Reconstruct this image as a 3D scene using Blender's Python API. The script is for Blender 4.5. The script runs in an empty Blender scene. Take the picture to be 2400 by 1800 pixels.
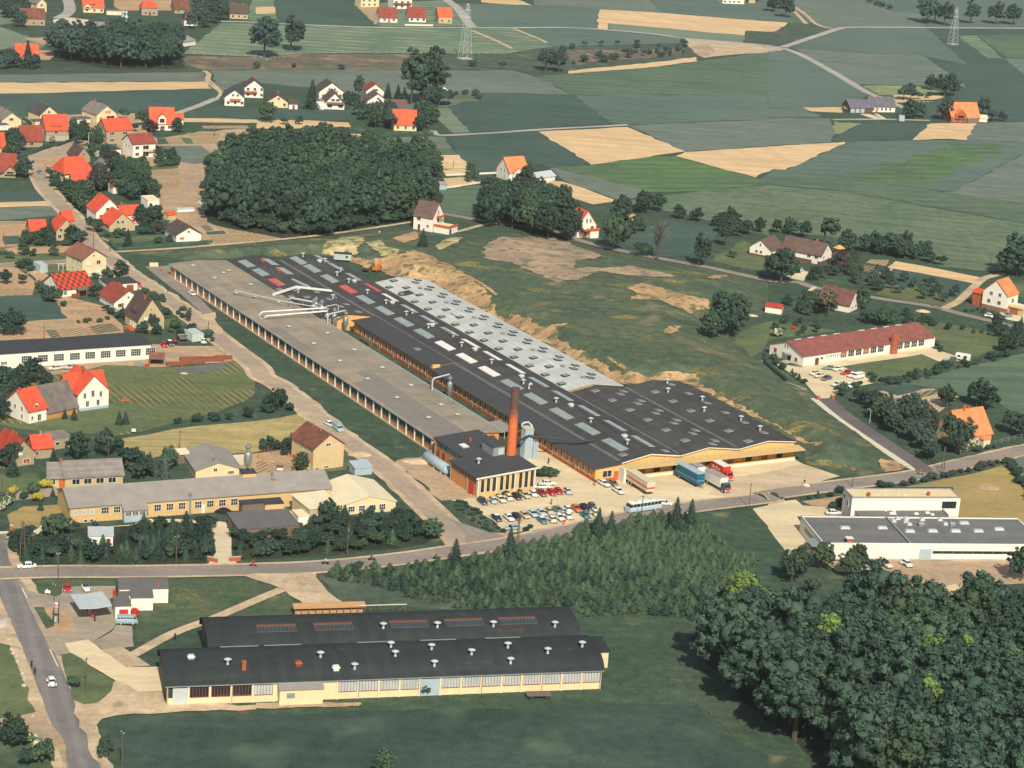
import bpy,bmesh,math,random
from mathutils import Vector,Matrix
from mathutils.geometry import tessellate_polygon
random.seed(7)
SC=bpy.context.scene
COL=SC.collection
F_PX,Y_HOR,ROLL,CAM_H=5369.,-675.,.0705,190. 
TH=math.atan(-(Y_HOR-900)/F_PX)
_F=Vector((0,math.cos(TH),-math.sin(TH)))
_R0=Vector((1,0,0));_U0=Vector((0,math.sin(TH),math.cos(TH)))
_R=_R0*math.cos(ROLL)+_U0*math.sin(ROLL)
_U=-_R0*math.sin(ROLL)+_U0*math.cos(ROLL)
cam_d=bpy.data.cameras.new("camera");cam=bpy.data.objects.new("camera",cam_d);COL.objects.link(cam)
cam.matrix_world=Matrix(((_R.x,_U.x,-_F.x,0),(_R.y,_U.y,-_F.y,0),(_R.z,_U.z,-_F.z,CAM_H),(0,0,0,1)))
cam_d.sensor_width=36;cam_d.lens=F_PX/2400*36
cam_d.clip_start=1;cam_d.clip_end=12000
SC.camera=cam
HAZE_D=.00005
SUN_EL,SUN_AZ=math.radians(41),math.radians(12)
sun_dir=Vector((math.sin(SUN_AZ)*math.cos(SUN_EL),-math.cos(SUN_AZ)*math.cos(SUN_EL),math.sin(SUN_EL)))
W=bpy.data.worlds.new("World");SC.world=W;W.use_nodes=True
nt=W.node_tree;bg=nt.nodes["Background"]
sky=nt.nodes.new("ShaderNodeTexSky");sky.sky_type='NISHITA';sky.sun_disc=False
sky.sun_elevation=SUN_EL;sky.sun_rotation=math.radians(180-12)
sky.air_density=1.3;sky.dust_density=2.
nt.links.new(sky.outputs[0],bg.inputs[0]);bg.inputs[1].default_value=.1
sd=bpy.data.lights.new("sun",'SUN');sd.energy=4.9;sd.angle=math.radians(.5);sd.color=(1.,.93,.80)
so=bpy.data.objects.new("sun",sd);COL.objects.link(so)
so.rotation_euler=sun_dir.to_track_quat('Z','Y').to_euler();so.location=(0,0,400)
SC.view_settings.view_transform='Standard';SC.view_settings.look='None'
SC.view_settings.exposure=.02;SC.view_settings.gamma=1.
SC.cycles.max_bounces=5;SC.cycles.diffuse_bounces=2;SC.cycles.glossy_bounces=2
SC.cycles.transmission_bounces=2;SC.cycles.volume_bounces=0;SC.cycles.transparent_max_bounces=4
KEY={'D':(0,0,2212/2400),'E1':(0,540,5.53),'E2':(0,230,5.267),'E3':(60,1350,6.144),'E4':(1110,1120,7.135),
 'E5':(1440,1060,7.9),'E6':(540,1050,7.9),'E7':(1000,880,7.373),'E8':(740,690,13.825)}
for _r in range(4):
 for _c in range(4):
  KEY['%d%d'%(_r+1,_c+1)]=(_c*600,_r*450,2212/600)
def px(key,x,y):
 a,b,s=KEY[key];return a+x/s,b+y/s
def G(sx,sy,z=.0):
 d=_F*F_PX+_R*(sx-1200)-_U*(sy-900)
 t=(z-CAM_H)/d.z
 return Vector((d.x*t,d.y*t,z))
def P2(s):
 out,k=[],None
 for w in s.split():
  if ':' in w:k,w=w.split(':')
  x,y=w.split(',');out.append(px(k,float(x),float(y)))
 return out
def pts(s,z=.0):return[G(x,y,z)for x,y in P2(s)]
def pt(s,z=.0):return pts(s,z)[0]
TOE="21:1420,560 1600,590 22:0,565 560,548 690,565 880,615 1130,700 1260,752 1480,765 2212,1170 23:935,1659 33:970,8 1480,-12 2212,360 34:262,512 320,600 330,690 600,790"
OTH="34:1000,768 1240,720 800,400 440,150 24:330,1680 40,1490 23:2060,1440 1900,1330 1870,1200 2000,1120 2212,1040 2212,790 1700,672 1250,592 860,522 540,445 250,425 22:2212,350 1700,370 1350,330 700,385 200,425 21:1600,480 1080,528"
toe_p=[(p.x,p.y)for p in pts(TOE)];oth_p=[(p.x,p.y)for p in pts(OTH)]
mead_p=toe_p+oth_p
def inside(x,y,poly):
 c=False;j=len(poly)-1
 for i in range(len(poly)):
  xi,yi=poly[i][0],poly[i][1];xj,yj=poly[j][0],poly[j][1]
  if(yi>y)!=(yj>y)and x<(xj-xi)*(y-yi)/(yj-yi)+xi:c=not c
  j=i
 return c
def dline(x,y,L):
 m=1e9
 for(x0,y0),(x1,y1)in zip(L,L[1:]):
  dx,dy=x1-x0,y1-y0;q=dx*dx+dy*dy
  t=0 if q==0 else max(0,min(1,((x-x0)*dx+(y-y0)*dy)/q))
  m=min(m,(x-x0-t*dx)**2+(y-y0-t*dy)**2)
 return math.sqrt(m)
def S(t):
 t=max(.0,min(1.,t));return t*t*(3-2*t)
oth_l=[toe_p[-1]]+oth_p+[toe_p[0]]
mbb=(min(p[0]for p in mead_p),max(p[0]for p in mead_p),min(p[1]for p in mead_p),max(p[1]for p in mead_p))
def hgt(x,y):
 if not(mbb[0]<x<mbb[1]and mbb[2]<y<mbb[3])or not inside(x,y,mead_p):return .0
 a,b=dline(x,y,toe_p),dline(x,y,oth_l)
 w=.35*math.sin(x*.19+y*.07)+.3*math.sin(x*.05-y*.13)+.18*math.sin(x*.43+1)*math.sin(y*.39)
 return min(S(a/8),S(b/22))*(3.4+.45*w)
def Gh(sx,sy):
 z=.0
 for _ in range(14):
  p=G(sx,sy,z);z=.5*z+.5*hgt(p.x,p.y)
 p=G(sx,sy,z);return p
def lin(c):
 return tuple(((v/255)/12.92 if v/255<=.04045 else((v/255+.055)/1.055)**2.4)for v in c)
ALB=.80
def A_(c):return tuple(min(.86,v*ALB)for v in lin(c))+(1,)
_mats={}
def mat(name,col,rough=.8,var=.12,scale=.6,metal=0,col2=None,spec=.3,coord='Object'):
 if name in _mats:return _mats[name]
 m=bpy.data.materials.new(name);m.use_nodes=True;_mats[name]=m
 n=m.node_tree.nodes;l=m.node_tree.links;b=n["Principled BSDF"]
 b.inputs["Roughness"].default_value=rough;b.inputs["Metallic"].default_value=metal
 b.inputs["Specular IOR Level"].default_value=spec
 c=A_(col);c2=A_(col2)if col2 else tuple(v*(1-var)for v in c[:3])+(1,)
 c1=c if col2 else tuple(min(.9,v*(1+var))for v in c[:3])+(1,)
 tc=n.new("ShaderNodeTexCoord");no=n.new("ShaderNodeTexNoise");no.inputs["Scale"].default_value=scale;no.inputs["Detail"].default_value=5
 l.new(tc.outputs[coord],no.inputs["Vector"])
 r=n.new("ShaderNodeMapRange");r.inputs[1].default_value=.32;r.inputs[2].default_value=.68
 l.new(no.outputs[0],r.inputs[0])
 mx=n.new("ShaderNodeMix");mx.data_type='RGBA';mx.inputs[6].default_value=c2;mx.inputs[7].default_value=c1
 l.new(r.outputs[0],mx.inputs[0]);l.new(mx.outputs[2],b.inputs["Base Color"])
 return m
def rm(name,base,rows=None,patch=None,ang=0,w=2.,amt=.5,pscale=.03,fine=.25,fvar=.18,flower=None,fl_th=.62,soft=False,thin=False,spot=None,sp_th=.6,sp_sc=.25):
 """Ground cover: patches, fine grain, optional planting rows along ang (deg), flowers or bare spots."""
 if name in _mats:return _mats[name]
 m=bpy.data.materials.new(name);m.use_nodes=True;_mats[name]=m
 n=m.node_tree.nodes;l=m.node_tree.links;b=n["Principled BSDF"];b.inputs["Roughness"].default_value=.95;b.inputs["Specular IOR Level"].default_value=.1
 tc=n.new("ShaderNodeTexCoord")
 def noise(sc,det=4,rot=None,stretch=None):
  no=n.new("ShaderNodeTexNoise");no.inputs["Scale"].default_value=sc;no.inputs["Detail"].default_value=det
  if stretch:
   mp=n.new("ShaderNodeMapping");mp.inputs["Rotation"].default_value=(0,0,-math.radians(rot));mp.inputs["Scale"].default_value=stretch
   l.new(tc.outputs["Object"],mp.inputs["Vector"]);l.new(mp.outputs[0],no.inputs["Vector"])
  else:l.new(tc.outputs["Object"],no.inputs["Vector"])
  return no.outputs[0]
 def ramp(sock,lo,hi):
  r=n.new("ShaderNodeMapRange");r.inputs[1].default_value=lo;r.inputs[2].default_value=hi;l.new(sock,r.inputs[0]);return r.outputs[0]
 def mix(f,a,c):
  mx=n.new("ShaderNodeMix");mx.data_type='RGBA'
  if hasattr(f,'is_linked'):l.new(f,mx.inputs[0])
  else:mx.inputs[0].default_value=f
  for s,v in((6,a),(7,c)):
   if hasattr(v,'is_linked'):l.new(v,mx.inputs[s])
   else:mx.inputs[s].default_value=v
  return mx.outputs[2]
 def mul(f,k):
  q=n.new("ShaderNodeMath");q.operation='MULTIPLY';l.new(f,q.inputs[0]);q.inputs[1].default_value=k;return q.outputs[0]
 out=A_(base)
 if patch:out=mix(ramp(noise(pscale,5),.38,.62),out,A_(patch))
 g=noise(fine,6)
 dk=n.new("ShaderNodeMix");dk.data_type='RGBA';dk.blend_type='MULTIPLY';dk.inputs[0].default_value=1
 gr=n.new("ShaderNodeMapRange");gr.inputs[1].default_value=.25;gr.inputs[2].default_value=.75;gr.inputs[3].default_value=1-fvar*1.25;gr.inputs[4].default_value=1+fvar*1.25
 l.new(g,gr.inputs[0])
 if hasattr(out,'is_linked'):l.new(out,dk.inputs[6])
 else:dk.inputs[6].default_value=out
 ga=n.new("ShaderNodeMapRange");ga.inputs[1].default_value=.3;ga.inputs[2].default_value=.7;ga.inputs[3].default_value=1-fvar*.9;ga.inputs[4].default_value=1+fvar*.9;l.new(noise(fine*4.5,3),ga.inputs[0])
 gm=n.new("ShaderNodeMath");gm.operation='MULTIPLY';l.new(gr.outputs[0],gm.inputs[0]);l.new(ga.outputs[0],gm.inputs[1])
 l.new(gm.outputs[0],dk.inputs[7]);out=dk.outputs[2]
 st=noise(.02,4,ang,(1,9,1))
 dk2=n.new("ShaderNodeMix");dk2.data_type='RGBA';dk2.blend_type='MULTIPLY';dk2.inputs[0].default_value=1
 g2=n.new("ShaderNodeMapRange");g2.inputs[1].default_value=.35;g2.inputs[2].default_value=.65;g2.inputs[3].default_value=.9;g2.inputs[4].default_value=1.1
 l.new(st,g2.inputs[0]);l.new(out,dk2.inputs[6]);l.new(g2.outputs[0],dk2.inputs[7]);out=dk2.outputs[2]
 if rows:
  mp=n.new("ShaderNodeMapping");mp.inputs["Rotation"].default_value=(0,0,-math.radians(ang));l.new(tc.outputs["Object"],mp.inputs["Vector"])
  wv=n.new("ShaderNodeTexWave");wv.bands_direction='Y';wv.inputs["Scale"].default_value=20/w/20*.314;wv.inputs["Distortion"].default_value=1.2;wv.inputs["Detail"].default_value=3;wv.inputs["Detail Scale"].default_value=1.
  l.new(mp.outputs[0],wv.inputs["Vector"])
  f=mul(ramp(wv.outputs[1],.72 if thin else .45,.95 if thin else .75),amt)
  if soft:
   q=n.new("ShaderNodeMath");q.operation='MULTIPLY';l.new(f,q.inputs[0]);l.new(ramp(noise(.05),.4,.6),q.inputs[1]);f=q.outputs[0]
  out=mix(f,out,A_(rows))
 if spot:out=mix(ramp(noise(sp_sc,6),sp_th-.05,sp_th+.08),out,A_(spot))
 if flower:
  q=n.new("ShaderNodeMath");q.operation='MULTIPLY';l.new(ramp(noise(.07,6,-55,(1,2,1)),fl_th-.1,fl_th+.06),q.inputs[0]);l.new(ramp(noise(1.1,3),.42,.55),q.inputs[1])
  out=mix(q.outputs[0],out,A_(flower))
 l.new(out,b.inputs["Base Color"])
 return m
def tag(o,label=None,cat=None,group=None,kind=None):
 if label:o['label']=label
 if cat:o['category']=cat
 if group:o['group']=group
 if kind:o['kind']=kind
 return o
class MB:
 """Collects shapes into one mesh."""
 def __init__(s):s.v=[];s.f=[];s.m=[]
 def add(s,vs,fs,mi=0):
  b=len(s.v);s.v+=[tuple(v)for v in vs];s.f+=[tuple(b+i for i in f)for f in fs];s.m+=[mi]*len(fs);return s
 def box(s,x0,x1,y0,y1,z0,z1,mi=0):
  return s.add([(x0,y0,z0),(x1,y0,z0),(x1,y1,z0),(x0,y1,z0),(x0,y0,z1),(x1,y0,z1),(x1,y1,z1),(x0,y1,z1)],
     [(3,2,1,0),(4,5,6,7),(0,1,5,4),(1,2,6,5),(2,3,7,6),(3,0,4,7)],mi)
 def hexa(s,b,t,mi=0):
  return s.add(list(b)+list(t),[(3,2,1,0),(4,5,6,7),(0,1,5,4),(1,2,6,5),(2,3,7,6),(3,0,4,7)],mi)
 def prism(s,poly,a,b,axis='x',mi=0):
  n=len(poly)
  if axis=='x':A=[(a,p,q)for p,q in poly];B=[(b,p,q)for p,q in poly]
  elif axis=='y':A=[(p,a,q)for p,q in poly];B=[(p,b,q)for p,q in poly]
  else:A=[(p,q,a)for p,q in poly];B=[(p,q,b)for p,q in poly]
  return s.add(A+B,[tuple(range(n))[::-1],tuple(range(n,2*n))]+[(i,(i+1)%n,n+(i+1)%n,n+i)for i in range(n)],mi)
 def loft(s,rings,mi=0,cap=True):
  n=len(rings[0]);vs=[p for r in rings for p in r];fs=[]
  for k in range(len(rings)-1):
   for i in range(n):
    j=(i+1)%n;fs.append((k*n+i,k*n+j,(k+1)*n+j,(k+1)*n+i))
  if cap:fs+=[tuple(range(n))[::-1],tuple(range((len(rings)-1)*n,len(rings)*n))]
  return s.add(vs,fs,mi)
 def lathe(s,prof,c=(0,0,0),n=12,mi=0):
  return s.loft([[(c[0]+r*math.cos(2*math.pi*i/n),c[1]+r*math.sin(2*math.pi*i/n),c[2]+z)for i in range(n)]for r,z in prof],mi)
 def tube(s,path,r,n=8,mi=0):
  path=[Vector(p)for p in path];rings=[]
  for i,p in enumerate(path):
   d=(path[min(i+1,len(path)-1)]-path[max(i-1,0)]).normalized()
   a=d.cross(Vector((0,0,1)));a=Vector((1,0,0))if a.length<1e-3 else a.normalized();b=d.cross(a).normalized()
   rr=r[i]if isinstance(r,(list,tuple))else r
   rings.append([p+(a*math.cos(2*math.pi*k/n)+b*math.sin(2*math.pi*k/n))*rr for k in range(n)])
  return s.loft(rings,mi)
 def mk(s,name,mats,parent=None,smooth=False,loc=None,rz=None):
  me=bpy.data.meshes.new(name);me.from_pydata(s.v,[],s.f)
  mats=mats if isinstance(mats,(list,tuple))else[mats]
  for m in mats:me.materials.append(m)
  if len(mats)>1:me.polygons.foreach_set('material_index',s.m)
  bm=bmesh.new();bm.from_mesh(me);bmesh.ops.recalc_face_normals(bm,faces=bm.faces);bm.to_mesh(me);bm.free()
  if smooth:
   me.polygons.foreach_set('use_smooth',[True]*len(me.polygons))
   try:me.set_sharp_from_angle(angle=math.radians(40))
   except Exception:pass
  o=bpy.data.objects.new(name,me);COL.objects.link(o)
  if parent:o.parent=parent
  if loc is not None:o.location=loc
  if rz is not None:o.rotation_euler=(0,0,rz)
  return o
def root(name,loc,rz,label,cat,group=None):
 o=bpy.data.objects.new(name,None);COL.objects.link(o);o.location=loc;o.rotation_euler=(0,0,rz);o.empty_display_size=.5
 return tag(o,label,cat,group)
_kids={}
def index_kids():
 _kids.clear()
 for o in bpy.data.objects:
  if o.parent:_kids.setdefault(o.parent.name,[]).append(o)
def copy_tree(o,parent=None):
 c=o.copy();COL.objects.link(c);c.parent=parent
 for ch in _kids.get(o.name,()):copy_tree(ch,c)
 return c
_lay=[]
def jag(poly,j,step):
 out=[]
 n=len(poly)
 for i in range(n):
  a,b=Vector(poly[i]),Vector(poly[(i+1)%n]);L=(b-a).length;k=max(1,int(L/step))
  d=(b-a).normalized()if L>0 else Vector((1,0));nn=Vector((-d.y,d.x))
  for q in range(k):
   p=a+(b-a)*(q/k);p=p+nn*random.uniform(-j,j)if(q or j>.8)else p
   out.append((p.x,p.y))
 return out
def sheet_w(name,m,poly,rag=0,step=3.,h=None,kind='structure',label=None):
 if rag:poly=jag(poly,rag,step)
 bb=(min(p[0]for p in poly),max(p[0]for p in poly),min(p[1]for p in poly),max(p[1]for p in poly))
 lv=1+max([q[4]for q in _lay if q[0]<bb[1]and q[1]>bb[0]and q[2]<bb[3]and q[3]>bb[2]],default=0)
 _lay.append(bb+(lv,));z=.005*lv if h is None else h
 vs=[Vector((p[0],p[1],z))for p in poly]
 me=bpy.data.meshes.new(name);me.from_pydata(vs,[],[f if(vs[f[1]]-vs[f[0]]).cross(vs[f[2]]-vs[f[0]]).z>0 else f[::-1]for f in tessellate_polygon([vs])])
 me.materials.append(m);o=bpy.data.objects.new(name,me);COL.objects.link(o);tag(o,label,kind=kind);return o
def sh(name,m,s,rag=0,step=3.):return sheet_w(name,m,[(p.x,p.y)for p in pts(s)],rag,step)
def smooth_line(L,n=6):
 L=[Vector((p[0],p[1]))for p in L];out=[]
 for i in range(len(L)-1):
  a,b,c,d=L[max(i-1,0)],L[i],L[i+1],L[min(i+2,len(L)-1)]
  for k in range(n):
   t=k/n;out.append(.5*((2*b)+(c-a)*t+(2*a-5*b+4*c-d)*t*t+(3*b-a-3*c+d)*t**3))
 out.append(L[-1]);return out
def ribbon(L,w,off=0):
 le,ri=[],[]
 for i,p in enumerate(L):
  d=(L[min(i+1,len(L)-1)]-L[max(i-1,0)]).normalized();nn=Vector((-d.y,d.x))
  le.append(p+nn*(off+w/2));ri.append(p+nn*(off-w/2))
 return[(p.x,p.y)for p in le+ri[::-1]]
def road(name,m,s,w,rag=0,off=0,n=6):
 L=smooth_line([(p.x,p.y)for p in pts(s)],n);return sheet_w(name,m,ribbon(L,w,off),rag,2.5)
def drape(name,m,poly,off,step=2.5,rag=0,kind='structure'):
 """A sheet that follows the relief."""
 if rag:poly=jag(jag(poly,rag,2.5),rag*.7,.9)
 vs=[Vector((p[0],p[1],0))for p in poly]
 bm=bmesh.new();bv=[bm.verts.new(v)for v in vs]
 for f in tessellate_polygon([vs]):
  try:bm.faces.new([bv[i]for i in f])
  except ValueError:pass
 x0,x1=min(p[0]for p in poly),max(p[0]for p in poly);y0,y1=min(p[1]for p in poly),max(p[1]for p in poly)
 for ax,a,b in((Vector((1,0,0)),x0,x1),(Vector((0,1,0)),y0,y1)):
  k=math.ceil(a/step)*step
  while k<b:
   bmesh.ops.bisect_plane(bm,geom=bm.verts[:]+bm.edges[:]+bm.faces[:],plane_co=ax*k,plane_no=ax);k+=step
 bmesh.ops.triangulate(bm,faces=bm.faces)
 for v in bm.verts:v.co.z=hgt(v.co.x,v.co.y)+off
 for f in bm.faces:
  f.normal_update()
  if f.normal.z<0:f.normal_flip()
  f.smooth=True
 me=bpy.data.meshes.new(name);bm.to_mesh(me);bm.free();me.materials.append(m)
 o=bpy.data.objects.new(name,me);COL.objects.link(o);tag(o,kind=kind);return o
def hpoly(s):return[(p.x,p.y)for p in(Gh(x,y)for x,y in P2(s))]
GRASS=rm('grass',(78,95,76),patch=(71,90,72),pscale=.035,fine=.35,fvar=.24,ang=25,spot=(126,127,92),sp_th=.68,sp_sc=.12)
G1=rm('crop_green',(105,122,109),patch=(97,115,104),ang=20,rows=(113,128,113),w=9,amt=.4,soft=True,fvar=.1,pscale=.012)
G1B=rm('crop_green_angled',(105,122,108),patch=(96,114,102),ang=110,rows=(116,130,112),w=6,amt=.5,soft=True,fvar=.1,pscale=.015)
GD=rm('crop_dark',(82,102,91),patch=(75,95,86),ang=5,fvar=.1,pscale=.02,rows=(92,110,96),w=7,amt=.35,soft=True)
GM=rm('meadow_mid',(100,119,97),patch=(91,111,93),ang=15,rows=(118,134,100),w=11,amt=.5,soft=True,fvar=.14,pscale=.02)
GB=rm('crop_bright',(96,125,80),patch=(90,112,84),ang=20,rows=(116,142,84),w=10,amt=.6,soft=True,fvar=.12,pscale=.02)
FG=rm('crop_grey',(121,131,116),patch=(113,125,112),ang=12,fvar=.12,pscale=.02,rows=(104,118,106),w=8,amt=.45,soft=True,fine=.15)
FG2=rm('crop_grey_pale',(130,143,122),patch=(121,135,116),ang=30,fvar=.1,pscale=.02)
PY=rm('hay_yellow',(150,157,110),patch=(134,146,104),ang=10,rows=(170,168,120),w=6,amt=.6,soft=True,fvar=.14)
PY2=rm('meadow_streaked',(118,138,112),patch=(106,128,107),ang=3,rows=(164,164,124),w=13,amt=.7,soft=True,fvar=.12,pscale=.015)
G2=rm('rough_dark',(88,101,85),patch=(80,95,82),ang=8,fvar=.22,pscale=.05,fine=.12,spot=(110,112,92),sp_th=.6,sp_sc=.06)
SCR=rm('scrub_brown',(130,114,98),patch=(106,106,90),ang=0,fvar=.22,pscale=.04,spot=(164,140,112),sp_th=.6,sp_sc=.06)
TAN=rm('ploughed_tan',(232,200,152),patch=(224,190,144),ang=105,rows=(214,180,136),w=14,amt=.45,soft=True,fvar=.06,pscale=.02,fine=.5)
TAN2=rm('ploughed_tan_level',(230,197,149),patch=(220,187,141),ang=2,rows=(212,178,134),w=8,amt=.45,soft=True,fvar=.06,pscale=.02,fine=.5)
SAND=rm('sandy_track',(214,190,155),patch=(196,172,140),fvar=.14,pscale=.12,fine=.6,spot=(164,150,118),sp_th=.66,sp_sc=.2)
DIRT=rm('yard_dirt',(198,168,132),patch=(182,158,132),fvar=.14,pscale=.07,fine=.5,ang=10)
SOIL=rm('garden_soil',(202,166,128),patch=(190,157,122),fvar=.14,pscale=.08,fine=.6)
BED=rm('garden_rows',(202,166,128),rows=(106,116,86),ang=62,w=1.5,amt=.85,fvar=.14,pscale=.1,fine=.6)
BEDX=rm('garden_rows_cross',(204,170,132),rows=(120,124,94),ang=150,w=1.4,amt=.75,fvar=.14,fine=.6)
BEDG=rm('vegetable_rows',(92,108,82),rows=(184,152,116),ang=62,w=1.8,amt=.7,fvar=.15,fine=.6)
ASPH=rm('asphalt_old',(138,133,127),patch=(126,122,118),ang=108,rows=(158,150,144),w=3.3,amt=.35,fvar=.1,pscale=.06,fine=.5)
ROADG=rm('road_grey',(160,147,134),patch=(149,139,128),ang=15,fvar=.09,pscale=.05,fine=.6)
ROADS=rm('road_gravel',(190,169,143),patch=(174,156,136),ang=120,fvar=.1,pscale=.06,fine=.6)
ASPD=rm('asphalt_new',(122,112,112),patch=(114,106,106),ang=125,fvar=.08,pscale=.05,fine=.8)
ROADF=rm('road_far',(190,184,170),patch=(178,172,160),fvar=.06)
CONC=rm('concrete_yard',(233,211,171),patch=(224,204,165),fvar=.06,pscale=.05,fine=.5,ang=30,spot=(206,186,150),sp_th=.7,sp_sc=.11)
CONC2=rm('concrete_drive',(234,217,182),patch=(224,206,172),fvar=.06,pscale=.08,fine=.5)
PAVE=rm('forecourt_paving',(180,164,141),patch=(168,155,137),fvar=.1,pscale=.09,fine=.6)
LAWN=rm('lawn',(112,122,84),patch=(98,112,80),fvar=.15,pscale=.09,fine=.5)
LAWNM=rm('lawn_mustard',(180,156,100),patch=(164,146,96),fvar=.1,pscale=.05,fine=.4)
HAYT=rm('hay_field',(186,166,112),patch=(172,157,108),ang=12,rows=(198,176,122),w=3,amt=.5,soft=True,fvar=.15,pscale=.05)
VINE=rm('nursery_rows',(110,118,80),patch=(101,111,78),rows=(184,154,102),ang=120,w=2.,amt=.75,thin=True,soft=True,fvar=.14,pscale=.05)
GBL=rm('crop_bluegreen',(63,79,71),patch=(74,91,79),ang=75,fvar=.18,pscale=.02,fine=.35,rows=(82,98,82),w=12,amt=.35,soft=True,spot=(98,114,94),sp_th=.62,sp_sc=.05)
WILD=rm('meadow_rough',(97,107,82),patch=(82,98,78),ang=-35,fvar=.26,pscale=.035,fine=.3,spot=(158,142,106),sp_th=.66,sp_sc=.06,flower=(184,158,78),fl_th=.68)
GRF=rm('grass_flowered',(92,104,76),patch=(80,98,74),fvar=.22,pscale=.06,fine=.4,flower=(186,158,76),fl_th=.68,spot=(140,132,94),sp_th=.67,sp_sc=.12)
BANK=rm('bank_earth',(206,170,124),patch=(180,146,108),ang=60,fvar=.2,pscale=.1,fine=.5,spot=(110,112,80),sp_th=.56,sp_sc=.3)
BANKP=rm('bank_clay_pale',(216,194,146),patch=(178,168,118),ang=70,fvar=.18,pscale=.12,fine=.5,spot=(114,120,84),sp_th=.55,sp_sc=.3)
MOUND=rm('spoil_earth',(186,162,132),patch=(164,142,120),ang=-20,fvar=.2,pscale=.08,fine=.35,spot=(124,122,92),sp_th=.58,sp_sc=.22)
GRAV=rm('dark_gravel',(116,116,112),patch=(108,110,106),fvar=.1)
WHITE_L=mat('road_paint',(236,226,204),rough=.7,var=.06)
KERB=mat('kerb_stone',(226,214,186),rough=.8,var=.08)
g=MB().add([(-9000,-3000,0),(9000,-3000,0),(9000,16000,0),(-9000,16000,0)],[(0,1,2,3)]).mk('ground',GRASS);tag(g,kind='structure')
def F(m,s,rag=.9,name='field'):return sh(name,m,s,rag,6)
F(GD,"12:160,-90 780,-90 830,20 1060,218 700,222 250,205 190,180")
F(FG,"13:180,-110 1100,-110 1300,110 750,92 700,70 180,42")
F(TAN2,"12:1900,-60 2212,-60 13:60,0 180,45 12:2212,40 1950,20")
F(G1,"12:1720,30 2212,40 13:180,45 700,70 760,85 735,170 750,250 400,235 12:2212,235 1880,228 1830,180")
F(PY2,"12:1640,0 1700,40 1820,190 1860,225 1070,225 850,40",name='field')
F(G1,"13:1100,-110 2212,-110 14:170,30 400,200 165,195 0,182 13:2212,185 1300,112")
F(FG,"14:170,30 500,-90 840,0 1060,92 1350,120 1375,235 690,236 580,256 400,200")
F(G1,"14:500,-120 2300,-120 2300,242 1375,238 1350,120 1060,92 830,-10")
F(TAN,"13:755,80 1200,105 2212,185 14:165,195 165,210 130,245 50,275 0,272 13:2212,275 2020,265 2010,305 820,200 840,255 750,250 735,170")
F(FG2,"13:820,200 2010,305 2000,370 1700,345 850,260")
F(G2,"13:2020,265 2212,275 14:50,275 165,210 340,205 560,258 130,398 0,388 13:2212,385 2010,370")
F(GM,"14:120,60 170,40 360,205 180,205 210,130")
F(G1,"14:190,412 590,258 690,240 1380,240 1720,520 1700,560 1350,482 720,455 240,420")
F(FG,"14:230,420 720,455 1350,482 1720,750 770,728")
F(GD,"14:1380,243 2300,246 2300,1050 2000,1050 1190,1000 1190,930 1450,870 1480,840 1720,750 1350,482 1720,560")
F(PY2,"14:1640,312 1800,306 2030,505 1900,500")
F(GM,"14:1820,305 2300,302 2300,498 2060,495")
F(FG,"14:2035,505 2300,502 2300,720 2212,640")
F(PY,"14:810,740 1270,740 1490,790 1480,822 960,822")
F(TAN2,"14:1080,822 1530,825 1480,856 1100,885")
F(PY2,"11:1915,200 2212,203 12:250,217 700,234 2212,246 13:350,400 300,432 0,456 12:2212,461 1450,456 500,456 250,470 100,520 0,482 11:2212,490 1580,462")
F(G1,"13:20,252 400,240 750,255 1440,325 1525,372 1000,388 430,402 340,404")
F(SCR,"11:1590,480 2212,494 12:90,522 300,468 1500,470 1560,560 1480,600 400,606 0,602 11:2212,600 1780,610 1600,560",1.5)
F(G2,"12:1500,470 2212,464 13:110,430 400,404 1530,390 1580,455 1600,488 480,612 0,606 12:2212,606 1480,600",1.5)
F(SCR,"13:480,430 1400,420 1500,470 900,520 560,560 470,500",2.5,'scrub')
F(TAN,"13:480,612 1200,542 1590,492 1600,530 1200,582 480,636")
F(SAND,"13:1490,330 1980,370 2212,402 14:110,410 130,436 0,446 13:2212,452 1740,486 1650,500 1580,452 1530,400")
F(DIRT,"13:1560,400 1700,380 1760,450 1650,495 1590,470",1.5,'bare_earth')
F(FG,"11:1830,612 2212,607 12:1500,606 2212,610 13:0,608 190,660 530,822 0,800 12:2212,802 1960,802 1660,930 1450,935 860,960 760,800 520,760 60,720 11:2100,700 1910,800 1870,770")
F(FG,"11:-90,650 1740,622 1770,640 1770,702 -90,713")
F(TAN2,"11:-90,717 1765,705 1830,765 -90,815")
F(GD,"11:-90,818 1835,770 1880,800 1870,850 1500,985 1000,990 750,1000 180,1012 -90,1000")
F(GD,"11:1515,990 1900,925 2212,940 12:400,945 850,950 870,1040 170,1036 11:2212,1036 1510,1014")
F(TAN2,"11:1000,985 1290,985 1510,1018 2212,1034 12:440,1040 800,1060 820,1100 170,1085 11:2212,1062 1500,1052",.8)
F(DIRT,"11:180,1014 760,986 1300,990 1290,1150 1000,1160 700,1140 640,1060 190,1060",1,'garden_soil')
F(FG2,"11:-90,40 0,45 180,110 120,200 -90,228")
F(FG2,"11:-90,232 0,228 230,312 390,392 330,432 130,410 -90,440")
F(SOIL,"11:200,330 440,322 420,380 380,385",.6,'garden_soil')
F(SOIL,"11:340,430 460,440 480,515 330,520",.8,'garden_soil')
F(GM,"13:190,662 470,636 1250,582 1600,532 2212,450 14:120,440 830,822 640,925 300,930 0,935 13:2212,820 540,822")
F(G1,"13:540,824 2212,822 14:0,937 300,932 470,1010 0,1018 13:2212,1030 1000,1078 850,1060")
F(G1,"14:145,428 300,482 560,622 830,782 880,822 640,928 300,930 0,925 13:2212,880 2212,560 2212,452")
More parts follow.
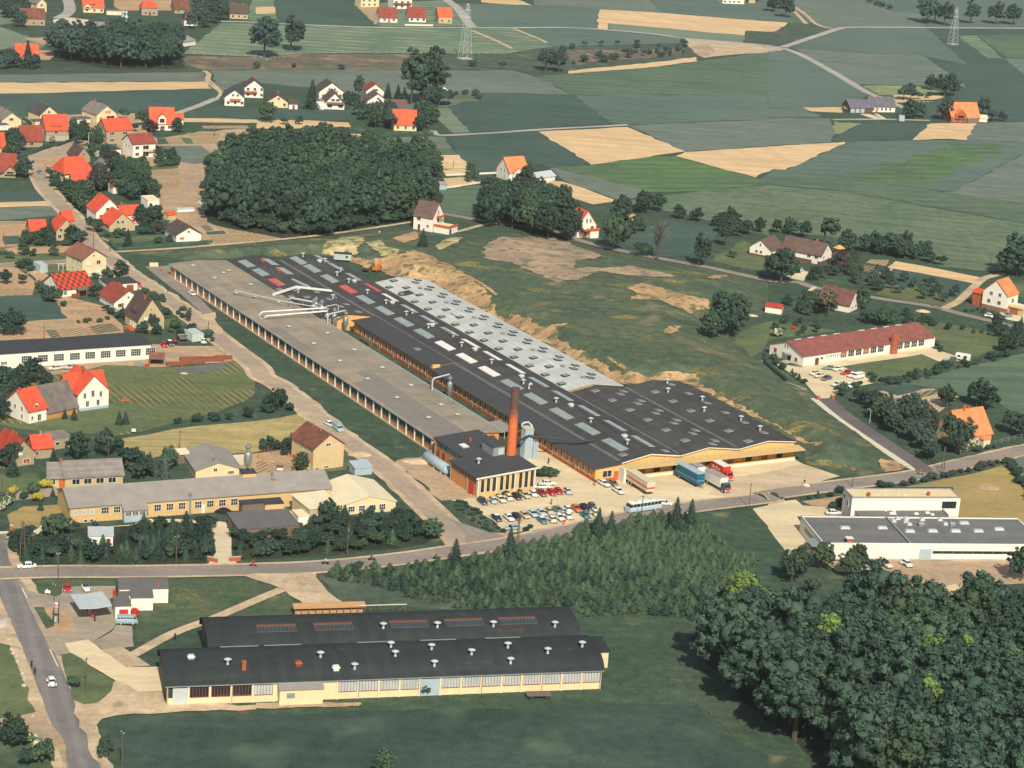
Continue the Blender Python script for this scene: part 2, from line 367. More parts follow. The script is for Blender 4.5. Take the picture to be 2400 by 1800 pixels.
F(GD,"12:1660,930 1960,805 2212,803 13:530,824 840,1068 0,1128 12:2212,1132 1850,1142")
F(FG2,"12:1450,938 1660,933 1850,1142 1700,1152 1560,1012")
F(FG,"13:1000,1082 2212,1032 14:0,1022 545,1022 570,1150 550,1230 0,1260 13:2212,1264 1500,1310")
F(PY,"14:560,1045 610,1062 810,1066 620,1160 570,1155")
F(GD,"14:620,1166 812,1066 1400,1066 1245,1210 700,1225 560,1232")
F(TAN,"14:1400,1066 1800,1066 1720,1210 1560,1200 1245,1211")
F(FG,"14:1802,1066 2300,1050 2300,1232 1720,1212")
F(G1,"14:150,1470 680,1230 1245,1214 1720,1214 2300,1234 2300,1280 1600,1659 1490,1652 700,1530 30,1464")
F(GB,"14:640,1540 1600,1240 2080,1240 1330,1600 1000,1580",6)
F(FG,"14:1600,1659 2300,1280 2300,1640 24:2300,115 1490,0")
F(GM,"14:-60,1560 30,1466 700,1532 1490,1655 24:1500,2 2300,118 2300,285 660,-5 14:0,1592 13:2212,1596")
F(GM,"13:1600,1657 2212,1600 24:640,-3 2300,290 2300,420 2100,505 1960,690 1500,650 1200,500 600,400 0,330 23:2212,380 1480,195 900,95 1000,75",1)
PAST=rm('pasture',(112,126,100),patch=(100,118,94),ang=-12,fvar=.2,pscale=.03,fine=.22,rows=(126,136,106),w=9,amt=.5,soft=True)
F(PAST,"13:1610,1659 2212,1604 24:640,0 2300,293 2300,640 1960,690 1500,650 1200,500 600,400 0,330 23:2212,378 1480,190 900,92 1010,72")
F(TAN,"13:230,1140 1000,1098 1500,1310 1250,1345 690,1425")
F(TAN,"13:1420,1350 1500,1316 2212,1270 14:0,1268 680,1228 150,1470 30,1461 13:2212,1482 2100,1535 1600,1402")
F(GB,"13:365,1452 690,1428 1250,1348 1420,1354 2100,1538 2212,1580 2212,1597 1600,1656 1200,1659 1000,1600")
F(FG,"13:330,1455 370,1455 1000,1600 1200,1659 23:1180,30 940,80 730,0 13:450,1570")
F(GD,"12:1660,1186 2212,1152 13:230,1143 690,1427 360,1450 210,1420 0,1350 12:2212,1400 2090,1500 1880,1480 1740,1342 1690,1200")
F(FG,"12:880,1192 1640,1184 1692,1290 1150,1288 900,1250")
F(GM,"12:1150,1292 1692,1292 1732,1338 1350,1340 1250,1320")
F(TAN,"12:1360,1346 1740,1340 1868,1458 1600,1462")
F(TAN2,"12:1605,1468 1870,1464 1870,1492 1640,1510")
F(TAN2,"12:1620,1542 1790,1530 1940,1580 1640,1628")
F(GM,"12:1500,1640 1950,1600 2000,1659 22:1950,100 1900,200 1620,190 1600,130 1430,60")
F(TAN,"13:120,1560 430,1570 700,1659 23:930,80 700,110 540,60 300,0",.8)
F(TAN2,"14:300,930 640,928 640,975 470,968 370,962",.8)
F(TAN2,"12:790,1158 1000,1158 1000,1190 800,1192")
F(TAN2,"12:0,1040 170,1042 440,1045 430,1100 620,1105 280,1115 0,1110",1)
F(LAWN,"12:1690,820 1900,815 1910,870 1690,880")
F(PY2,"12:0,-60 155,-60 160,60 190,190 0,185 11:2212,185 2150,170 2150,60")
F(TAN2,"12:0,62 155,58 175,115 0,120",.8,'garden_soil')
F(SOIL,"12:840,20 1060,60 1070,180 1040,215 930,110",1,'garden_soil')
F(BEDX,"12:920,90 1060,100 1060,180 1010,170",.5,'vegetable_bed')
F(SOIL,"11:980,0 1500,0 1500,90 1060,90 1000,60",1,'garden_soil')
F(DIRT,"11:900,1060 2212,1070 2212,1659 21:2212,440 1830,455 1500,300 1300,0 11:1240,1500 1000,1450 760,1300",1.5,'garden_ground')
F(GRASS,"11:1300,1060 2212,1062 2212,1100 1640,1150 1360,1200 1280,1130",1.5,'lawn')
F(BED,"E2:1520,855 2150,870 2212,905 2212,960 1760,985",.4,'vegetable_bed')
F(BEDX,"E2:1800,960 2212,950 2212,1030 1820,1035",.4,'vegetable_bed')
F(BED,"E2:1870,1045 2212,1035 2212,1110 1900,1115",.4,'vegetable_bed')
F(LAWN,"E2:1600,860 2150,825 2190,850 1620,895",.4,'lawn')
F(G2,"E2:1920,595 2212,590 2212,800 2150,810 2020,700",1,'field')
F(BED,"11:1430,1195 1570,1190 1590,1245 1460,1248",.3,'vegetable_bed')
F(GB,"11:1560,1192 1640,1192 1675,1245 1600,1245",.3,'vegetable_bed')
F(GD,"11:1360,1200 1430,1196 1460,1245 1360,1250",.3,'vegetable_bed')
F(BED,"11:1650,1190 1880,1185 1900,1240 1690,1242",.3,'vegetable_bed')
F(BED,"11:1610,1150 1900,1148 1900,1180 1640,1182",.3,'vegetable_bed')
F(BED,"11:1740,1088 2130,1085 2160,1110 1760,1112",.3,'vegetable_bed')
F(FG,"11:1400,1265 1740,1260 1850,1345 1830,1400 1680,1420 1520,1390",.6,'field')
F(LAWN,"11:1130,1450 1540,1430 1540,1455 1150,1480",.3,'lawn')
F(BEDX,"21:1540,95 1660,90 1720,118 1580,125",.3,'vegetable_bed')
F(BED,"21:1770,130 1920,128 1960,165 1800,168",.3,'vegetable_bed')
F(BED,"21:1700,240 1990,225 2050,262 1740,280",.3,'vegetable_bed')
F(BEDG,"21:1730,292 1800,288 1850,335 1780,340",.3,'vegetable_bed')
F(BEDX,"21:1850,285 2040,272 2100,320 1900,330",.3,'vegetable_bed')
F(GD,"21:1780,345 1930,335 1960,362 1790,370",.3,'vegetable_bed')
F(BED,"21:1960,330 2212,320 2212,350 1990,362",.3,'vegetable_bed')
F(BED,"21:1800,380 2212,360 2212,430 1850,445",.3,'vegetable_bed')
F(BEDG,"21:2050,272 2212,265 2212,310 2110,318",.3,'vegetable_bed')
F(SOIL,"22:0,325 180,320 290,405 0,422",.5,'garden_soil')
F(BED,"22:0,330 190,330 270,400 0,415",.3,'vegetable_bed')
F(SOIL,"22:215,340 300,345 350,395 300,400",.4,'garden_soil')
F(LAWN,"21:-80,440 640,470 1010,520 960,650 400,700 -80,660",1.2,'lawn')
F(GD,"21:-80,0 385,0 440,75 0,95 -80,95")
F(TAN2,"21:-80,96 440,78 455,120 0,132 -80,135")
F(FG,"21:-80,136 455,122 545,200 -80,255")
F(SOIL,"21:-80,255 230,255 220,345 150,480 -80,480",.8,'garden_soil')
F(BED,"21:0,258 225,258 230,280 0,285",.3,'vegetable_bed')
F(GD,"21:20,385 160,380 190,450 40,455",.3,'vegetable_bed')
F(SOIL,"21:190,475 700,470 690,520 70,545 40,490",.8,'garden_soil')
F(SOIL,"21:-80,650 150,640 320,800 280,890 -80,905",.8,'garden_soil')
F(SOIL,"21:230,620 330,640 420,720 420,800 310,790",.8,'garden_soil')
F(BED,"21:-80,845 230,830 280,885 -80,905",.3,'vegetable_bed')
F(SOIL,"21:440,900 600,910 900,985 1060,1150 1070,1215 400,1260 240,1270 200,1140 560,1090",.8,'garden_soil')
F(GD,"21:-80,905 300,890 420,900 590,1090 320,1115 -80,1150",1.2,'rough_grass')
F(SOIL,"21:-80,1140 560,1095 650,1080 1070,1215 400,1265 -80,1290",.8,'garden_soil')
F(BEDG,"21:390,1190 480,1190 530,1255 440,1260",.3,'vegetable_bed')
F(BED,"21:480,1188 790,1165 840,1225 540,1252",.3,'vegetable_bed')
F(BEDG,"21:770,1160 960,1135 1050,1200 830,1225",.3,'vegetable_bed')
F(BEDX,"21:300,1120 620,1105 650,1160 350,1185",.3,'vegetable_bed')
F(BED,"21:580,1020 840,1010 850,1030 610,1048",.3,'vegetable_bed')
F(LAWN,"21:1420,1100 1590,1085 1620,1140 1420,1165",.4,'lawn')
F(LAWN,"21:920,405 1430,370 1440,400 1200,440 960,440",.4,'lawn')
F(DIRT,"21:-80,1560 700,1470 1300,1440 1310,1310 1560,1330 1880,1330 2040,1450 1960,1470 1400,1510 680,1540 -80,1650",1,'yard')
F(VINE,"21:900,1500 1500,1510 1960,1470 2080,1480 2212,1590 22:0,1640 32:10,30 -20,90 31:1900,250 1500,340 1040,440 620,430 160,380 -80,330 -80,130 150,0 200,-60 21:1,1640 680,1560",1)
F(LAWN,"31:-80,330 160,380 620,430 1040,435 1480,330 1200,180 1000,150 600,260 300,330 180,350",1,'lawn')
F(GRAV,"21:1500,1530 1800,1490 1960,1470 1940,1520 1700,1560 1520,1560",1,'gravel_heap_floor')
F(HAYT,"31:1030,475 1500,390 2212,320 32:370,258 470,330 440,400 350,500 0,590 31:2212,590 1900,610 1480,600 1200,670 1120,600",.8)
F(SOIL,"31:1900,620 2212,600 32:330,560 340,780 0,790 31:2212,790 2100,780",.6,'garden_soil')
F(CONC2,"31:1920,622 2110,610 2100,700 1960,710",.3,'yard')
F(BED,"32:0,670 90,670 130,760 0,770",.3,'vegetable_bed')
F(BEDX,"32:100,680 300,680 330,760 140,765",.3,'vegetable_bed')
F(LAWN,"32:760,590 900,590 970,700 820,720 740,745 560,760 740,700",.4,'lawn')
F(SAND,"32:790,565 900,570 980,620 960,670 880,640 810,610",1,'sand_heap_floor')
F(LAWN,"31:-80,780 300,770 420,900 100,930 -80,930",.6,'lawn')
F(PAVE,"31:50,940 530,890 530,960 100,1010",.3,'path')
F(LAWNM,"31:60,1130 200,1060 540,1040 540,1110 360,1150 340,1240 100,1250",.6,'lawn')
F(CONC2,"31:-80,1275 150,1270 330,1250 410,1140 500,1140 440,1200 400,1300 340,1352 0,1362 -80,1362",.3,'driveway')
F(CONC2,"31:600,1255 1150,1215 1240,1165 1800,1172 1950,1195 2000,1300 2000,1480 2070,1580 1780,1580 1870,1450 1850,1330 1790,1250 1700,1200 1250,1195 1150,1262 640,1285",.2,'driveway')
F(CONC2,"32:-150,1090 230,1060 460,1180 430,1240 100,1160",.2,'yard')
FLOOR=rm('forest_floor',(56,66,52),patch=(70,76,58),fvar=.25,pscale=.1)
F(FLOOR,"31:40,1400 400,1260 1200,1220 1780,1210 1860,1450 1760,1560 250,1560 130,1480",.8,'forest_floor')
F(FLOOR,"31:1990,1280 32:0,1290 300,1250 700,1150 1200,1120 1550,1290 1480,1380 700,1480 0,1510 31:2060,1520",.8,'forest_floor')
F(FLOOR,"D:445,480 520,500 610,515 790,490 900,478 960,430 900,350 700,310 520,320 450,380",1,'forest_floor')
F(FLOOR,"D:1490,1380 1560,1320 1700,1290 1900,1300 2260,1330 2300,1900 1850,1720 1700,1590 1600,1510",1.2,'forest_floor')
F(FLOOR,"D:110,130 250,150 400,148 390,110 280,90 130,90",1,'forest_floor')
F(G2,"32:550,1659 900,1580 1700,1490 2212,1400 33:400,1330 800,1230 1300,1140 1700,1300 2150,1550 43:1800,0 1600,420 1280,340 600,350 42:2212,320 900,250 760,230 520,0",1,'plantation_floor')
F(GRF,"41:240,80 340,30 530,20 1000,30 1000,92 545,102 530,172 480,182 300,148",.5,'grass')
F(GRF,"41:1450,30 2212,10 42:0,80 300,60 350,350 41:2212,370 1760,370 1180,620 1150,440 1140,330",1,'grass')
F(GRASS,"41:1060,630 1400,480 1750,420 1760,640 1390,640 1400,790 1300,790 1080,690",1.5,'grass')
F(LAWN,"41:-80,560 150,600 380,1150 340,1230 200,1265 -80,1270",1,'grass')
F(GRF,"41:-80,1300 100,1300 250,1400 480,1480 600,1659 620,1800 -100,1800",1,'grass')
F(GBL,"41:900,1250 960,1215 1300,1203 2212,1195 42:1500,1150 43:0,1150 900,1108 1480,1105 1600,1140 1900,1380 2212,1630 2900,2300 41:2000,2300 1200,2000 1040,1659 950,1400",.8)
F(LAWNM,"34:1180,890 1700,790 2050,695 2300,1020 2300,1400 1640,1140 1600,890",.4,'lawn')
F(DIRT,"34:480,1535 2300,1520 2300,1659 44:2300,60 1700,90 1000,110 900,40 34:1100,1659 600,1620",.8,'yard')
F(SAND,"44:1000,40 1500,110 1760,90 1790,180 1730,250 1300,240 1100,150",1,'earth')
F(FG,"34:2020,620 2300,560 2300,900 2080,690",.4)
F(GRASS,"33:1600,1130 2080,1080 2212,1250 34:200,1500 150,1659 44:0,80 33:2000,1500 1750,1300",.8,'grass')
F(CONC,"33:2080,1078 2212,1048 34:0,1030 240,1000 300,1050 480,1062 620,1060 650,1140 250,1145 470,1505 205,1508 0,1245 33:2212,1228",.2,'driveway')
F(SOIL,"34:290,1015 640,965 640,1060 480,1062 380,1050",.3,'flower_bed')
F(CONC,"24:60,1480 300,1515 1040,1395 1400,1345 1760,1455 1480,1465 1330,1402 640,1505 830,1590 920,1650 34:640,40 545,128 440,125 24:330,1659",.3,'car_park')
F(LAWN,"24:1000,1150 1400,1110 2000,1230 2050,1350 1800,1420 1560,1390 1440,1290 1300,1180",.8,'lawn')
F(LAWN,"24:650,1505 1330,1405 1480,1470 1600,1480 1100,1659 920,1650 830,1590",.5,'lawn')
F(GM,"24:1000,1690 1560,1550 2300,1380 2300,1659 34:2300,380 1990,170 1540,70 1450,40 1200,0")
F(LAWN,"23:1920,1250 2100,1150 2212,1120 24:100,1120 600,1200 0,1280 -60,1380 23:2060,1430",.6,'lawn')
F(BED,"24:880,585 1050,590 1020,645 850,615",.3,'vegetable_bed')
F(BEDG,"24:830,630 950,650 900,705 800,680",.3,'vegetable_bed')
F(TAN2,"24:960,660 1085,665 1010,720 900,705",.3,'vegetable_bed')
F(TAN2,"24:1100,600 1330,640 1830,740 1790,795 1300,700 1030,655",.4,'vegetable_bed')
F(GD,"24:1090,675 1290,702 1780,800 1620,980 1500,990 930,890 960,830",.6,'orchard_grass')
F(LAWN,"24:800,790 960,830 930,890 1500,995 1620,930 1300,820 1000,790",.8,'orchard_grass')
F(LAWN,"23:1730,600 1760,560 2000,420 2212,560 24:0,640 -60,680 23:2100,680",.8,'lawn')
F(GD,"23:930,450 1100,330 1300,240 1800,310 1730,420 1500,560 1250,560",.6,'field')
F(TAN2,"23:1000,185 1110,205 1040,250 990,230",.4)
F(SAND,"34:880,80 960,60 1430,40 1650,110 1450,260 1230,240 1060,190",.5,'garden_soil')
F(GD,"34:960,45 1200,-5 1330,50 1120,102",.4,'vegetable_bed')
F(BEDG,"34:1030,140 1440,45 1545,72 1120,165",.3,'vegetable_bed')
F(LAWN,"24:2080,790 2300,790 2300,920 2212,930 2100,830",.4,'lawn')
F(CONC2,"24:2000,1040 2300,960 2300,1090 2212,1130 2060,1100",.3,'driveway')
F(CONC2,"24:160,730 270,670 350,690 310,770 190,745",.2,'driveway')
sh('works_yard',CONC,"32:1690,1005 1850,960 1850,700 33:200,500 720,850 930,830 34:230,650 300,690 620,795 320,880 170,885 0,950 33:1930,975 1290,1105 760,1170 180,1265 32:2150,1285 2050,1180 1900,1100",.1)
sh('works_yard',rm('concrete_dark',(216,194,158),patch=(206,186,152),fvar=.08),"33:1690,960 1930,978 34:0,950 170,888 300,880 620,797 300,690 33:2212,760 1800,830",.1)
sh('yard_dirt',DIRT,"32:1190,690 1290,640 1490,620 1650,800 1900,985 1700,1000 1600,1010 1400,830",.8)
sh('pale_rubble_ground',SAND,"32:1270,660 1400,640 1500,650 1480,700 1300,700",1)
sh('planting_strip',G2,"32:1675,1015 1790,1000 1960,1130 2165,1290 1990,1292 1800,1140",.4)
sh('planting_strip',SOIL,"32:2000,1290 2160,1285 33:190,1262 0,1290 32:2160,1330",.2)
road('road_shoulder',SAND,"31:-60,1300 41:-40,-140 40,0 270,500 478,1000 730,1659 960,2300",10.5,.8)
road('road',ASPH,"31:-60,1300 41:-40,-140 40,0 270,500 478,1000 730,1659 960,2300",6.,.12)
road('road_shoulder',SAND,"11:700,1215 500,1300 350,1400 330,1480 380,1600 21:420,0 540,130 690,290 760,400 900,530 1150,730 1500,960 1780,1180 2000,1350 2212,1510 22:60,1600 32:240,40 700,430 1080,700 1450,1040 1750,1340 1800,1440",8.6,.7)
road('road',ROADS,"11:700,1215 500,1300 350,1400 330,1480 380,1600 21:420,0 540,130 690,290 760,400 900,530 1150,730 1500,960 1780,1180 2000,1350 2212,1510 22:60,1600 32:240,40 700,430 1080,700 1450,1040 1750,1340 1800,1440",5.4,.2)
sh('street_corner',ROADG,"32:1480,1090 1640,1160 1960,1270 2150,1320 2212,1340 2212,1400 1700,1460 1640,1440 1800,1390 1820,1320 1700,1200",.1)
road('road_shoulder',SAND,"31:-30,1640 500,1625 1200,1625 2212,1605 32:600,1580 1200,1520 1700,1450 2212,1375 33:400,1290 800,1200 1300,1100 2212,985 34:0,960 640,875 1280,790 1700,690 2400,530",8.,.5)
road('road',ROADG,"31:-30,1640 500,1625 1200,1625 2212,1605 32:600,1580 1200,1520 1700,1450 2212,1375 33:400,1290 800,1200 1300,1100 2212,985 34:0,960 640,875 1280,790 1700,690 2400,530",6.,.1)
road('road_shoulder',SAND,"21:-100,640 300,620 600,600 860,560",5,.3);road('road',ROADG,"21:-100,640 300,620 600,600 860,560",3.6,.1)
sh('access_road',ROADG,"21:1250,648 1480,640 1480,720 1560,790 1740,930 1870,1070 1850,1150 1700,1010 1550,880 1400,770",.15)
sh('junction_gravel',SAND,"21:1760,1060 1860,1040 1870,1130 1950,1230 1880,1240 1780,1150",.5)
sh('road',ROADS,"11:90,1410 330,1310 620,1240 800,1270 640,1330 480,1420 330,1480 280,1420",.3)
sh('bare_plot',SOIL,"11:300,1400 500,1345 640,1340 560,1440 420,1480 330,1480",.5)
road('road',ROADG,"22:1580,185 1760,215 1950,250 23:300,330 560,415 900,500 1250,572 1700,655 2212,765 24:250,782 430,835 940,920 1400,990 1700,1065 2300,1205",4.2,.15)
road('lane',SAND,"22:1640,350 1760,340 1950,290 2100,270",2.4,.2)
road('lane',SAND,"24:1520,1010 1640,950 1750,850 1850,760 1950,725 2060,715",3.2,.25)
road('path',SAND,"21:1000,520 1500,490 2212,432 22:500,382 900,330 1340,262",2.,.3)
road('path',CONC2,"24:410,820 350,870 360,910 400,950",1.6,.1)
road('kerb_strip',KERB,"34:440,125 620,270 900,480 1255,712 1240,745",5.8,.05,0)
road('road',ASPD,"34:490,128 700,300 1000,505 1310,712 1350,770",4.9,.05)
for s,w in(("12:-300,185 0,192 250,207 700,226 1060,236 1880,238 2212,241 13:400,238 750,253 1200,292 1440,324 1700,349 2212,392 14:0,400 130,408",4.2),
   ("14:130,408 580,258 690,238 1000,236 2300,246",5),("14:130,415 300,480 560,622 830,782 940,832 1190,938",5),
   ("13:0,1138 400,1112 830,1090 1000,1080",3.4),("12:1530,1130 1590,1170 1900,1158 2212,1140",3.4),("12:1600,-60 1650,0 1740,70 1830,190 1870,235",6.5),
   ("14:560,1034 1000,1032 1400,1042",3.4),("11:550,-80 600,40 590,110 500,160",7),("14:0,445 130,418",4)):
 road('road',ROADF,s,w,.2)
sh('yard',CONC2,"11:460,170 600,150 760,170 770,230 460,235",.4)
for s in("11:1755,612 1795,640 1785,700 1840,750 1905,805 1870,852","11:1770,612 1812,640 1805,690 1855,735 1920,800"):road('farm_track',SAND,s,1.7,.25)
road('lane',ROADF,"11:1870,850 1700,920 1510,985",4,.2)
for s in("14:190,30 330,130 420,210 580,256","14:150,0 230,100 330,205"):road('farm_track',SAND,s,3.,.4)
road('farm_track',SAND,"13:0,240 120,290 230,335 300,370",2.5,.4);road('farm_track',SAND,"12:1860,262 2050,340 2212,420",2.5,.4)
road('driveway',CONC2,"14:830,985 960,1030",6,.1);road('path',CONC2,"14:930,985 1010,1030",2.5,.1)
sh('forecourt',PAVE,"41:130,-5 225,95 250,140 300,148 480,183 530,172 545,104 995,94 1000,200 950,200 990,370 1010,400 970,470 780,590 560,690 500,690 430,640 250,270",.1)
sh('planting_island',SOIL,"41:290,272 320,267 590,320 655,432 575,500 400,466 320,320",.05)
sh('grass_island',GRF,"41:290,275 380,275 400,330 465,400 470,440 400,464 325,330",.2)
sh('parking_patch',PAVE,"41:1000,428 1140,440 1157,615 900,642 780,585 970,485",.3)
sh('concrete_drive',CONC,"41:560,590 760,555 850,622 1100,797 1380,790 1405,1000 1195,1010 960,890 720,745 600,665",.1)
sh('dirt_apron',SAND,"41:860,642 1060,622 1180,700 1300,782 1110,797 960,700",.6)
sh('dirt_drive',SAND,"41:590,960 660,1060 720,1118 860,1090 1000,905 1200,1012 1430,1002 1440,1120 1760,1112 2212,1120 42:900,1100 890,1130 0,1150 41:2212,1160 1300,1200 1000,1212 880,1242 800,1330 830,1480 910,1659 760,1500",.7)
sh('dirt_drive',DIRT,"41:-80,1268 330,1180 500,1350 620,1680 540,1600 480,1470 250,1400 -80,1340",.7)
sh('dirt_verge',SAND,"41:-80,140 40,300 120,480 200,640 100,610 -80,570",.8)
sh('grass_island',LAWN,"41:530,682 625,677 985,915 960,1005 830,1107 720,1117 640,1080 580,900",.4)
sh('dirt_track',SAND,"31:2100,1659 2212,1640 32:520,1640 42:520,20 620,140 780,250 430,270 240,120 0,40",.7)
road('farm_track',SAND,"42:230,120 0,215 41:1850,370 1500,500 1150,690",2.6,.5)
sh('dirt_patch',DIRT,"42:0,1105 900,1098 915,1118 600,1140 0,1145",.5)
PL=MB()
def paint(s,w=.12):
 a,b=pts(s);d=(b-a).normalized();n_=Vector((-d.y,d.x,0))*w/2
 lv=.005*(1+max(q[4]for q in _lay if q[0]<max(a.x,b.x)and q[1]>min(a.x,b.x)and q[2]<max(a.y,b.y)and q[3]>min(a.y,b.y)))
 PL.add([(p.x,p.y,lv)for p in(a-n_,a+n_,b+n_,b-n_)],[(0,1,2,3)])
for s in("E4:50,405 180,515","E4:190,380 325,498","E4:330,375 460,478","E4:465,350 605,462","E4:610,340 740,440","E4:740,310 880,418","E4:880,300 1012,398","E4:1010,270 1155,380","E4:1290,250 1420,352","E4:1420,230 1560,325","E4:1560,215 1690,308",
  "E4:240,640 370,755","E4:440,650 575,775","E4:700,590 830,700","E4:1020,680 1160,795","E4:780,755 1020,718"):paint(s)
for s in("41:190,115 235,200","41:430,640 500,790"):paint(s,.25)
tag(PL.mk('parking_line',WHITE_L),kind='structure')
K=MB()
def kerb(s,w=.25,h=.14):
 L=pts(s)
 for a,b in zip(L,L[1:]):
  d=(b-a).normalized();n_=Vector((-d.y,d.x,0))*w/2;a2,b2=a-d*.05,b+d*.05
  K.hexa([(p.x,p.y,0)for p in(a2-n_,b2-n_,b2+n_,a2+n_)],[(p.x,p.y,h)for p in(a2-n_,b2-n_,b2+n_,a2+n_)])
kerb("41:250,140 300,150 400,170 480,184 525,176 540,155 545,103 760,98 995,93",.3)
kerb("41:320,266 590,320 655,432 575,500 400,466",.3)
kerb("32:1960,1265 2010,1320 2150,1325 2212,1310 33:180,1268",.2);kerb("31:1780,1240 1850,1330 1870,1440",.2)
tag(K.mk('kerb',KERB),kind='structure')
drape('hillside',WILD,mead_p,.06,2.5)
for m_,s,r in((BANKP,"22:560,535 650,420 760,395 900,385 935,430 880,540 760,560 700,560",.8),(BANKP,"22:950,440 1080,420 1130,480 1240,500 1230,590 1120,570 1010,500",.8),
    (BANK,"22:690,562 800,570 950,590 1100,580 1260,545 1360,500 1500,560 1700,640 1990,840 2080,1050 2200,1110 2212,1165 1900,990 1480,770 1250,755 1100,700 860,620",.9),
    (BANK,"22:2150,1110 2212,1050 23:110,1090 300,1170 480,1140 380,1180 420,1290 560,1370 760,1480 960,1590 1150,1600 1400,1555 1570,1575 1620,1659 33:1560,10 1480,-5 960,5 23:930,1655 0,1160",.8),
    (BANK,"33:1520,0 1640,10 1800,110 1990,190 2212,330 34:480,510 420,545 300,520 200,430 33:2212,350",.7),
    (MOUND,"22:1950,540 2000,440 2120,390 2212,400 23:200,370 480,440 740,540 760,570 560,600 520,700 390,790 270,730 100,660 22:2212,610 2000,590",.9),
    (MOUND,"23:380,780 520,660 800,660 1000,640 1200,680 1440,735 1230,740 1000,720 760,690 560,760",.9),
    (BANK,"23:990,820 1150,790 1340,850 1500,890 1690,930 1690,1010 1540,1060 1400,990 1250,930 1000,940 1080,880",.9),
    (BANK,"23:1380,1160 1460,1165 1440,1210 1370,1235 1310,1215",.5),(BANK,"23:1690,745 1850,715 1860,745 1740,755",.5),
    (BANK,"34:970,650 1100,670 1200,730 1000,770 980,720",.7),(BANK,"23:830,1430 1000,1530 970,1545 820,1440",.3),(BANK,"22:1760,690 1960,790 2090,890 2070,900 1880,760",.3),
    (SOIL,"22:1185,408 1370,345 1400,360 1395,410 1280,445",.4),(BANKP,"22:1550,480 1640,410 1800,400 1720,450 1590,505",.5),(GD,"22:1480,390 1560,380 1640,410 1560,460 1470,450",.4)):
 drape('bare_earth',m_,hpoly(s),.26,2.5,r)
def leafmat(name,a,b,sc=.35,flower=None):
 if name in _mats:return _mats[name]
 m=bpy.data.materials.new(name);m.use_nodes=True;_mats[name]=m
 n=m.node_tree.nodes;l=m.node_tree.links;p=n["Principled BSDF"];p.inputs["Roughness"].default_value=.75;p.inputs["Specular IOR Level"].default_value=.15
 tc=n.new("ShaderNodeTexCoord");no=n.new("ShaderNodeTexNoise");no.inputs["Scale"].default_value=sc;no.inputs["Detail"].default_value=4;l.new(tc.outputs["Object"],no.inputs["Vector"])
 r=n.new("ShaderNodeMapRange");r.inputs[1].default_value=.36;r.inputs[2].default_value=.64;l.new(no.outputs[0],r.inputs[0])
 mx=n.new("ShaderNodeMix");mx.data_type='RGBA';mx.inputs[6].default_value=A_(a);mx.inputs[7].default_value=A_(b);l.new(r.outputs[0],mx.inputs[0])
 oi=n.new("ShaderNodeObjectInfo");h=n.new("ShaderNodeHueSaturation");mr=n.new("ShaderNodeMapRange");mr.inputs[3].default_value=.78;mr.inputs[4].default_value=1.3
 l.new(oi.outputs["Random"],mr.inputs[0]);l.new(mr.outputs[0],h.inputs["Value"]);l.new(mx.outputs[2],h.inputs["Color"])
 o=h.outputs[0]
 if flower:
  n2=n.new("ShaderNodeTexNoise");n2.inputs["Scale"].default_value=1.6;l.new(tc.outputs["Object"],n2.inputs["Vector"]);r2=n.new("ShaderNodeMapRange");r2.inputs[1].default_value=.5;r2.inputs[2].default_value=.56;l.new(n2.outputs[0],r2.inputs[0])
  m2=n.new("ShaderNodeMix");m2.data_type='RGBA';l.new(r2.outputs[0],m2.inputs[0]);l.new(o,m2.inputs[6]);m2.inputs[7].default_value=A_(flower);o=m2.outputs[2]
 l.new(o,p.inputs["Base Color"])
 return m
LD=leafmat('leaf_dark',(56,77,66),(74,96,77));LM=leafmat('leaf_mid',(66,88,69),(86,107,79));LL=leafmat('leaf_light',(100,128,68),(126,150,78))
LG=leafmat('leaf_grey',(70,86,77),(86,102,90));LC=leafmat('needle',(50,70,61),(66,86,71));LCL=leafmat('needle_light',(66,88,68),(88,108,80));LF_COP=leafmat('leaf_copper',(74,67,66),(90,80,75))
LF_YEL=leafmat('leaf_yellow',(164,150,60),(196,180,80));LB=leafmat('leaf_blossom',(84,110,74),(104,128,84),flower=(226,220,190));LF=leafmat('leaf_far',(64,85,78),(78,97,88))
LF_OLIVE=leafmat('leaf_olive',(102,103,84),(120,118,96))
BARK=mat('bark',(92,82,70),rough=.95,var=.2,scale=2)
def leaf(mb,p,nrm,s,rnd):
 u=nrm.cross(Vector((rnd.uniform(-1,1),rnd.uniform(-1,1),rnd.uniform(-1,1))))
 if u.length<1e-3:u=Vector((1,0,0))
 u.normalize();v=nrm.cross(u).normalized();a,b=s*rnd.uniform(.7,1.2),s*rnd.uniform(.5,.9)
 k=len(mb.v);mb.v+=[tuple(p-u*a),tuple(p+v*b*.8+u*a*.1),tuple(p+u*a),tuple(p-v*b+u*a*.1)];mb.f.append((k,k+1,k+2,k+3));mb.m.append(0)
def rdir(rnd,zlo=-1):
 while 1:
  z=rnd.uniform(zlo,1);t=rnd.uniform(0,2*math.pi);r=math.sqrt(max(0,1-z*z));return Vector((r*math.cos(t),r*math.sin(t),z))
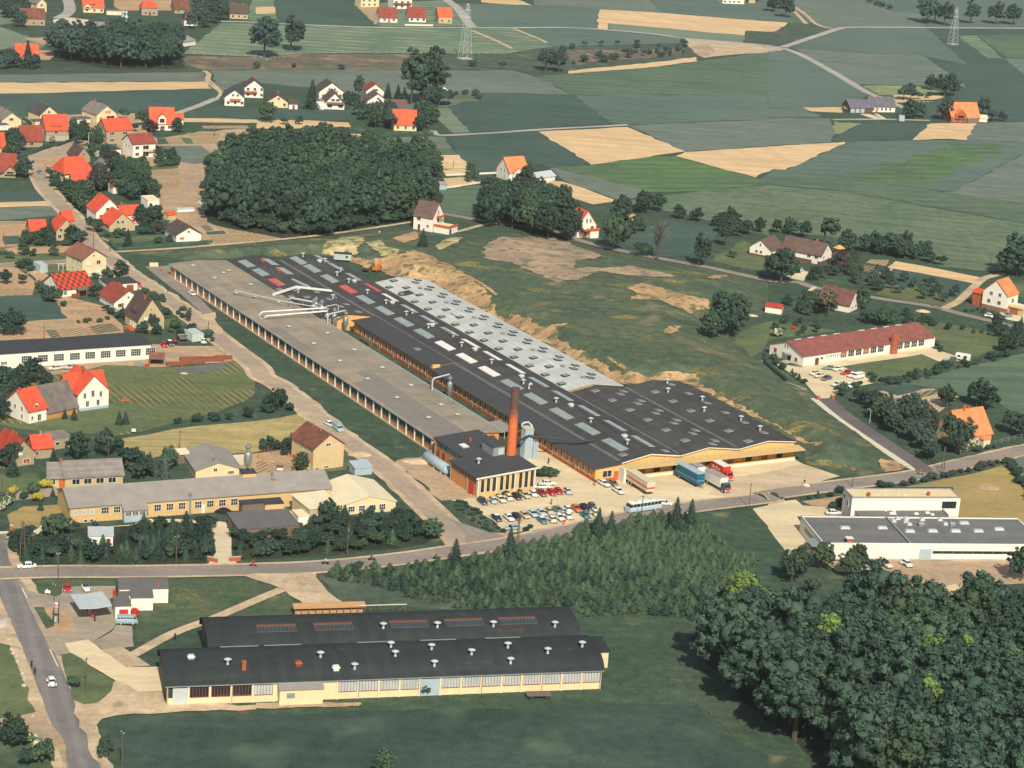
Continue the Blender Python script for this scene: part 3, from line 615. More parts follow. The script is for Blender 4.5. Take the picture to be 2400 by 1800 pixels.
def crown_mesh(seed,R,H,z0,boughs=9,clumps=11,per=26,ls=.24,cl=(.11,.19),flat=1.):
 """Boughs fill an uneven egg (R radius, H height, z0 underside); each bough carries leafy clumps, so sky and shade show between them."""
 rnd=random.Random(seed);mb=MB();c=Vector((0,0,z0+H*.5));L=[]
 for i in range(boughs):
  d=rdir(rnd,-.7);k=rnd.uniform(.4,.66)if i>1 else .1;r=R*rnd.uniform(.36,.56);b=c+Vector((d.x*R*k,d.y*R*k,d.z*H*.5*k))
  for _ in range(clumps):
   e=rdir(rnd,-.7);f=rnd.uniform(.72,1.06);L.append((b+Vector((e.x*r*f,e.y*r*f,e.z*r*f*H/R/2.1*flat)),R*rnd.uniform(*cl)))
  rings=[]
  for la in(-.92,-.4,.2,.7,.98):
   rr=math.sqrt(1-la*la)*r*.5;rings.append([(b.x+rr*math.cos(t*.785),b.y+rr*math.sin(t*.785),b.z+la*r*.5*H/R/2.1*flat)for t in range(8)])
  mb.loft(rings)  # solid core added inside the bough to block light through the crown
 for q,r in L:
  rings=[]
  for la in(-.9,-.3,.3,.75,.98):
   rr=math.sqrt(1-la*la)*r*.66;rings.append([(q.x+rr*math.cos(t*.898+la),q.y+rr*math.sin(t*.898+la),q.z+la*r*.62)for t in range(7)])
  mb.loft(rings)  # hidden core added so each clump stops light and shades as a ball
  for _ in range(per):
   d=rdir(rnd,-.5);p=q+d*r*rnd.uniform(.62,1.15)
   leaf(mb,p,(d+rdir(rnd)*.45).normalized(),ls*rnd.uniform(.7,1.3),rnd)
 return mb
def trunk_mb(h,r,limbs=4,seed=0,spread=2.):
 rnd=random.Random(seed);mb=MB();mb.tube([(0,0,-.4),(0,0,h*.5),(rnd.uniform(-.2,.2),0,h)],[r*1.25,r*.85,r*.45],8)
 for i in range(limbs):
  a=i*6.28/limbs+rnd.uniform(-.4,.4);s=h*rnd.uniform(.5,.75);mb.tube([(0,0,s),(math.cos(a)*spread*.5,math.sin(a)*spread*.5,s+h*.25),(math.cos(a)*spread,math.sin(a)*spread,s+h*.45)],[r*.45,r*.3,r*.14],5)
 return mb
def conifer_mesh(seed,R,H,tiers=13,per=15,ls=.5):
 rnd=random.Random(seed);mb=MB()
 mb.lathe([(R*.62,H*.06),(R*.45,H*.32),(R*.27,H*.6),(.02,H*.97)],n=7)
 for t in range(tiers):
  f=t/tiers;z=H*(.05+.93*f);r=R*(1-f)**.9+.1;n=max(4,int(per*(1-f*.7)))
  for i in range(n):
   a=6.283*(i+rnd.random())/n;rr=r*rnd.uniform(.75,1.12)
   for q in(.5,.8,1.):
    p=Vector((math.cos(a)*rr*q,math.sin(a)*rr*q,z-rr*q*.28+rnd.uniform(-.1,.1)))
    leaf(mb,p,(Vector((math.cos(a)*.55,math.sin(a)*.55,.8))+rdir(rnd)*.35).normalized(),ls*(1.1-f*.45),rnd)
 return mb
PROTO={}
def smooth_(o):o.data.polygons.foreach_set('use_smooth',[True]*len(o.data.polygons))
def proto(key,name,crown,trunk,m,tz=0):
 r=root(name,(0,0,-500),0,'x','tree');c=crown.mk('crown',m,r);smooth_(c)
 if trunk:trunk.mk('trunk',BARK,r)
 PROTO[key]=r
for i in range(4):proto('b%d'%i,'broadleaf_tree',crown_mesh(10+i,5.,11.2,.9,12,13,40,.32,(.11,.2)),trunk_mb(6,.32,4,i,2.2),LD)
for i in range(2):proto('t%d'%i,'broadleaf_tree',crown_mesh(30+i,3.4,12.4,1.,11,11,36,.29,(.13,.23)),trunk_mb(7,.28,4,i,1.4),LD)
for i in range(2):proto('g%d'%i,'garden_tree',crown_mesh(40+i,2.6,4.6,.5,7,10,38,.22,(.14,.24)),trunk_mb(2.6,.14,3,i,1.),LM)
for i in range(2):proto('c%d'%i,'spruce_tree',conifer_mesh(50+i,2.5,8.,18,20,.34),trunk_mb(2,.16,0),LC)
for i in range(3):proto('y%d'%i,'young_spruce',conifer_mesh(60+i,1.5,3.4,8,11,.33),trunk_mb(1,.08,0),LCL)
proto('w0','willow_tree',crown_mesh(71,4.2,5.6,.8,9,12,30,.26,(.12,.2),1.3),trunk_mb(3.5,.3,4,3,1.8),LM)
proto('l0','larch_tree',crown_mesh(75,2.4,7.5,1.,8,9,22,.24,(.13,.22),.8),trunk_mb(6,.2,5,4,1.4),LG)
_bm=trunk_mb(9,.3,7,9,2.6)
_rn=random.Random(4)
for i in range(46):
 a=_rn.uniform(0,6.28);z=_rn.uniform(4,9.5);L=_rn.uniform(1.4,3.4)*(1.2-z*.05);_bm.tube([(math.cos(a)*.6,math.sin(a)*.6,z-.8),(math.cos(a)*L*.6,math.sin(a)*L*.6,z+.6),(math.cos(a+.2)*L,math.sin(a+.2)*L,z+1.8)],[.1,.06,.02],4)
r_=root('bare_tree',(0,0,-500),0,'x','tree');_bm.mk('trunk',BARK,r_);PROTO['d0']=r_
_tw=MB()
for i in range(500):
 d=rdir(_rn,-.2);p=Vector((0,0,7))+Vector((d.x*3.4,d.y*3.4,d.z*3.4))*_rn.uniform(.5,1);leaf(_tw,p,rdir(_rn),.14,_rn)
_tw.mk('crown',LF_OLIVE,r_)
SHRUB={}
for i in range(3):
 o=crown_mesh(80+i,1.,1.5,0,4,7,28,.15,(.2,.36)).mk('shrub',LM);smooth_(o);o.location=(0,0,-500);SHRUB['s%d'%i]=o
index_kids()
SITE=None
def pln(key,p,h,label,group=None,m=None,wide=1.,name=None,rnd=random):
 """h: full height in metres."""
 base={'b':12.2,'t':13.4,'g':5.1,'c':8.,'y':3.4,'w':6.8,'l':8.5,'d':10.5}
 if key[0]=='s':
  o=SHRUB[key];c=o.copy();COL.objects.link(c);s=h/1.5;crown=c;c.name=name or 'shrub';cat='shrub'
 else:
  c=copy_tree(PROTO[key]);s=h/base[key[0]];crown=[k for k in c.children if k.name.startswith('crown')][0];cat='tree'
  if name or SITE:c.name=name or SITE
 c.location=(p[0],p[1],p[2]if len(p)>2 else 0);w=s*wide*rnd.uniform(.92,1.08);c.scale=(w,w,s);c.rotation_euler=(0,0,rnd.uniform(0,6.28))
 if m and crown.material_slots:crown.material_slots[0].link='OBJECT';crown.material_slots[0].material=m
 tag(c,label,cat,group);return c
def sct(poly,sp,keys,h,label,group,mats=(None,),wide=1.,name=None,cap=999,seed=1,edge=0,relief=False):
 rnd=random.Random(seed);P=hpoly(poly)if relief else[(p.x,p.y)for p in pts(poly)];out=[]
 x0,x1=min(p[0]for p in P),max(p[0]for p in P);y0,y1=min(p[1]for p in P),max(p[1]for p in P);tries=int((x1-x0)*(y1-y0)/sp/sp*22)
 for _ in range(tries):
  x,y=rnd.uniform(x0,x1),rnd.uniform(y0,y1)
  if not inside(x,y,P)or any((x-a)**2+(y-b)**2<sp*sp for a,b in out):continue
  out.append((x,y))
  if len(out)>=cap:break
 for x,y in out:pln(rnd.choice(keys),(x,y,hgt(x,y)if relief else 0),rnd.uniform(*h),label,group,rnd.choice(mats),wide,name,rnd)
 return len(out)
BB=['b0','b1','b2','b3'];SS=['s0','s1','s2'];YY=['y0','y1','y2'];GG=['g0','g1'];CC=['c0','c1']
DM=(LD,LD,LM,LD,LG)
SITE='forest_tree'
sct("D:462,472 520,488 610,500 700,508 790,486 890,470 925,430 880,385 800,352 700,345 600,345 540,350 500,372 470,420",7.,BB,(14,18),'dark broadleaf tree in the dense wood behind the grey roofed hall','trees of the wood behind the factory',(LD,LD,LD,LM),1.02,seed=3)
sct("D:1545,1445 1650,1415 1740,1400 1850,1390 1960,1400 2100,1395 2250,1390 2290,1660 2300,1880 2050,1850 1860,1700 1760,1640 1690,1590 1600,1500",7.4,BB,(15,20),'dense broadleaf tree of the forest below the white works building','trees of the forest',(LD,LD,LD,LM),1.06,seed=5)
sct("D:1500,1372 1560,1330 1640,1380 1620,1430 1560,1440",5.5,['g0','g1','t0'],(5,8),'low bushy tree at the edge of the forest beside the meadow','bushy trees at the forest edge',(LM,LG),seed=6)
sct("D:470,478 520,494 610,506 700,512 790,492 895,476 940,430 900,455 800,470 700,490 600,482 520,470",3.6,GG,(4,7),'bushy young tree at the near edge of the wood','undergrowth of the wood',(LD,LM),1.1,'forest_tree',seed=4)
for s,h,t in(("D:2030,1545",19,'pale yellow green tree in the middle of the dark forest'),("D:1985,1655",18,'yellow green tree low in the forest near the field'),("D:1600,1385",16,'light olive tree at the upper tip of the forest, by the young spruces'),("D:1775,1490",16,'lighter green tree in the forest, above its shaded edge')):
 pln(random.choice(BB),pt(s),h,t,None,LL,1.)
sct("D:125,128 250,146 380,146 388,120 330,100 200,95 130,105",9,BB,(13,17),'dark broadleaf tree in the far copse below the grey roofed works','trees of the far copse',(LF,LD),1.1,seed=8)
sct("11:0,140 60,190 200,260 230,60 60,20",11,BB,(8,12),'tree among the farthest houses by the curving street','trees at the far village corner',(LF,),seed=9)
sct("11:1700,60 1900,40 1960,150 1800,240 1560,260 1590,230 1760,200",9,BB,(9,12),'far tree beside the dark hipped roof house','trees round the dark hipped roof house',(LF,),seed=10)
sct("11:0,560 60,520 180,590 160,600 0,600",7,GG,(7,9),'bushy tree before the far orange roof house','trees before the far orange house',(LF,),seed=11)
SITE='field_tree'
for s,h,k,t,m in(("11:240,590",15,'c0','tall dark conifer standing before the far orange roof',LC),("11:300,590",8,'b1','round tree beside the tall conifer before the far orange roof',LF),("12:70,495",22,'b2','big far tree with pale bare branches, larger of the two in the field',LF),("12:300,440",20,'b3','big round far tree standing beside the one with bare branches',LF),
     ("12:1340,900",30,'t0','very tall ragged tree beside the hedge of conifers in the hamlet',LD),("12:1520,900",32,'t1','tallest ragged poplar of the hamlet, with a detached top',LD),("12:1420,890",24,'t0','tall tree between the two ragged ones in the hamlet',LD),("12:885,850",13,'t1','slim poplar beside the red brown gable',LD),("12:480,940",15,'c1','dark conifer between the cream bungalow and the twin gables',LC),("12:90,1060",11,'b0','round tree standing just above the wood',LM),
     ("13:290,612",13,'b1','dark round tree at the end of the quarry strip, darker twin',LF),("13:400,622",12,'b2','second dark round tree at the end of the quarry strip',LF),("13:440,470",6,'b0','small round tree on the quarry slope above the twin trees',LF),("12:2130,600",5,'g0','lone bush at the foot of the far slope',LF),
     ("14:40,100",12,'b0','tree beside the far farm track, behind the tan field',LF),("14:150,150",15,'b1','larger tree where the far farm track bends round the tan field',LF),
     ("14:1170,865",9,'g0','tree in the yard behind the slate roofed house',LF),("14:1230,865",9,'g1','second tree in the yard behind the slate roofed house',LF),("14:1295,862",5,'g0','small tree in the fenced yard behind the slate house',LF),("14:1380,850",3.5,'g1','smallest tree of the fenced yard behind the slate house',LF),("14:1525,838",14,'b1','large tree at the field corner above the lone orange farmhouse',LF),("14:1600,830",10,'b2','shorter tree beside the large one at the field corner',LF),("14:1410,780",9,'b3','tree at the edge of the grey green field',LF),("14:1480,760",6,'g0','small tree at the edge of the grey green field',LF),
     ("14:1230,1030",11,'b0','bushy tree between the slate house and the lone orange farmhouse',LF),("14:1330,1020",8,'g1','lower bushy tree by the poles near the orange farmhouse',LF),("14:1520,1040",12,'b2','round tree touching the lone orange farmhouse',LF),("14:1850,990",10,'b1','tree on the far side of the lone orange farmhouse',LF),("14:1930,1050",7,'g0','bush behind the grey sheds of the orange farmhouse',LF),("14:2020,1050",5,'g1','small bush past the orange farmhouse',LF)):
 pln(k,pt(s),h,t,None,m)
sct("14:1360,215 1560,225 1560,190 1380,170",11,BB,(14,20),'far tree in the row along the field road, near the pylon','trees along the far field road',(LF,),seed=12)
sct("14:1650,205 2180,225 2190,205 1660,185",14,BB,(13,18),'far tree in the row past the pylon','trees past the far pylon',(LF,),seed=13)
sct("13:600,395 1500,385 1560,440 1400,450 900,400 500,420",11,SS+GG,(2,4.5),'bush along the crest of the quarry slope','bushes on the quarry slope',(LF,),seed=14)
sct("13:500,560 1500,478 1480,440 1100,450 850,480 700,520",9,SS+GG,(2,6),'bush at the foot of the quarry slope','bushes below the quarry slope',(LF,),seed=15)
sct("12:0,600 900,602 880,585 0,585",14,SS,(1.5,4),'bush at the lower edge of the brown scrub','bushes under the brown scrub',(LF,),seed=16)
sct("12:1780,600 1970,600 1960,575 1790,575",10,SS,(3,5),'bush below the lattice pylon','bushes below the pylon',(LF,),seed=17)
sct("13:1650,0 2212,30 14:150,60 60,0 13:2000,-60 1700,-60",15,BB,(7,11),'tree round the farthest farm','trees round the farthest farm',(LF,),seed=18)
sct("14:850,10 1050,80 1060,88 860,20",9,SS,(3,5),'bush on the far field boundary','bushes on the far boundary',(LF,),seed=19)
SITE=None
sct("12:900,1020 1180,1010 1190,1130 1060,1130 900,1040 870,990",6.5,BB+GG,(7,10),'leafy tree beside the orange roof in the hamlet','trees round the hamlet orange house',(LD,LM,LG),seed=20)
sct("12:1400,1000 1500,1020 1540,1120 1400,1150 1420,1080",6,BB,(7,10),'tree at the far side of the hamlet orange house','trees past the hamlet orange house',(LD,LM),seed=21)
sct("12:1460,880 1660,905 1650,925 1470,925",6,GG+['b1'],(6,11),'tree round the small grey roof in the hamlet','trees round the small grey roof',(LD,),seed=22)
sct("12:1110,850 1300,870 1300,900 1120,880",5,CC,(7,9),'conifer in the row behind the hamlet gables','conifers behind the hamlet gables',(LC,),seed=23)
sct("12:1190,1130 1400,1135 1400,1120 1200,1115",5,GG,(4,6),'small tree before the wall of the hamlet orange house','small trees before the hamlet house',(LM,),seed=24)
sct("12:1710,815 1930,815 1940,870 1930,880 1910,870 1900,825 1710,825",5,SS+CC,(2,4),'bush round the walled far garden','bushes of the walled garden',(LF,),seed=25)
sct("12:230,1070 440,1070 440,1080 230,1080",7,GG,(3.5,5),'small garden tree before the bright field strip','small trees before the field strip',(LM,),seed=26)
sct("12:780,860 850,870 860,935 790,930",5,GG,(4,6),'tree between the paired gables of the hamlet','trees between hamlet gables',(LD,),seed=27)
sct("12:1350,1350 1430,1350 1540,1460 1580,1540 1450,1530",6,BB,(8,13),'tree at the outer corner of the wood by the tan plots','trees at the wood corner',(LD,LM),seed=28)
sct("12:1790,1525 1920,1500 1950,1570 1830,1570",6,GG,(3,6),'bush by the lane to the orange gable house','bushes by the lane',(LM,),seed=29)
SITE='garden_tree'
sct("E2:700,1010 900,1060 1130,1210 840,1210 640,1110",4.2,GG,(4,6),'garden tree before the low orange wing by the street','garden trees before the orange wing',(LM,LD),seed=30)
sct("E2:1130,1020 1330,1000 1380,1150 1160,1180",4.5,GG+BB,(6,9),'copper tinted tree behind the orange mansard roof','copper tinted trees',(LF_COP,LG),seed=31)
sct("E2:1420,900 1700,960 1860,1110 1820,1211 1480,1211 1400,1100",5,BB+GG,(6,9),'leafy tree in the thicket beside the allotments','thicket trees by the allotments',(LD,LM),seed=32)
sct("E2:1260,730 1500,780 1480,900 1300,850",4.4,GG,(4,7),'garden tree in front of the flat white garage','trees before the white garage',(LD,LF_COP),seed=33)
sct("E2:1600,800 2150,770 2180,840 1640,860",4,SS,(1.8,3.4),'shrub in the hedge below the white two storey house','hedge shrubs below the white house',(LM,LD),1.3,seed=34)
sct("E2:1920,690 2050,700 2160,800 1960,780",5,GG,(3.5,5),'small tree on the slope beside the white two storey house','slope trees by the white house',(LD,),seed=35)
sct("E2:860,420 1060,440 1060,560 900,580",5,BB,(6,9),'round tree between the two red roof houses','trees between the red roofs',(LD,),seed=36)
sct("E2:0,560 240,560 250,690 120,740 0,740",5,BB+GG,(5,8),'tree behind the clipped hedge at the street bend','trees behind the clipped hedge',(LD,LM),seed=37)
sct("E2:1080,650 1180,640 1180,720 1080,720",4,GG,(4,5.5),'bush at the foot of the pale street post','bushes by the street post',(LM,),seed=38)
sct("E2:1160,540 1270,500 1280,590 1170,600",5,GG,(5,7),'tree at the corner of the tall beige house','trees at the beige house corner',(LM,),seed=39)
sct("E2:1690,380 1900,400 1900,430 1640,430",5,GG,(4,6),'dark shrub behind the brown roof of the white house','dark shrubs behind the white house',(LF_COP,LD),seed=40)
for s,h,k,t,m in(("E2:300,985",9,'b0','round dark tree at the street junction',LD),("E2:1760,345",8,'b1','tree standing before the orange house with white dormer',LM),("E2:2180,430",7,'b2','tree at the corner of the orange house with white dormer',LM),("E2:1530,260",5,'g0','small tree by the cream gable under construction',LM),("E2:650,560",3.2,'g1','white blossoming shrub before the orange house',LB),("E2:620,1010",6,'l0','airy tree by the street fence beside the mansard house',LG),("E2:720,950",6,'l0','second airy tree beside the mansard house',LG),("E2:970,975",6,'b3','dark tree top against the mansard house wall',LF_COP),
     ("21:430,450",10,'c0','broad dark spruce before the small orange roof houses',LC),("21:1105,480",7,'c1','stout conifer on the lawn by the street',LC),("21:810,350",6,'g0','tree at the kerb below the white gable house',LM),("21:1320,300",9,'b1','large tree between the red roofed wing and the bungalow',LD),("21:1230,290",8,'b2','tree at the corner of the red roofed wing',LD),("21:1060,730",5.5,'g1','bushy tree at the street corner by the cream house',LD),("21:820,760",2.8,'g0','round bush before the cream two storey house',LM),("21:1630,1130",5,'t0','slim tree on the verge by the gravel street',LD),("21:1330,1200",6.5,'l0','dark conifer before the beige steep gable',LC),("21:1230,1230",4.2,'g1','leafy bush before the beige steep gable',LD),("21:1360,1240",4.5,'b3','leafy tree at the end of the long workshop',LD),("21:790,925",5.5,'l0','conifer before the porch of the checkered roof house',LC),("21:870,905",4.8,'l0','small conifer between the checkered and red brown roofs',LC),("21:120,1240",8.5,'b0','big tree behind the long white workshop',LD),("21:30,1240",8,'b1','big tree at the frame edge behind the workshop',LD),("21:50,800",5,'b2','round tree in the kitchen garden',LD),("21:190,800",4,'g0','smaller round tree in the kitchen garden',LM),("21:210,550",4.6,'g1','fruit tree in the garden strip, largest of its row',LM)):
 pln(k,pt(s),h,t,None,m)
sct("21:200,420 370,420 330,480 230,480",4,GG,(3.5,5),'bush by the small orange roof','bushes by the small orange roof',(LM,),seed=41)
sct("21:640,400 740,420 720,460 620,450",4,GG,(4,6),'bush on the street side of the beige house','bushes by the beige house',(LD,),seed=42)
sct("21:440,465 600,455 610,470 440,475",3,SS,(1.6,2.4),'hedge shrub below the beige house','hedge shrubs below the beige house',(LD,),1.3,seed=43)
sct("21:60,560 620,545 610,560 70,585",6,GG,(2.2,3.6),'small fruit tree in the garden strip','fruit trees of the garden strip',(LM,),seed=44)
sct("21:650,60 780,50 760,200 640,170 560,60",5,BB,(6,9),'tree by the street above the white gable house','trees above the white gable house',(LD,LM),seed=45)
sct("21:1000,20 1330,10 1340,100 1200,90 1050,60",5.5,BB,(6,9),'tree behind the white gable house','trees behind the white gable house',(LD,LM),seed=46)
sct("21:880,370 1040,360 1060,400 900,405",3.2,SS,(1.5,2.6),'shrub before the beige gable','shrubs before the beige gable',(LM,LD),1.2,seed=47)
sct("21:1180,340 1440,310 1460,370 1200,370",3.4,SS+GG,(2,3.4),'shrub in the garden by the white bungalow','shrubs by the white bungalow',(LD,LF_COP),1.2,seed=48)
sct("21:1340,430 1500,400 1510,440 1360,450",3,SS,(1.5,2.2),'low shrub before the bungalow','low shrubs before the bungalow',(LD,),1.3,seed=49)
sct("21:300,830 460,820 570,990 480,1000 340,880",3.8,SS+GG,(2.2,3.8),'overgrown bush beside the checkered roof house','overgrown bushes by the checkered roof',(LD,LM),seed=50)
sct("21:160,660 240,640 260,690 180,690",3.6,SS,(2.4,3.2),'bush by the pale container','bushes by the container',(LD,),seed=51)
sct("21:650,1130 940,1100 950,1120 670,1140",2.4,SS,(1.,1.7),'low bean bush in the vegetable garden','low bushes in the vegetable garden',(LM,),seed=52)
sct("21:1430,1180 1700,1190 1860,1310 1820,1320 1600,1260 1440,1210",3.2,SS+GG,(1.8,3.2),'hedge bush by the street above the yard','hedge bushes above the yard',(LD,LM),1.1,seed=53)
sct("21:1260,840 1420,920 1400,970 1340,960 1230,860",3,SS,(1.4,2.4),'shrub at the street edge by the steep gable house','street shrubs by the steep gable',(LM,),seed=54)
sct("21:1400,1030 1580,1030 1600,1100 1480,1060 1400,1060",3,SS,(1.2,2),'shrub on the terrace by the steep gable house','terrace shrubs',(LD,),1.2,seed=55)
sct("21:880,1010 1060,1080 1060,1110 1000,1110",3.2,SS+GG,(2,3.4),'dark bush at the corner of the steep gable house','dark bushes by the steep gable',(LD,),seed=56)
sct("21:880,710 1020,710 1100,740 940,745",3.2,SS,(1.5,2.4),'shrub before the cream house','shrubs before the cream house',(LM,),seed=57)
SITE=None
sct("31:0,0 420,-20 400,50 200,60 170,200 0,330",5,BB+GG,(5,8),'tree behind the white cottage with red roof','trees behind the white cottage',(LD,),seed=58)
sct("31:560,640 900,600 960,640 720,660",4.6,BB,(5.5,8),'round tree between the beige house and the grey roofs','trees between beige and grey roofs',(LD,),seed=59)
sct("31:980,500 1120,620 1150,820 1080,760 990,560",4,GG,(3,5),'bush along the hay field','bushes along the hay field',(LM,LD),seed=60)
sct("31:1090,740 1500,740 1510,820 1200,830 1060,770",4.2,GG+CC,(4.5,7.5),'garden tree before the grey arched roof','garden trees before the grey arched roof',(LD,LM,LG),seed=61)
sct("31:0,720 130,720 120,800 0,800",4.5,GG+CC,(5,8),'dark tree at the frame edge by the beige house','dark trees at the beige house',(LD,),seed=62)
sct("31:1420,370 2212,310 32:0,290 310,240 200,90 60,190 31:2200,280 1430,350",4.4,['y0','y1','g0','s1'],(1.8,4.2),'small conifer in the row along the nursery field','small conifers along the nursery field',(LC,LD),seed=63)
for s,h,k,t,m in(("32:180,220",6.5,'b1','bushy tree beside the diagonal street, at the nursery field',LD),("31:640,310",3.6,'c0','small conifer before the old barn roof, larger one',LC),("31:560,300",3,'c1','small conifer before the old barn roof',LC),("31:1030,352",4.2,'c0','conifer pair on the lawn, first of two',LC),("31:1085,345",4,'c1','conifer pair on the lawn, second of two',LC),("31:460,690",4.5,'c1','conifer before the flat beige extension',LC),("32:380,760",5.4,'b2','round leafy tree at the corner of the two storey house',LM),("32:60,570",3.2,'g0','small tree at the hay field edge by the red posts',LD),("32:130,570",3.5,'g1','second small tree at the hay field edge',LD),("32:250,570",3.6,'g0','bush by the balcony of the two storey house',LD),("32:300,540",4.2,'c0','conifer by the balcony of the two storey house',LC),("32:250,620",2.6,'g1','low tree by the garden path',LD),("31:350,1090",2.8,'c0','single small spruce on the mustard lawn',LC),("31:130,1090",2.2,'c1','small blue spruce on the mustard lawn',LG),("31:380,900",2.6,'s0','yellow flowering bush by the bungalow steps',LF_YEL),("31:500,1340",6.,'w0','weeping willow by the pale driveway',LM),("32:620,1200",6.2,'b0','tallest tree before the cream hall front',LD),("32:1540,1330",5.2,'w0','small willow at the end of the street thicket',LM)):
 pln(k,pt(s),h,t,None,m)
sct("31:90,950 520,930 520,1000 240,1040 60,1010",3.4,SS+CC,(1.8,3.6),'shrub of the bed between path and mustard lawn','shrubs of the mustard lawn bed',(LD,LM,LB,LF_YEL),seed=64)
sct("31:0,1040 70,1040 60,1120 0,1120",3,SS,(2,3),'blossoming bush at the frame edge','blossoming bushes at the edge',(LB,),seed=65)
sct("31:590,1235 900,1215 910,1235 620,1255",2.6,SS,(1,1.8),'clipped shrub under the long yellow works wall','shrubs under the yellow works',(LD,),1.3,seed=66)
SITE='roadside_tree'
sct("31:70,1420 260,1330 380,1350 420,1280 560,1300 640,1420 720,1440 1000,1440 1080,1340 1200,1240 1500,1230 1780,1230 1840,1440 1760,1540 300,1550 150,1500",2.7,CC+['g1','g0','c0'],(2.6,4.4),'dark tree in the belt along the street below the yellow works','trees of the belt below the yellow works',(LC,LD,LM,LC),1.35,seed=67,cap=150)
sct("31:2010,1330 2120,1300 32:0,1330 180,1300 420,1280 540,1180 740,1150 1200,1130 1330,1190 1480,1290 1430,1370 700,1470 0,1500 31:2080,1510",2.9,CC+['g0','g0','g1','b1'],(2.2,3.8),'tree in the belt between the sheds and the street','trees of the belt between sheds and street',(LC,LD,LM,LD),1.4,seed=68,cap=150)
SITE=None
sct("33:200,800 360,790 350,830 250,840",3.4,SS,(2.2,3.),'rounded shrub in the clump beside the boiler house','shrub clump beside the boiler house',(LD,),1.5,seed=69)
sct("32:1690,1020 1790,1010 1960,1140 2150,1285 2010,1285 1810,1130",2.,SS,(.6,1.2),'low shrub in the planting strip beside the car park','low shrubs of the planting strip',(LD,LC),1.4,seed=70)
sct("32:1915,1005 2212,945 33:180,915 0,965 32:1930,1030",2.1,SS,(.7,1.4),'little shrub at the foot of the boiler house front','little shrubs at the boiler house',(LD,LC),1.2,seed=71,cap=12)
sct("33:60,1290 180,1262 170,1245 50,1270",2.2,SS,(.8,1.6),'little shrub at the street end of the car park','little shrubs at the car park end',(LC,),seed=72)
import numpy as np
def plantation(poly,sp,keys,h,label,group,mats,wide,seed):
 rnd=random.Random(seed);P=[(p.x,p.y)for p in pts(poly)];x0,x1=min(p[0]for p in P),max(p[0]for p in P);y0,y1=min(p[1]for p in P),max(p[1]for p in P);out=[]
 for _ in range(int((x1-x0)*(y1-y0)/sp/sp*14)):
  x,y=rnd.uniform(x0,x1),rnd.uniform(y0,y1)
  if inside(x,y,P)and not any((x-a)**2+(y-b)**2<sp*sp for a,b in out):out.append((x,y))
 out.sort(key=lambda q:q[1]);V,N=[],0
 for x,y in out[:295]:pln(rnd.choice(keys),(x,y),rnd.uniform(*h),label,group,rnd.choice(mats),wide,None,rnd)
 src={}
 for k in keys:
  me=[c for c in PROTO[k].children if c.name.startswith('crown')][0].data;a=np.empty(len(me.vertices)*3,np.float32);me.vertices.foreach_get('co',a);src[k]=(a.reshape(-1,3),[tuple(p.vertices)for p in me.polygons])
 fs=[]
 for x,y in out[295:]:
  a,f=src[rnd.choice(keys)];s=rnd.uniform(*h)/3.4;t=rnd.uniform(0,6.28);c,d=math.cos(t)*s*wide,math.sin(t)*s*wide
  V.append(np.stack([a[:,0]*c-a[:,1]*d+x,a[:,0]*d+a[:,1]*c+y,a[:,2]*s],1));fs+=[tuple(i+N for i in q)for q in f];N+=len(a)
 if V:
  me=bpy.data.meshes.new('young_spruces');me.from_pydata(np.concatenate(V).tolist(),[],fs);me.materials.append(LCL);o=bpy.data.objects.new('spruce_thicket',me);COL.objects.link(o);tag(o,'thicket of young spruces at the far side of the plantation, along the road',kind='stuff')
plantation("32:650,1655 900,1600 1650,1560 2212,1440 33:360,1360 560,1290 640,1220 800,1240 1300,1130 1560,1160 1700,1280 1900,1450 2100,1540 43:1900,0 1740,200 1640,340 1560,380 1200,330 640,340 500,290 42:2212,300 1800,290 1400,200 1000,80 620,20",2.05,YY,(1.4,2.7),'young spruce of the dense plantation above the arched black roofs','young spruces of the plantation',(LCL,LCL,LC,LM),1.7,seed=73)
sct("32:680,1620 900,1590 900,1640 700,1659",3.5,GG+['y0'],(3,4.6),'bush at the street end of the plantation','bushes at the plantation end',(LD,LM),seed=74)
for s,h,t in(("32:1720,1570",7.,'dark taller spruce by the road at the plantation edge'),("32:2190,1500",8.,'pointed spruce at the roadside above the plantation'),("33:740,1330",8.2,'tall spruce group leader at the roadside across from the car park'),("33:850,1320",7.,'second tall spruce across from the car park'),("33:1410,1260",9,'tallest spruce at the roadside across from the bus'),("33:1540,1230",7.6,'pointed spruce beside the tallest one across from the bus')):
 pln('c1',pt(s),h,t,None,LC)
for s,h,m,t,k in(("41:110,1490",7.2,LD,'dense dark bush at the corner of the dirt turnout','b0'),("41:225,1650",4.,LD,'small round tree on the grass by the lower road','g0'),("41:370,1610",4.4,LM,'leafy bush with pale flowers by the lower road','g1'),("41:340,1530",3,LB,'cream blossoming shrub by the lower road','s1'),("41:240,1450",2.6,LB,'cream blossoming shrub beside the dense dark bush','s2'),("41:640,980",3.2,LM,'young tree on the triangular grass island','g0'),("41:890,1560",3.6,LM,'young tree at the field corner by the road','g1'),("42:1110,1760",6,LM,'leafy tree top at the bottom of the field','b2'),("42:1455,1010",2.5,LD,'round bush at the grey door of the arched hall','s0')):
 pln(k,pt(s),h,t,None,m)
SITE=None
_z=lambda s:Gh(*P2(s)[0])
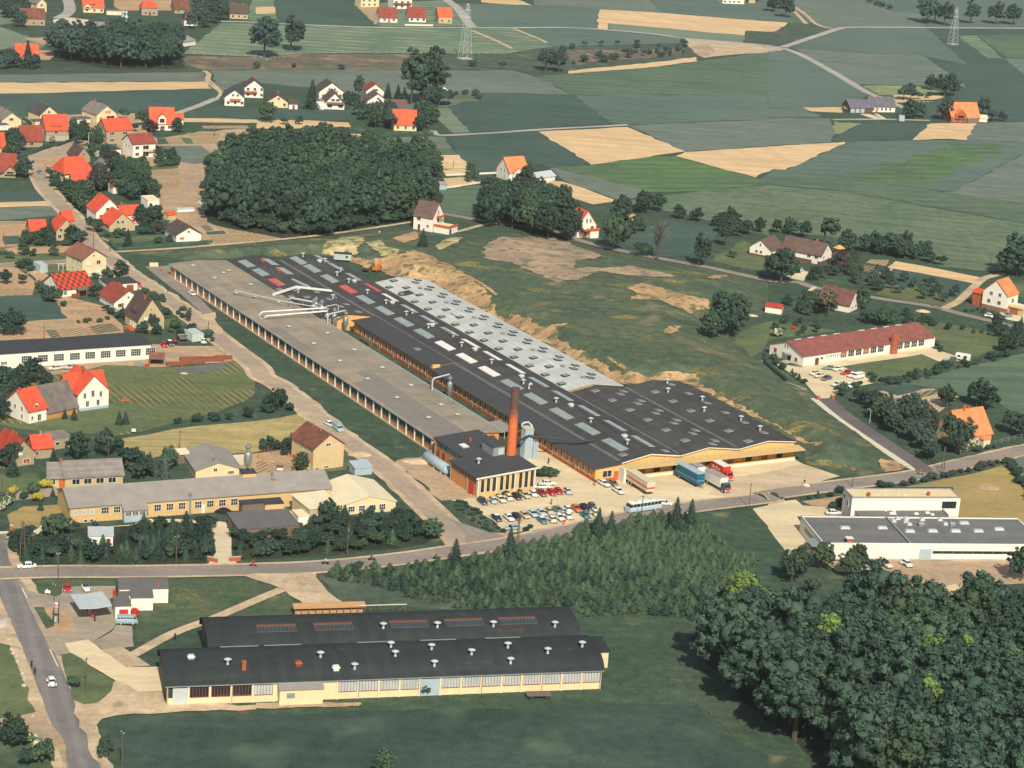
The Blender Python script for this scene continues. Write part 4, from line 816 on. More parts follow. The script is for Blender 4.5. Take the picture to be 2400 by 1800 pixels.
for s,h,k,t,m,w in(("23:1860,1240",15.5,'b1','huge rounded tree standing alone on the rough meadow',LD,1.),("23:1730,1270",9,'b2','lower leafy tree against the huge rounded one',LM,1.),("23:1935,1180",12,'b0','second crown merged with the huge rounded tree',LD,.9),
      ("23:1610,640",12.5,'b3','roadside tree casting its shadow on the narrow road, in the middle',LD,.9),("23:1120,560",6,'g0','small roadside tree beside the bare one',LM,1),("23:870,510",15,'b0','large tree beside the house with red balcony',LM,.75),("23:920,320",13,'b2','tree behind the large one by the house with red balcony',LD,.8),("23:970,160",6,'g1','tree at the hedge corner of the tan garden',LD,1),("24:110,790",14,'b1','broad tree before the long brown roofed house',LD,1.),("24:60,760",11,'b3','tree beside the broad one before the long brown roof',LD,1),("24:480,480",14,'l0','tall dark conifer behind the long brown roofed house',LC,1.2),("24:690,520",9,'b2','round tree beside the small thatched pavilion',LD,1),("24:2150,735",17,'b0','great dark tree at the top of the sandy lane',LD,1.2),("24:2060,730",11,'b2','lower dark tree at the foot of the great one',LD,1.1),("24:790,1020",8.5,'b3','leafy tree beside the half hidden brown roof',LD,1),("24:520,1080",11,'l0','airy olive tree before the brown roof',LF_OLIVE,1.3),("24:940,1150",6.5,'w0','willow like tree behind the school roof',LM,1),("24:440,770",6.5,'l0','conifer by the drive with the white car',LC,1.2),("24:500,760",6,'l0','reddish slim tree by the drive',LF_COP,.8),("24:370,760",5.5,'c0','spruce at the roadside by the drive',LC,1.1),("24:320,990",6,'c1','dark conifer in the garden below the brown roof',LC,1),("24:100,1250",3,'s0','flowering shrub before the red roofed shed',LB,1.2),("24:1395,1140",3.2,'g0','round bush behind the school by the road',LD,1),
      ("34:1620,600",12,'b1','broad tree hiding the front of the orange roof house',LD,1.),("34:1390,660",6,'g0','bush at the junction below the orange roof house',LD,1.2),("34:1290,270",6.5,'t0','round tree in the vegetable plot',LM,.8),("34:1530,200",7,'b0','tree behind the small red roof annex',LD,1),("34:1800,200",9,'b3','tree behind the orange roof, near the green field',LD,1),("34:1900,220",7,'g1','smaller tree behind the orange roof',LD,1),("34:2090,430",7.5,'b1','tree on the far side of the orange roof house',LD,1),("34:2200,470",7,'b2','tree at the frame edge past the orange roof house',LD,1),
      ("13:130,1575",8,'b0','tree before the low white annex of the orange gable house',LM,1),("22:1440,470",7,'c0','dark conifer standing alone on the plot by the white house',LC,1.),("23:1850,470",9,'l0','tall conifer in the hedge by the brown roofed house',LC,1.2),("23:1970,390",6,'l0','copper leaved tree in the hedge',LF_COP,1),("23:1900,570",3,'g0','lone bush on the lawn of the brown roofed house',LM,1),("44:2180,40",9,'b0','tree at the frame edge above the sand heap',LD,1)):
 pln(k,_z(s),h,t,None,m,w)
pln('d0',_z("23:1255,590"),15,'bare thin branched tree leaning over the narrow road',None,None,.9)
sct("22:2000,170 2212,160 23:130,150 560,330 560,430 300,420 200,370 0,330 22:2020,330",6,BB,(11,16),'tall leafy tree in the grove before the half hidden houses','trees of the grove by the narrow road',(LD,LM),.9,seed=75)
sct("22:2000,120 2150,60 23:200,60 300,150 100,170",7,BB,(8,12),'tree at the back of the grove','trees at the back of the grove',(LD,),seed=76)
sct("23:1080,200 1320,190 1330,170 1100,150",5,BB,(6,9),'dark bush tree on the hedge of the pasture, near the garden','bush trees of the pasture hedge',(LD,),seed=77)
sct("23:1390,240 1640,260 1640,250 1400,215",5,GG,(4,7),'bush in the hedge at the pasture edge','bushes of the pasture hedge',(LD,),seed=78)
sct("23:1740,290 1920,300 1960,380 1900,400 1750,320",5,BB+GG,(5,8),'tree in the hedge above the brown roofed house','trees above the brown roofed house',(LD,),seed=79)
sct("23:2000,380 2212,350 24:350,420 340,390 100,330 23:2100,340",5,BB,(5,8),'tree behind the brown roofed house','trees behind the brown roofed house',(LD,),seed=80)
sct("24:800,520 1180,590 1360,610 1340,560 900,470",5,BB,(6,9),'tree in the tall hedge along the pasture','trees of the tall hedge',(LD,),1.1,seed=81)
sct("24:1390,620 1500,640 1490,600 1400,590",5,GG,(4,6),'bush at the end of the tall hedge','bushes at the hedge end',(LD,),seed=82)
sct("24:560,560 780,600 740,650 660,700 560,740 540,640",5,GG,(4,7),'garden tree beside the vegetable plots','garden trees by the plots',(LM,LD,LF_COP),seed=83)
sct("24:700,700 880,700 1600,880 1620,920 1480,980 950,870 740,790",6.2,GG,(2.8,4.6),'fruit tree of the orchard between the road and the plots','fruit trees of the orchard',(LM,LD,LG),seed=84)
sct("23:950,300 1150,240 1100,330 960,420",4,GG+SS,(2.5,5),'bush beside the sloping dark field','bushes by the dark field',(LM,LG),seed=85)
sct("34:590,60 640,110 900,200 1000,280 960,330 700,150",4.4,GG+BB,(4.5,7),'tree in the row beside the new asphalt street','trees beside the new street',(LD,LM),seed=86)
sct("34:960,310 1180,290 1380,420 1420,580 1330,620 1120,470",5,BB,(6,9.5),'dense tree between the new street and the orange roof house','dense trees by the new street',(LG,LD,LG),seed=87)
sct("34:960,890 1190,860 2040,670 2050,690 1200,885 970,900",2.3,SS,(1.2,2.2),'hedge shrub between the road and the mustard lawn','hedge shrubs of the mustard lawn',(LD,LF_COP,LD),1.2,seed=88,cap=60)
sct("34:2060,690 2110,690 2300,960 2300,1050",2.6,SS,(1.6,2.4),'hedge shrub on the far side of the mustard lawn','far hedge shrubs of the mustard lawn',(LD,),1.3,seed=89)
sct("34:300,1000 640,945 630,960 330,1012",2.4,SS+['y0'],(1,2.2),'small conifer by the flower bed at the white block','small conifers by the white block',(LC,),seed=90)
sct("34:540,1080 620,1050 620,1090 560,1100",3,SS,(2,3),'dark shrub at the shaded wall of the white block','shrubs at the shaded wall',(LD,),seed=91)
sct("34:150,1600 440,1600 560,1650 44:400,60 100,80",5,BB,(7,10),'tree against the corner of the white works building','trees at the white works corner',(LD,LM),seed=92)
sct("34:600,1640 760,1620 740,1659 44:700,30 600,40",4.5,BB,(6,8),'tree before the parked cars of the white works','trees before the parked cars',(LD,LM),seed=93)
sct("24:1240,1090 1340,1130 1560,1170 1900,1220 1920,1240 1560,1190 1250,1130",3.,['y0','y1','s1'],(1.5,2.6),'little conifer in the curved row behind the school lawn','little conifers of the school lawn',(LC,),.9,seed=94)
sct("24:1940,1190 2212,1200 2212,1360 2060,1400 1990,1300",4.4,GG+CC,(3.5,6),'tree at the far end of the school lawn','trees at the school lawn end',(LD,LC),seed=95)
sct("24:1000,1659 1560,1500 2080,1420 2090,1440 1600,1545 1100,1690",3.2,['y0','y1','s0','s1','g0'],(1.4,3),'bush in the hedge between the school lawn and the green field','bushes of the school hedge',(LD,LC),seed=96)
sct("24:830,1600 920,1640 34:560,60 640,60 24:1000,1650 880,1580",3.2,SS,(1.3,2.2),'shrub at the lower side of the school car park','shrubs of the school car park',(LD,),seed=97)
sct("24:-40,1400 90,1480 330,1640 320,1659 40,1500 -60,1440",2.6,SS+YY,(1.3,2.4),'shrub along the wall of the school car park','shrubs along the school wall',(LC,LD),seed=98)
sct("24:1440,1300 1540,1390 1500,1400 1420,1320",3,SS,(1.4,2),'shrub at the gable end of the school','shrubs at the school gable',(LD,),seed=99)
sct("24:0,1110 200,1110 560,1180 500,1240 0,1260",4,GG,(2,3.5),'bush in the hollow behind the school','bushes behind the school',(LD,LM),seed=100,cap=10)
sct("24:160,980 380,930 560,1000 480,1090 220,1060",4.6,GG,(3,5),'bush in the overgrown garden below the brown roof','bushes of the overgrown garden',(LD,LM),seed=101)
sct("24:820,1100 1000,1100 1200,1060 1400,1090 1380,1130 1000,1170 840,1150",4.4,GG,(2.4,4.2),'bush between the school roof and the road','bushes by the road behind the school',(LD,LM),seed=102)
sct("24:1650,1040 1840,1010 1990,1060 1980,1080 1840,1060",2.6,SS,(.8,1.4),'low shrub before the white house with brick annex','low shrubs before the brick annex',(LD,),seed=103)
sct("34:1680,560 1960,540 1970,570 1700,600",3,SS,(1.2,2.2),'shrub in the fenced front garden of the orange roof house','shrubs of the fenced front garden',(LD,LB),seed=104)
MWH=mat('render_white',(252,244,226),rough=.85,var=.05,scale=.4);MCR=mat('render_cream',(240,220,174),rough=.85,var=.06,scale=.4)
MBE=mat('render_beige',(206,184,142),rough=.9,var=.08,scale=.7);MGB=mat('render_grey_beige',(178,160,132),rough=.9,var=.08,scale=.7)
M_YEL=mat('brick_yellow',(222,186,130),rough=.9,var=.08,scale=1.5);M_ORNB=mat('brick_orange',(206,146,92),rough=.9,var=.1,scale=1.5)
MBK=mat('brick_red',(178,98,66),rough=.9,var=.15,scale=2.5);M_BRB=mat('brick_brown',(120,84,68),rough=.9,var=.12,scale=2)
MGL=mat('window_glass',(46,52,56),rough=.12,var=.25,scale=.8,spec=.6);M_GLASSG=mat('window_glass_pale',(190,198,196),rough=.3,var=.1,scale=.5)
MFW=mat('frame_white',(240,236,222),rough=.6,var=.03);M_FRB=mat('frame_brown',(160,84,50),rough=.7,var=.08);MWO=mat('wood_orange',(206,104,56),rough=.7,var=.1);M_DOORB=mat('door_brown',(110,72,52),rough=.7,var=.1)
MGR=mat('metal_grey',(150,156,156),rough=.5,var=.08);MLG=mat('metal_pale',(200,206,204),rough=.45,var=.06);M_GALV=mat('galvanised',(170,174,172),rough=.38,var=.12,metal=.5,scale=1.2);M_DARK=mat('dark_opening',(40,38,40),rough=.9,var=.1)
M_RED=mat('paint_red',(218,62,44),rough=.5,var=.05);MBG=mat('paint_bluegrey',(178,196,202),rough=.5,var=.06);MST=mat('paint_dark',(62,62,66),rough=.6,var=.1);MCO=mat('concrete',(196,186,164),rough=.9,var=.08)
MTI=mat('timber_grey',(126,112,98),rough=.9,var=.15,scale=2)
def rt(name,col,band=.34,amt=.2,col2=None,blot=.17):
 """Tile courses as fine bands up the slope with blotches."""
 if name in _mats:return _mats[name]
 m=mat(name,col,rough=.85,var=blot,scale=.45,col2=col2);n=m.node_tree.nodes;l=m.node_tree.links;b=n["Principled BSDF"]
 src=b.inputs["Base Color"].links[0].from_socket;tc=n.new("ShaderNodeTexCoord");sx=n.new("ShaderNodeSeparateXYZ");l.new(tc.outputs["Object"],sx.inputs[0])
 a=n.new("ShaderNodeMath");a.operation='MULTIPLY';l.new(sx.outputs[2],a.inputs[0]);a.inputs[1].default_value=1/band
 f=n.new("ShaderNodeMath");f.operation='FRACT';l.new(a.outputs[0],f.inputs[0])
 r=n.new("ShaderNodeMapRange");r.inputs[3].default_value=1-amt;r.inputs[4].default_value=1.05;l.new(f.outputs[0],r.inputs[0])
 mx=n.new("ShaderNodeMix");mx.data_type='RGBA';mx.blend_type='MULTIPLY';mx.inputs[0].default_value=1;l.new(src,mx.inputs[6]);l.new(r.outputs[0],mx.inputs[7]);l.new(mx.outputs[2],b.inputs["Base Color"]);return m
RO=rt('tile_orange',(242,106,68));RR=rt('tile_orange_red',(234,94,64));R_ORL=rt('tile_orange_light',(244,146,92));R_RED=rt('tile_red_brown',(158,78,62));R_BRN=rt('tile_brown',(116,92,84));RD=rt('tile_dark_brown',(96,80,74));R_DRK=rt('slate_dark',(86,84,88));R_GRY=rt('tile_grey',(142,132,124));R_RUST=rt('tile_weathered',(150,90,70),col2=(104,76,66));R_SLT=rt('slate_blue',(112,112,120));R_OLD=rt('roof_old_cement',(136,128,118),col2=(112,104,98),blot=.2)
RF=mat('roof_felt',(66,68,71),rough=.9,var=.09,scale=.25);R_FELT2=mat('roof_felt_grey',(112,108,106),rough=.9,var=.07,scale=.3);R_CEM=mat('roof_cement',(156,150,141),rough=.85,var=.1,scale=.35);R_CREAM=mat('roof_cream',(240,224,186),rough=.8,var=.05,scale=.3)
_c=mat('tile_checkered',(214,74,46),rough=.85,var=.08);_n=_c.node_tree.nodes;_l=_c.node_tree.links;_tc=_n.new("ShaderNodeTexCoord");_mp=_n.new("ShaderNodeMapping");_ck=_n.new("ShaderNodeTexChecker")
_mp.inputs["Scale"].default_value=(1,0,1.35);_ck.inputs["Scale"].default_value=.95;_ck.inputs[1].default_value=A_((222,76,46));_ck.inputs[2].default_value=A_((112,62,52));_l.new(_tc.outputs["Object"],_mp.inputs[0]);_l.new(_mp.outputs[0],_ck.inputs[0]);_l.new(_ck.outputs[0],_n["Principled BSDF"].inputs["Base Color"]);R_CHK=_c
def win(par,side,u,z,w,h,W_,D_,frame=MFW,pane=MGL,nx=2,ny=1,name='window',y0=None):
 """side F/B/L/R of a W x D box; u: centre along the wall; z: sill height."""
 a,b=MB(),MB();t=.09
 def put(mb,u0,u1,z0,z1,d0,d1):
  if side=='F':mb.box(u0,u1,-d1+(y0 or 0),-d0+(y0 or 0),z0,z1)
  elif side=='R':mb.box(W_+d0,W_+d1,u0,u1,z0,z1)
  elif side=='L':mb.box(-d1,-d0,u0,u1,z0,z1)
  else:mb.box(u0,u1,D_+d0,D_+d1,z0,z1)
 u0,u1=u-w/2,u+w/2
 put(a,u0-t,u0,z-t,z+h+t,.003,.10);put(a,u1,u1+t,z-t,z+h+t,.003,.10);put(a,u0,u1,z-t,z,.003,.13);put(a,u0,u1,z+h,z+h+t,.003,.10)
 for i in range(1,nx):put(a,u0+w*i/nx-.035,u0+w*i/nx+.035,z,z+h,.003,.085)
 for i in range(1,ny):
  for k in range(nx):put(a,u0+w*k/nx+.036,u0+w*(k+1)/nx-.036,z+h*i/ny-.03,z+h*i/ny+.03,.003,.082)
 put(b,u0+.001,u1-.001,z+.001,z+h-.001,.002,.045)
 f=a.mk(name,frame,par);b.mk('pane',pane,f);return f
def gable_roof(mb,W_,D_,wh,rh,ridge,o=.4,th=.22,oe=None):
 oe=o if oe is None else oe
 if ridge=='x':
  k=rh/(D_/2);P=[(-o,wh-o*k),(D_/2,wh+rh),(D_+o,wh-o*k),(D_+o,wh-o*k+th),(D_/2,wh+rh+th*1.1),(-o,wh-o*k+th)];mb.prism(P,-oe,W_+oe,'x')
 else:
  k=rh/(W_/2);P=[(-o,wh-o*k),(W_/2,wh+rh),(W_+o,wh-o*k),(W_+o,wh-o*k+th),(W_/2,wh+rh+th*1.1),(-o,wh-o*k+th)];mb.prism(P,-oe,D_+oe,'y')
def body(mb,W_,D_,wh,rh,ridge):
 if ridge=='x':mb.prism([(0,-.3),(D_,-.3),(D_,wh-.01),(D_/2,wh+rh-.01),(0,wh-.01)],0,W_,'x')
 elif ridge=='y':mb.prism([(0,-.3),(W_,-.3),(W_,wh-.01),(W_/2,wh+rh-.01),(0,wh-.01)],0,D_,'y')
 else:mb.box(0,W_,0,D_,-.3,wh)
def chimney(par,x,y,z0,h=1.3,s=.6,m=MBK):
 c=MB().box(x-s/2,x+s/2,y-s/2,y+s/2,z0-1.2,z0+h).box(x-s/2-.06,x+s/2+.06,y-s/2-.06,y+s/2+.06,z0+h-.25,z0+h-.12).mk('chimney',m,par)
 return c
def house(name,label,cat,A,B,D_,wh,rh,ridge='x',roof=RO,wall=MWH,ang=None,W_=None,wins=(),chim=(),o=.4,group=None,style='gable',plinth=None,doors=(),dorm=(),th=.22,z=None,balc=(),frame=MFW):
 a,b=(_z(A)if z=='h' else pt(A)),(_z(B)if z=='h' else pt(B));d=b-a
 w=W_ or Vector((d.x,d.y)).length;an=math.atan2(d.y,d.x)if ang is None else math.radians(ang)
 r=root(name,(a.x,a.y,min(a.z,b.z)),an,label,cat,group)
 mb=MB();rb=MB()
 if style=='gable':body(mb,w,D_,wh,rh,ridge);gable_roof(rb,w,D_,wh,rh,ridge,o,th)
 elif style=='hip':
  mb.box(0,w,0,D_,-.3,wh);q=min(w,D_)*.36;e=[(-o,-o,wh),(w+o,-o,wh),(w+o,D_+o,wh),(-o,D_+o,wh)];lx=max(.3,w/2-q)
  t_=[(lx,D_/2-.15,wh+rh),(w-lx,D_/2-.15,wh+rh),(w-lx,D_/2+.15,wh+rh),(lx,D_/2+.15,wh+rh)];rb.hexa([(p[0],p[1],p[2]-.12)for p in e],e);rb.hexa([(p[0],p[1],p[2]+.002)for p in e],t_)
 elif style=='flat':
  mb.box(0,w,0,D_,-.3,wh);rb.box(-o,w+o,-o,D_+o,wh,wh+.22)
 elif style=='mono':
  mb.prism([(0,-.3),(D_,-.3),(D_,wh+rh-.01),(0,wh-.01)],0,w,'x');k=rh/D_;rb.prism([(-o,wh-o*k),(D_+o,wh+rh+o*k),(D_+o,wh+rh+o*k+.18),(-o,wh-o*k+.18)],-o,w+o,'x')
 elif style=='arch':
  P=[(D_/2-(D_/2+o)*math.cos(math.pi*i/12),wh+rh*math.sin(math.pi*i/12)**.8)for i in range(13)];Q=[(D_/2-(D_/2-.15)*math.cos(math.pi*i/12),wh-.15+rh*math.sin(math.pi*i/12)**.8)for i in range(13)]
  if ridge=='y':
   P=[(w/2-(w/2+o)*math.cos(math.pi*i/12),wh+rh*math.sin(math.pi*i/12)**.8)for i in range(13)];Q=[(w/2-(w/2-.15)*math.cos(math.pi*i/12),wh-.15+rh*math.sin(math.pi*i/12)**.8)for i in range(13)]
  for i in range(12):rb.prism([P[i],P[i+1],Q[i+1],Q[i]],-o,(w if ridge=='x' else D_)+o,ridge)
  mb.prism([(Q[0][0],-.3)]+[(p[0],p[1]-.005)for p in Q]+[(Q[-1][0],-.3)],0,w if ridge=='x' else D_,ridge)
 mb.mk('wall',wall,r);ro=rb.mk('roof',roof,r,smooth=(style=='arch'))
 if plinth:MB().box(-.04,w+.04,-.04,D_+.04,-.3,plinth[0]).mk('plinth',plinth[1],r)
 for s in wins:
  kw=s[5]if len(s)>5 else{}
  kw.setdefault('frame',frame);win(r,s[0],s[1],s[2],s[3],s[4],w,D_,**kw)
 for side,u,dw,dh,dm in doors:
  m2=MB()
  if side=='F':m2.box(u-dw/2,u+dw/2,-.06,.02,0,dh)
  elif side=='R':m2.box(w-.02,w+.06,u-dw/2,u+dw/2,0,dh)
  else:m2.box(-.06,.02,u-dw/2,u+dw/2,0,dh)
  m2.mk('door',dm,r)
 for c in chim:chimney(ro,c[0],c[1],c[2],*(c[3:]))
 for x,wd,z0,hd,dep,kind in dorm:
  y=dep;dm=MB();L=D_*.5
  if kind=='g':dm.prism([(x-wd/2,z0),(x+wd/2,z0),(x+wd/2,z0+hd),(x,z0+hd+wd*.45),(x-wd/2,z0+hd)],y,L,'y')
  else:dm.prism([(y,z0),(L,z0),(L,z0+hd+.3),(y,z0+hd)],x-wd/2,x+wd/2,'x')
  d_=dm.mk('dormer',wall if kind=='g' else MTI,ro);dr=MB()
  if kind=='g':dr.prism([(x-wd/2-.25,z0+hd-.18),(x,z0+hd+wd*.45+.04),(x+wd/2+.25,z0+hd-.18),(x+wd/2+.25,z0+hd+.02),(x,z0+hd+wd*.45+.24),(x-wd/2-.25,z0+hd+.02)],y-.25,L,'y')
  else:dr.prism([(y-.25,z0+hd-.03),(L,z0+hd+.32),(L,z0+hd+.48),(y-.25,z0+hd+.13)],x-wd/2-.2,x+wd/2+.2,'x')
  dr.mk('dormer_roof',roof,ro)
  q=MB().box(x-wd*.3,x+wd*.3,y-.05,y+.02,z0+hd*.25,z0+hd*.85).mk('dormer_window',MGL,ro)
 for x0,x1,y0,y1,z0,m_ in balc:MB().box(x0,x1,y0,y1,z0,z0+.18).box(x0,x1,y0-.04,y0+.06,z0+.18,z0+1.05).box(x0-.04,x0+.06,y0+.06,y1,z0+.18,z0+1.05).box(x1-.06,x1+.04,y0+.06,y1,z0+.18,z0+1.05).mk('balcony',m_,r)
 return r,w
def gw(W_,D_,F=2,floors=1,R=0,L=0,gable=0,z0=.9,w=1.3,h=1.3,gz=0,fl=2.7,**kw):
 out=[]
 for f in range(floors):
  for i in range(F):out.append(('F',W_*(i+.5)/F,z0+f*fl,w,h,dict(kw)))
  for i in range(R):out.append(('R',D_*(i+.5)/R,z0+f*fl,w,h,dict(kw)))
  for i in range(L):out.append(('L',D_*(i+.5)/L,z0+f*fl,w,h,dict(kw)))
 for i in range(gable):out.append(('F',W_*(.5+(i-(gable-1)/2)*.22),gz,w*.8,h*.8,dict(kw)))
 return out
H=house
H('village_house','far cream house with bright orange roof and white front gable, by the top edge','house',"11:720,108","11:897,113",10,3.2,4.5,'x',RO,MCR,wins=gw(13,9,3),dorm=((6,3.4,3.6,1.4,1.2,'p'),(2.2,4.2,2.4,1.2,-.8,'g')),chim=((9,5,7.6),))
H('village_shed','flat cream garage row beside the far bright orange roof','garage',"11:920,128","11:1052,132",4,2.4,0,'x',R_GRY,MCR,style='flat',o=.15,doors=(('F',2,2.2,2,MFW),('F',5,2.2,2,MFW)))
H('village_house','far house with dull red roof half behind a round tree','house',"11:182,218","11:390,222",9,4.2,4.8,'x',R_RUST,MGB,wins=gw(14,9,3,R=2),chim=((8,4.5,9),))
H('village_house','far cream house showing a narrow gable with one shutter','house',"11:318,108","11:402,106",10,5.2,3,'y',R_GRY,MCR,wins=gw(6,9,1,2))
H('village_house','far beige villa with hipped red roof and small porch','house',"11:1222,132","11:1362,136",9,4.6,3.6,'x',RR,MGB,style='hip',wins=gw(10,9,2,R=1),chim=((5,4.5,8),),doors=(('F',5,1.1,2,M_DOORB),))
H('village_house','far dull red roof among trees next to the hipped villa','house',"11:1508,116","11:1636,118",9,2.8,5.2,'x',R_RUST,MGB,wins=gw(9,9,2))
H('village_house','far white house under a dark hipped roof with dormer','house',"11:1592,222","11:1745,226",10,3.4,5.2,'x',RD,MWH,style='hip',wins=gw(11,9,3,w=1.6),dorm=((5.4,3,4.2,1.2,1.6,'p'),),chim=((3,5,8.2,1),(8,5,8.2,1)))
H('village_house','far beige house with broad dark brown roof above the lane','house',"11:1985,160","11:2140,166",9,3.4,5.4,'x',RD,MBE,wins=gw(11,9,3),chim=((3,4.5,8.6,.8),(8.5,4.5,8.6,.8)))
H('workshop','far grey roofed works hall by the copse','workshop',"11:795,275","11:985,225",15,3.2,1.2,'x',R_CEM,MWH,ang=25,W_=14,wins=gw(12,9,3))
H('workshop','long low shed with grey roof at the end of the far copse','shed',"11:1518,414","11:1632,342",12,2.6,1.8,'x',R_CEM,MWH,ang=62,W_=18)
H('village_house','far bright orange house behind conifers, with a low wing','house',"11:140,528","11:332,532",10,3.,5.2,'x',RO,MBE,wins=gw(12,9,3,R=1),chim=((4,5,8.3,.8),))
H('village_house','low orange roofed wing at the far frame edge, beside the house behind conifers','house',"11:45,510","11:138,514",7,2.6,2.4,'x',RO,MBE,wins=gw(6,7,1))
for x in(1062,1090):
 tag(MB().lathe([(1.1,0),(1.1,6.5),(.5,7.5),(.5,9),(1.,9.1),(.7,9.8)],n=12).mk('silo',MLG,loc=pt("11:%d,245"%x)),'slim pale silo behind the far copse, %s'%('touching the works hall' if x<1080 else 'second from the works hall'),'silo')
H('village_house','far white bungalow with red brown roof and small dormer, path to its orange door','house',"12:1070,192","12:1220,196",10,3.,5.6,'x',R_RED,MWH,wins=gw(11.6,9,2),doors=(('F',5.8,1.4,2.1,MWO),),dorm=((5.8,3,4.,1.1,1.5,'p'),))
H('village_house','far white bungalow with red brown roof, between its twin and the orange roof','house',"12:1320,188","12:1466,193",10,3.,5.6,'x',R_RED,MWH,wins=gw(11.3,9,3,w=1.6),dorm=((6,4.4,4.,1.1,1.5,'p'),))
H('village_house','far beige house with bright orange roof behind two bushes','house',"12:1576,200","12:1692,203",9,4.4,4.6,'x',RO,MBE,wins=gw(9,9,2,R=1))
H('village_house','far cream cube house cut by the top edge','house',"12:905,60","12:1062,60",9,5.6,2,'x',R_GRY,MCR,wins=gw(12,9,3,2))
H('village_house','far white house with long balcony at the top edge','house',"12:1185,75","12:1345,76",9,6.2,2.5,'x',R_GRY,MWH,wins=gw(12.4,9,3,2,w=1.7),balc=((0,12.4,-1.2,0,2.8,M_FRB),))
H('farmhouse','farthest white farmhouse at the top edge','house',"13:1820,30","13:2005,36",9,3.6,3,'x',R_BRN,MWH,wins=gw(14,9,4))
H('farmhouse','small orange roofed barn beside the farthest farmhouse','barn',"13:2045,25","13:2100,28",7,3,2.6,'x',RR,MBE)
H('hamlet_house','white gable house with dark roof at the end of the farm track','house',"11:1940,912","11:2107,918",11,4.2,3.4,'y',R_DRK,MWH,wins=gw(10,11,3,w=1.2,gable=2,gz=4.6),balc=((2.5,7.5,-1.1,0,2.5,MWO),))
H('hamlet_house','white and orange gable house with dark roof above the dark gable one','house',"11:2112,842","12:60,848",10,5.,3.6,'y',RD,MWH,wins=gw(9.9,10,3,2,w=1.2),balc=((0,6,-1.2,0,2.4,MWO),),chim=((5,5,8.8,.8),))
H('hamlet_house','wide cream bungalow with low dark gable roof','house',"12:88,926","12:282,934",10,2.6,3.4,'y',RD,MCR,wins=gw(11.6,10,2,w=1.2,gable=1,gz=3.8),chim=((5.8,6,6.2,.9),))
H('hamlet_garage','small white annex with dark roof beside the cream bungalow','garage',"12:285,942","12:358,944",7,2.6,1.6,'x',RD,MWH,doors=(('F',2.2,1.2,1.9,M_FRB),))
H('hamlet_house','chalet gable house with orange trimmed dark roof, rear one of the pair','house',"12:545,852","12:756,856",12,3.6,4.4,'y',RD,MWH,wins=gw(12.8,12,3,w=1.3,gable=2,gz=4.2),balc=((4,9,-1.1,0,3.,MWO),))
H('hamlet_house','white gable house with balcony and wide dark roof, front one of the pair','house',"12:590,942","12:762,948",12,3.2,4.8,'y',R_BRN,MWH,wins=gw(10.4,12,2,w=2.2,gable=2,gz=4.),balc=((1,9.4,-1.2,0,2.6,MTI),),o=.8)
H('hamlet_garage','pale grey garage cube beside the front chalet gable','garage',"12:516,946","12:588,948",7,4,0,'x',R_CEM,MWH,style='flat',o=.1)
H('hamlet_house','white gable house with red brown roof and wide window','house',"12:950,842","12:1104,846",10,3.4,3.4,'y',R_RED,MWH,wins=(('F',4.6,3.2,2.4,1.2,dict(nx=5)),('F',2,.9,1.2,1.2)))
H('hamlet_house','white gable house with faded brown roof in front of the red brown one','house',"12:962,918","12:1134,922",11,2.8,3.4,'y',R_BRN,MWH,wins=gw(10.4,11,2,w=1.2,gable=1,gz=3.4))
H('hamlet_house','brown roofed house behind the big orange roof of the hamlet','house',"12:1135,1000","12:1310,1003",9,2.8,4.2,'x',R_BRN,MBE,wins=gw(10,9,3))
H('hamlet_house','hamlet house with steep bright orange roof behind low trees','house',"12:1190,1128","12:1386,1134",9.5,3.,6.,'x',RO,MCR,wins=gw(11,9,3,R=2,w=1.),chim=((10,4.7,8.8,.6),))
H('hamlet_house','small grey roofed white house half hidden by trees','house',"12:1572,832","12:1674,836",8,2.8,2.4,'y',R_GRY,MWH,wins=gw(6,8,1))
H('village_house','orange roof just showing above the edge of the wood','house',"12:938,1370","12:1136,1376",8,3.6,3.6,'x',RO,MBE,chim=((10.5,4,7,.6),))
H('shed','small blue grey garden hut beside the tan plot','shed',"12:1585,1640","12:1642,1640",2.5,2.2,.8,'x',R_CEM,MBG,o=.15)
H('long_house','long house with blue grey slate roof and white front, chimneys on its ridge','house',"14:890,968","14:1096,970",10,3.,4.2,'x',R_SLT,MWH,wins=gw(12.4,10,5,w=1.),doors=(('F',3.2,1.2,2.1,MWO),),chim=((.8,5,7.2,1),(6,5,7.2,1)))
H('long_house','brown brick wing with slate roof and three white garage doors','house',"14:706,974","14:886,970",9,2.7,3.5,'x',R_SLT,M_BRB,ang=20,wins=(('L',3,1,.9,1.1),('L',5,1,.9,1.1),('L',7,1,.9,1.1)),doors=tuple(('F',1.6+i*2.9,2.2,2.2,MBG)for i in range(3)))
H('farmhouse','lone farmhouse with broad orange roof and red dormer gable','house',"14:1580,1058","14:1822,1062",11,3.2,6.4,'x',R_ORL,MBK,wins=gw(15,10,4,R=2),chim=((9.6,5.5,8.6,.8),),dorm=((5,6,2.,2.2,-1,'g'),))
H('shed','grey sheet shed at the corner of the lone farmhouse','shed',"14:1722,1064","14:1800,1066",4,2.4,.5,'x',R_CEM,MTI,style='mono',o=.2)
H('shed','white pitched lean-to past the lone farmhouse','shed',"14:1805,1052","14:1892,1056",5,2,1.2,'x',R_CREAM,MWH)
H('caravan_hut','small white box hut by the farm lane','hut',"14:1132,1046","14:1178,1048",2.5,2.6,0,'x',MLG,MBG,style='flat',o=.05)
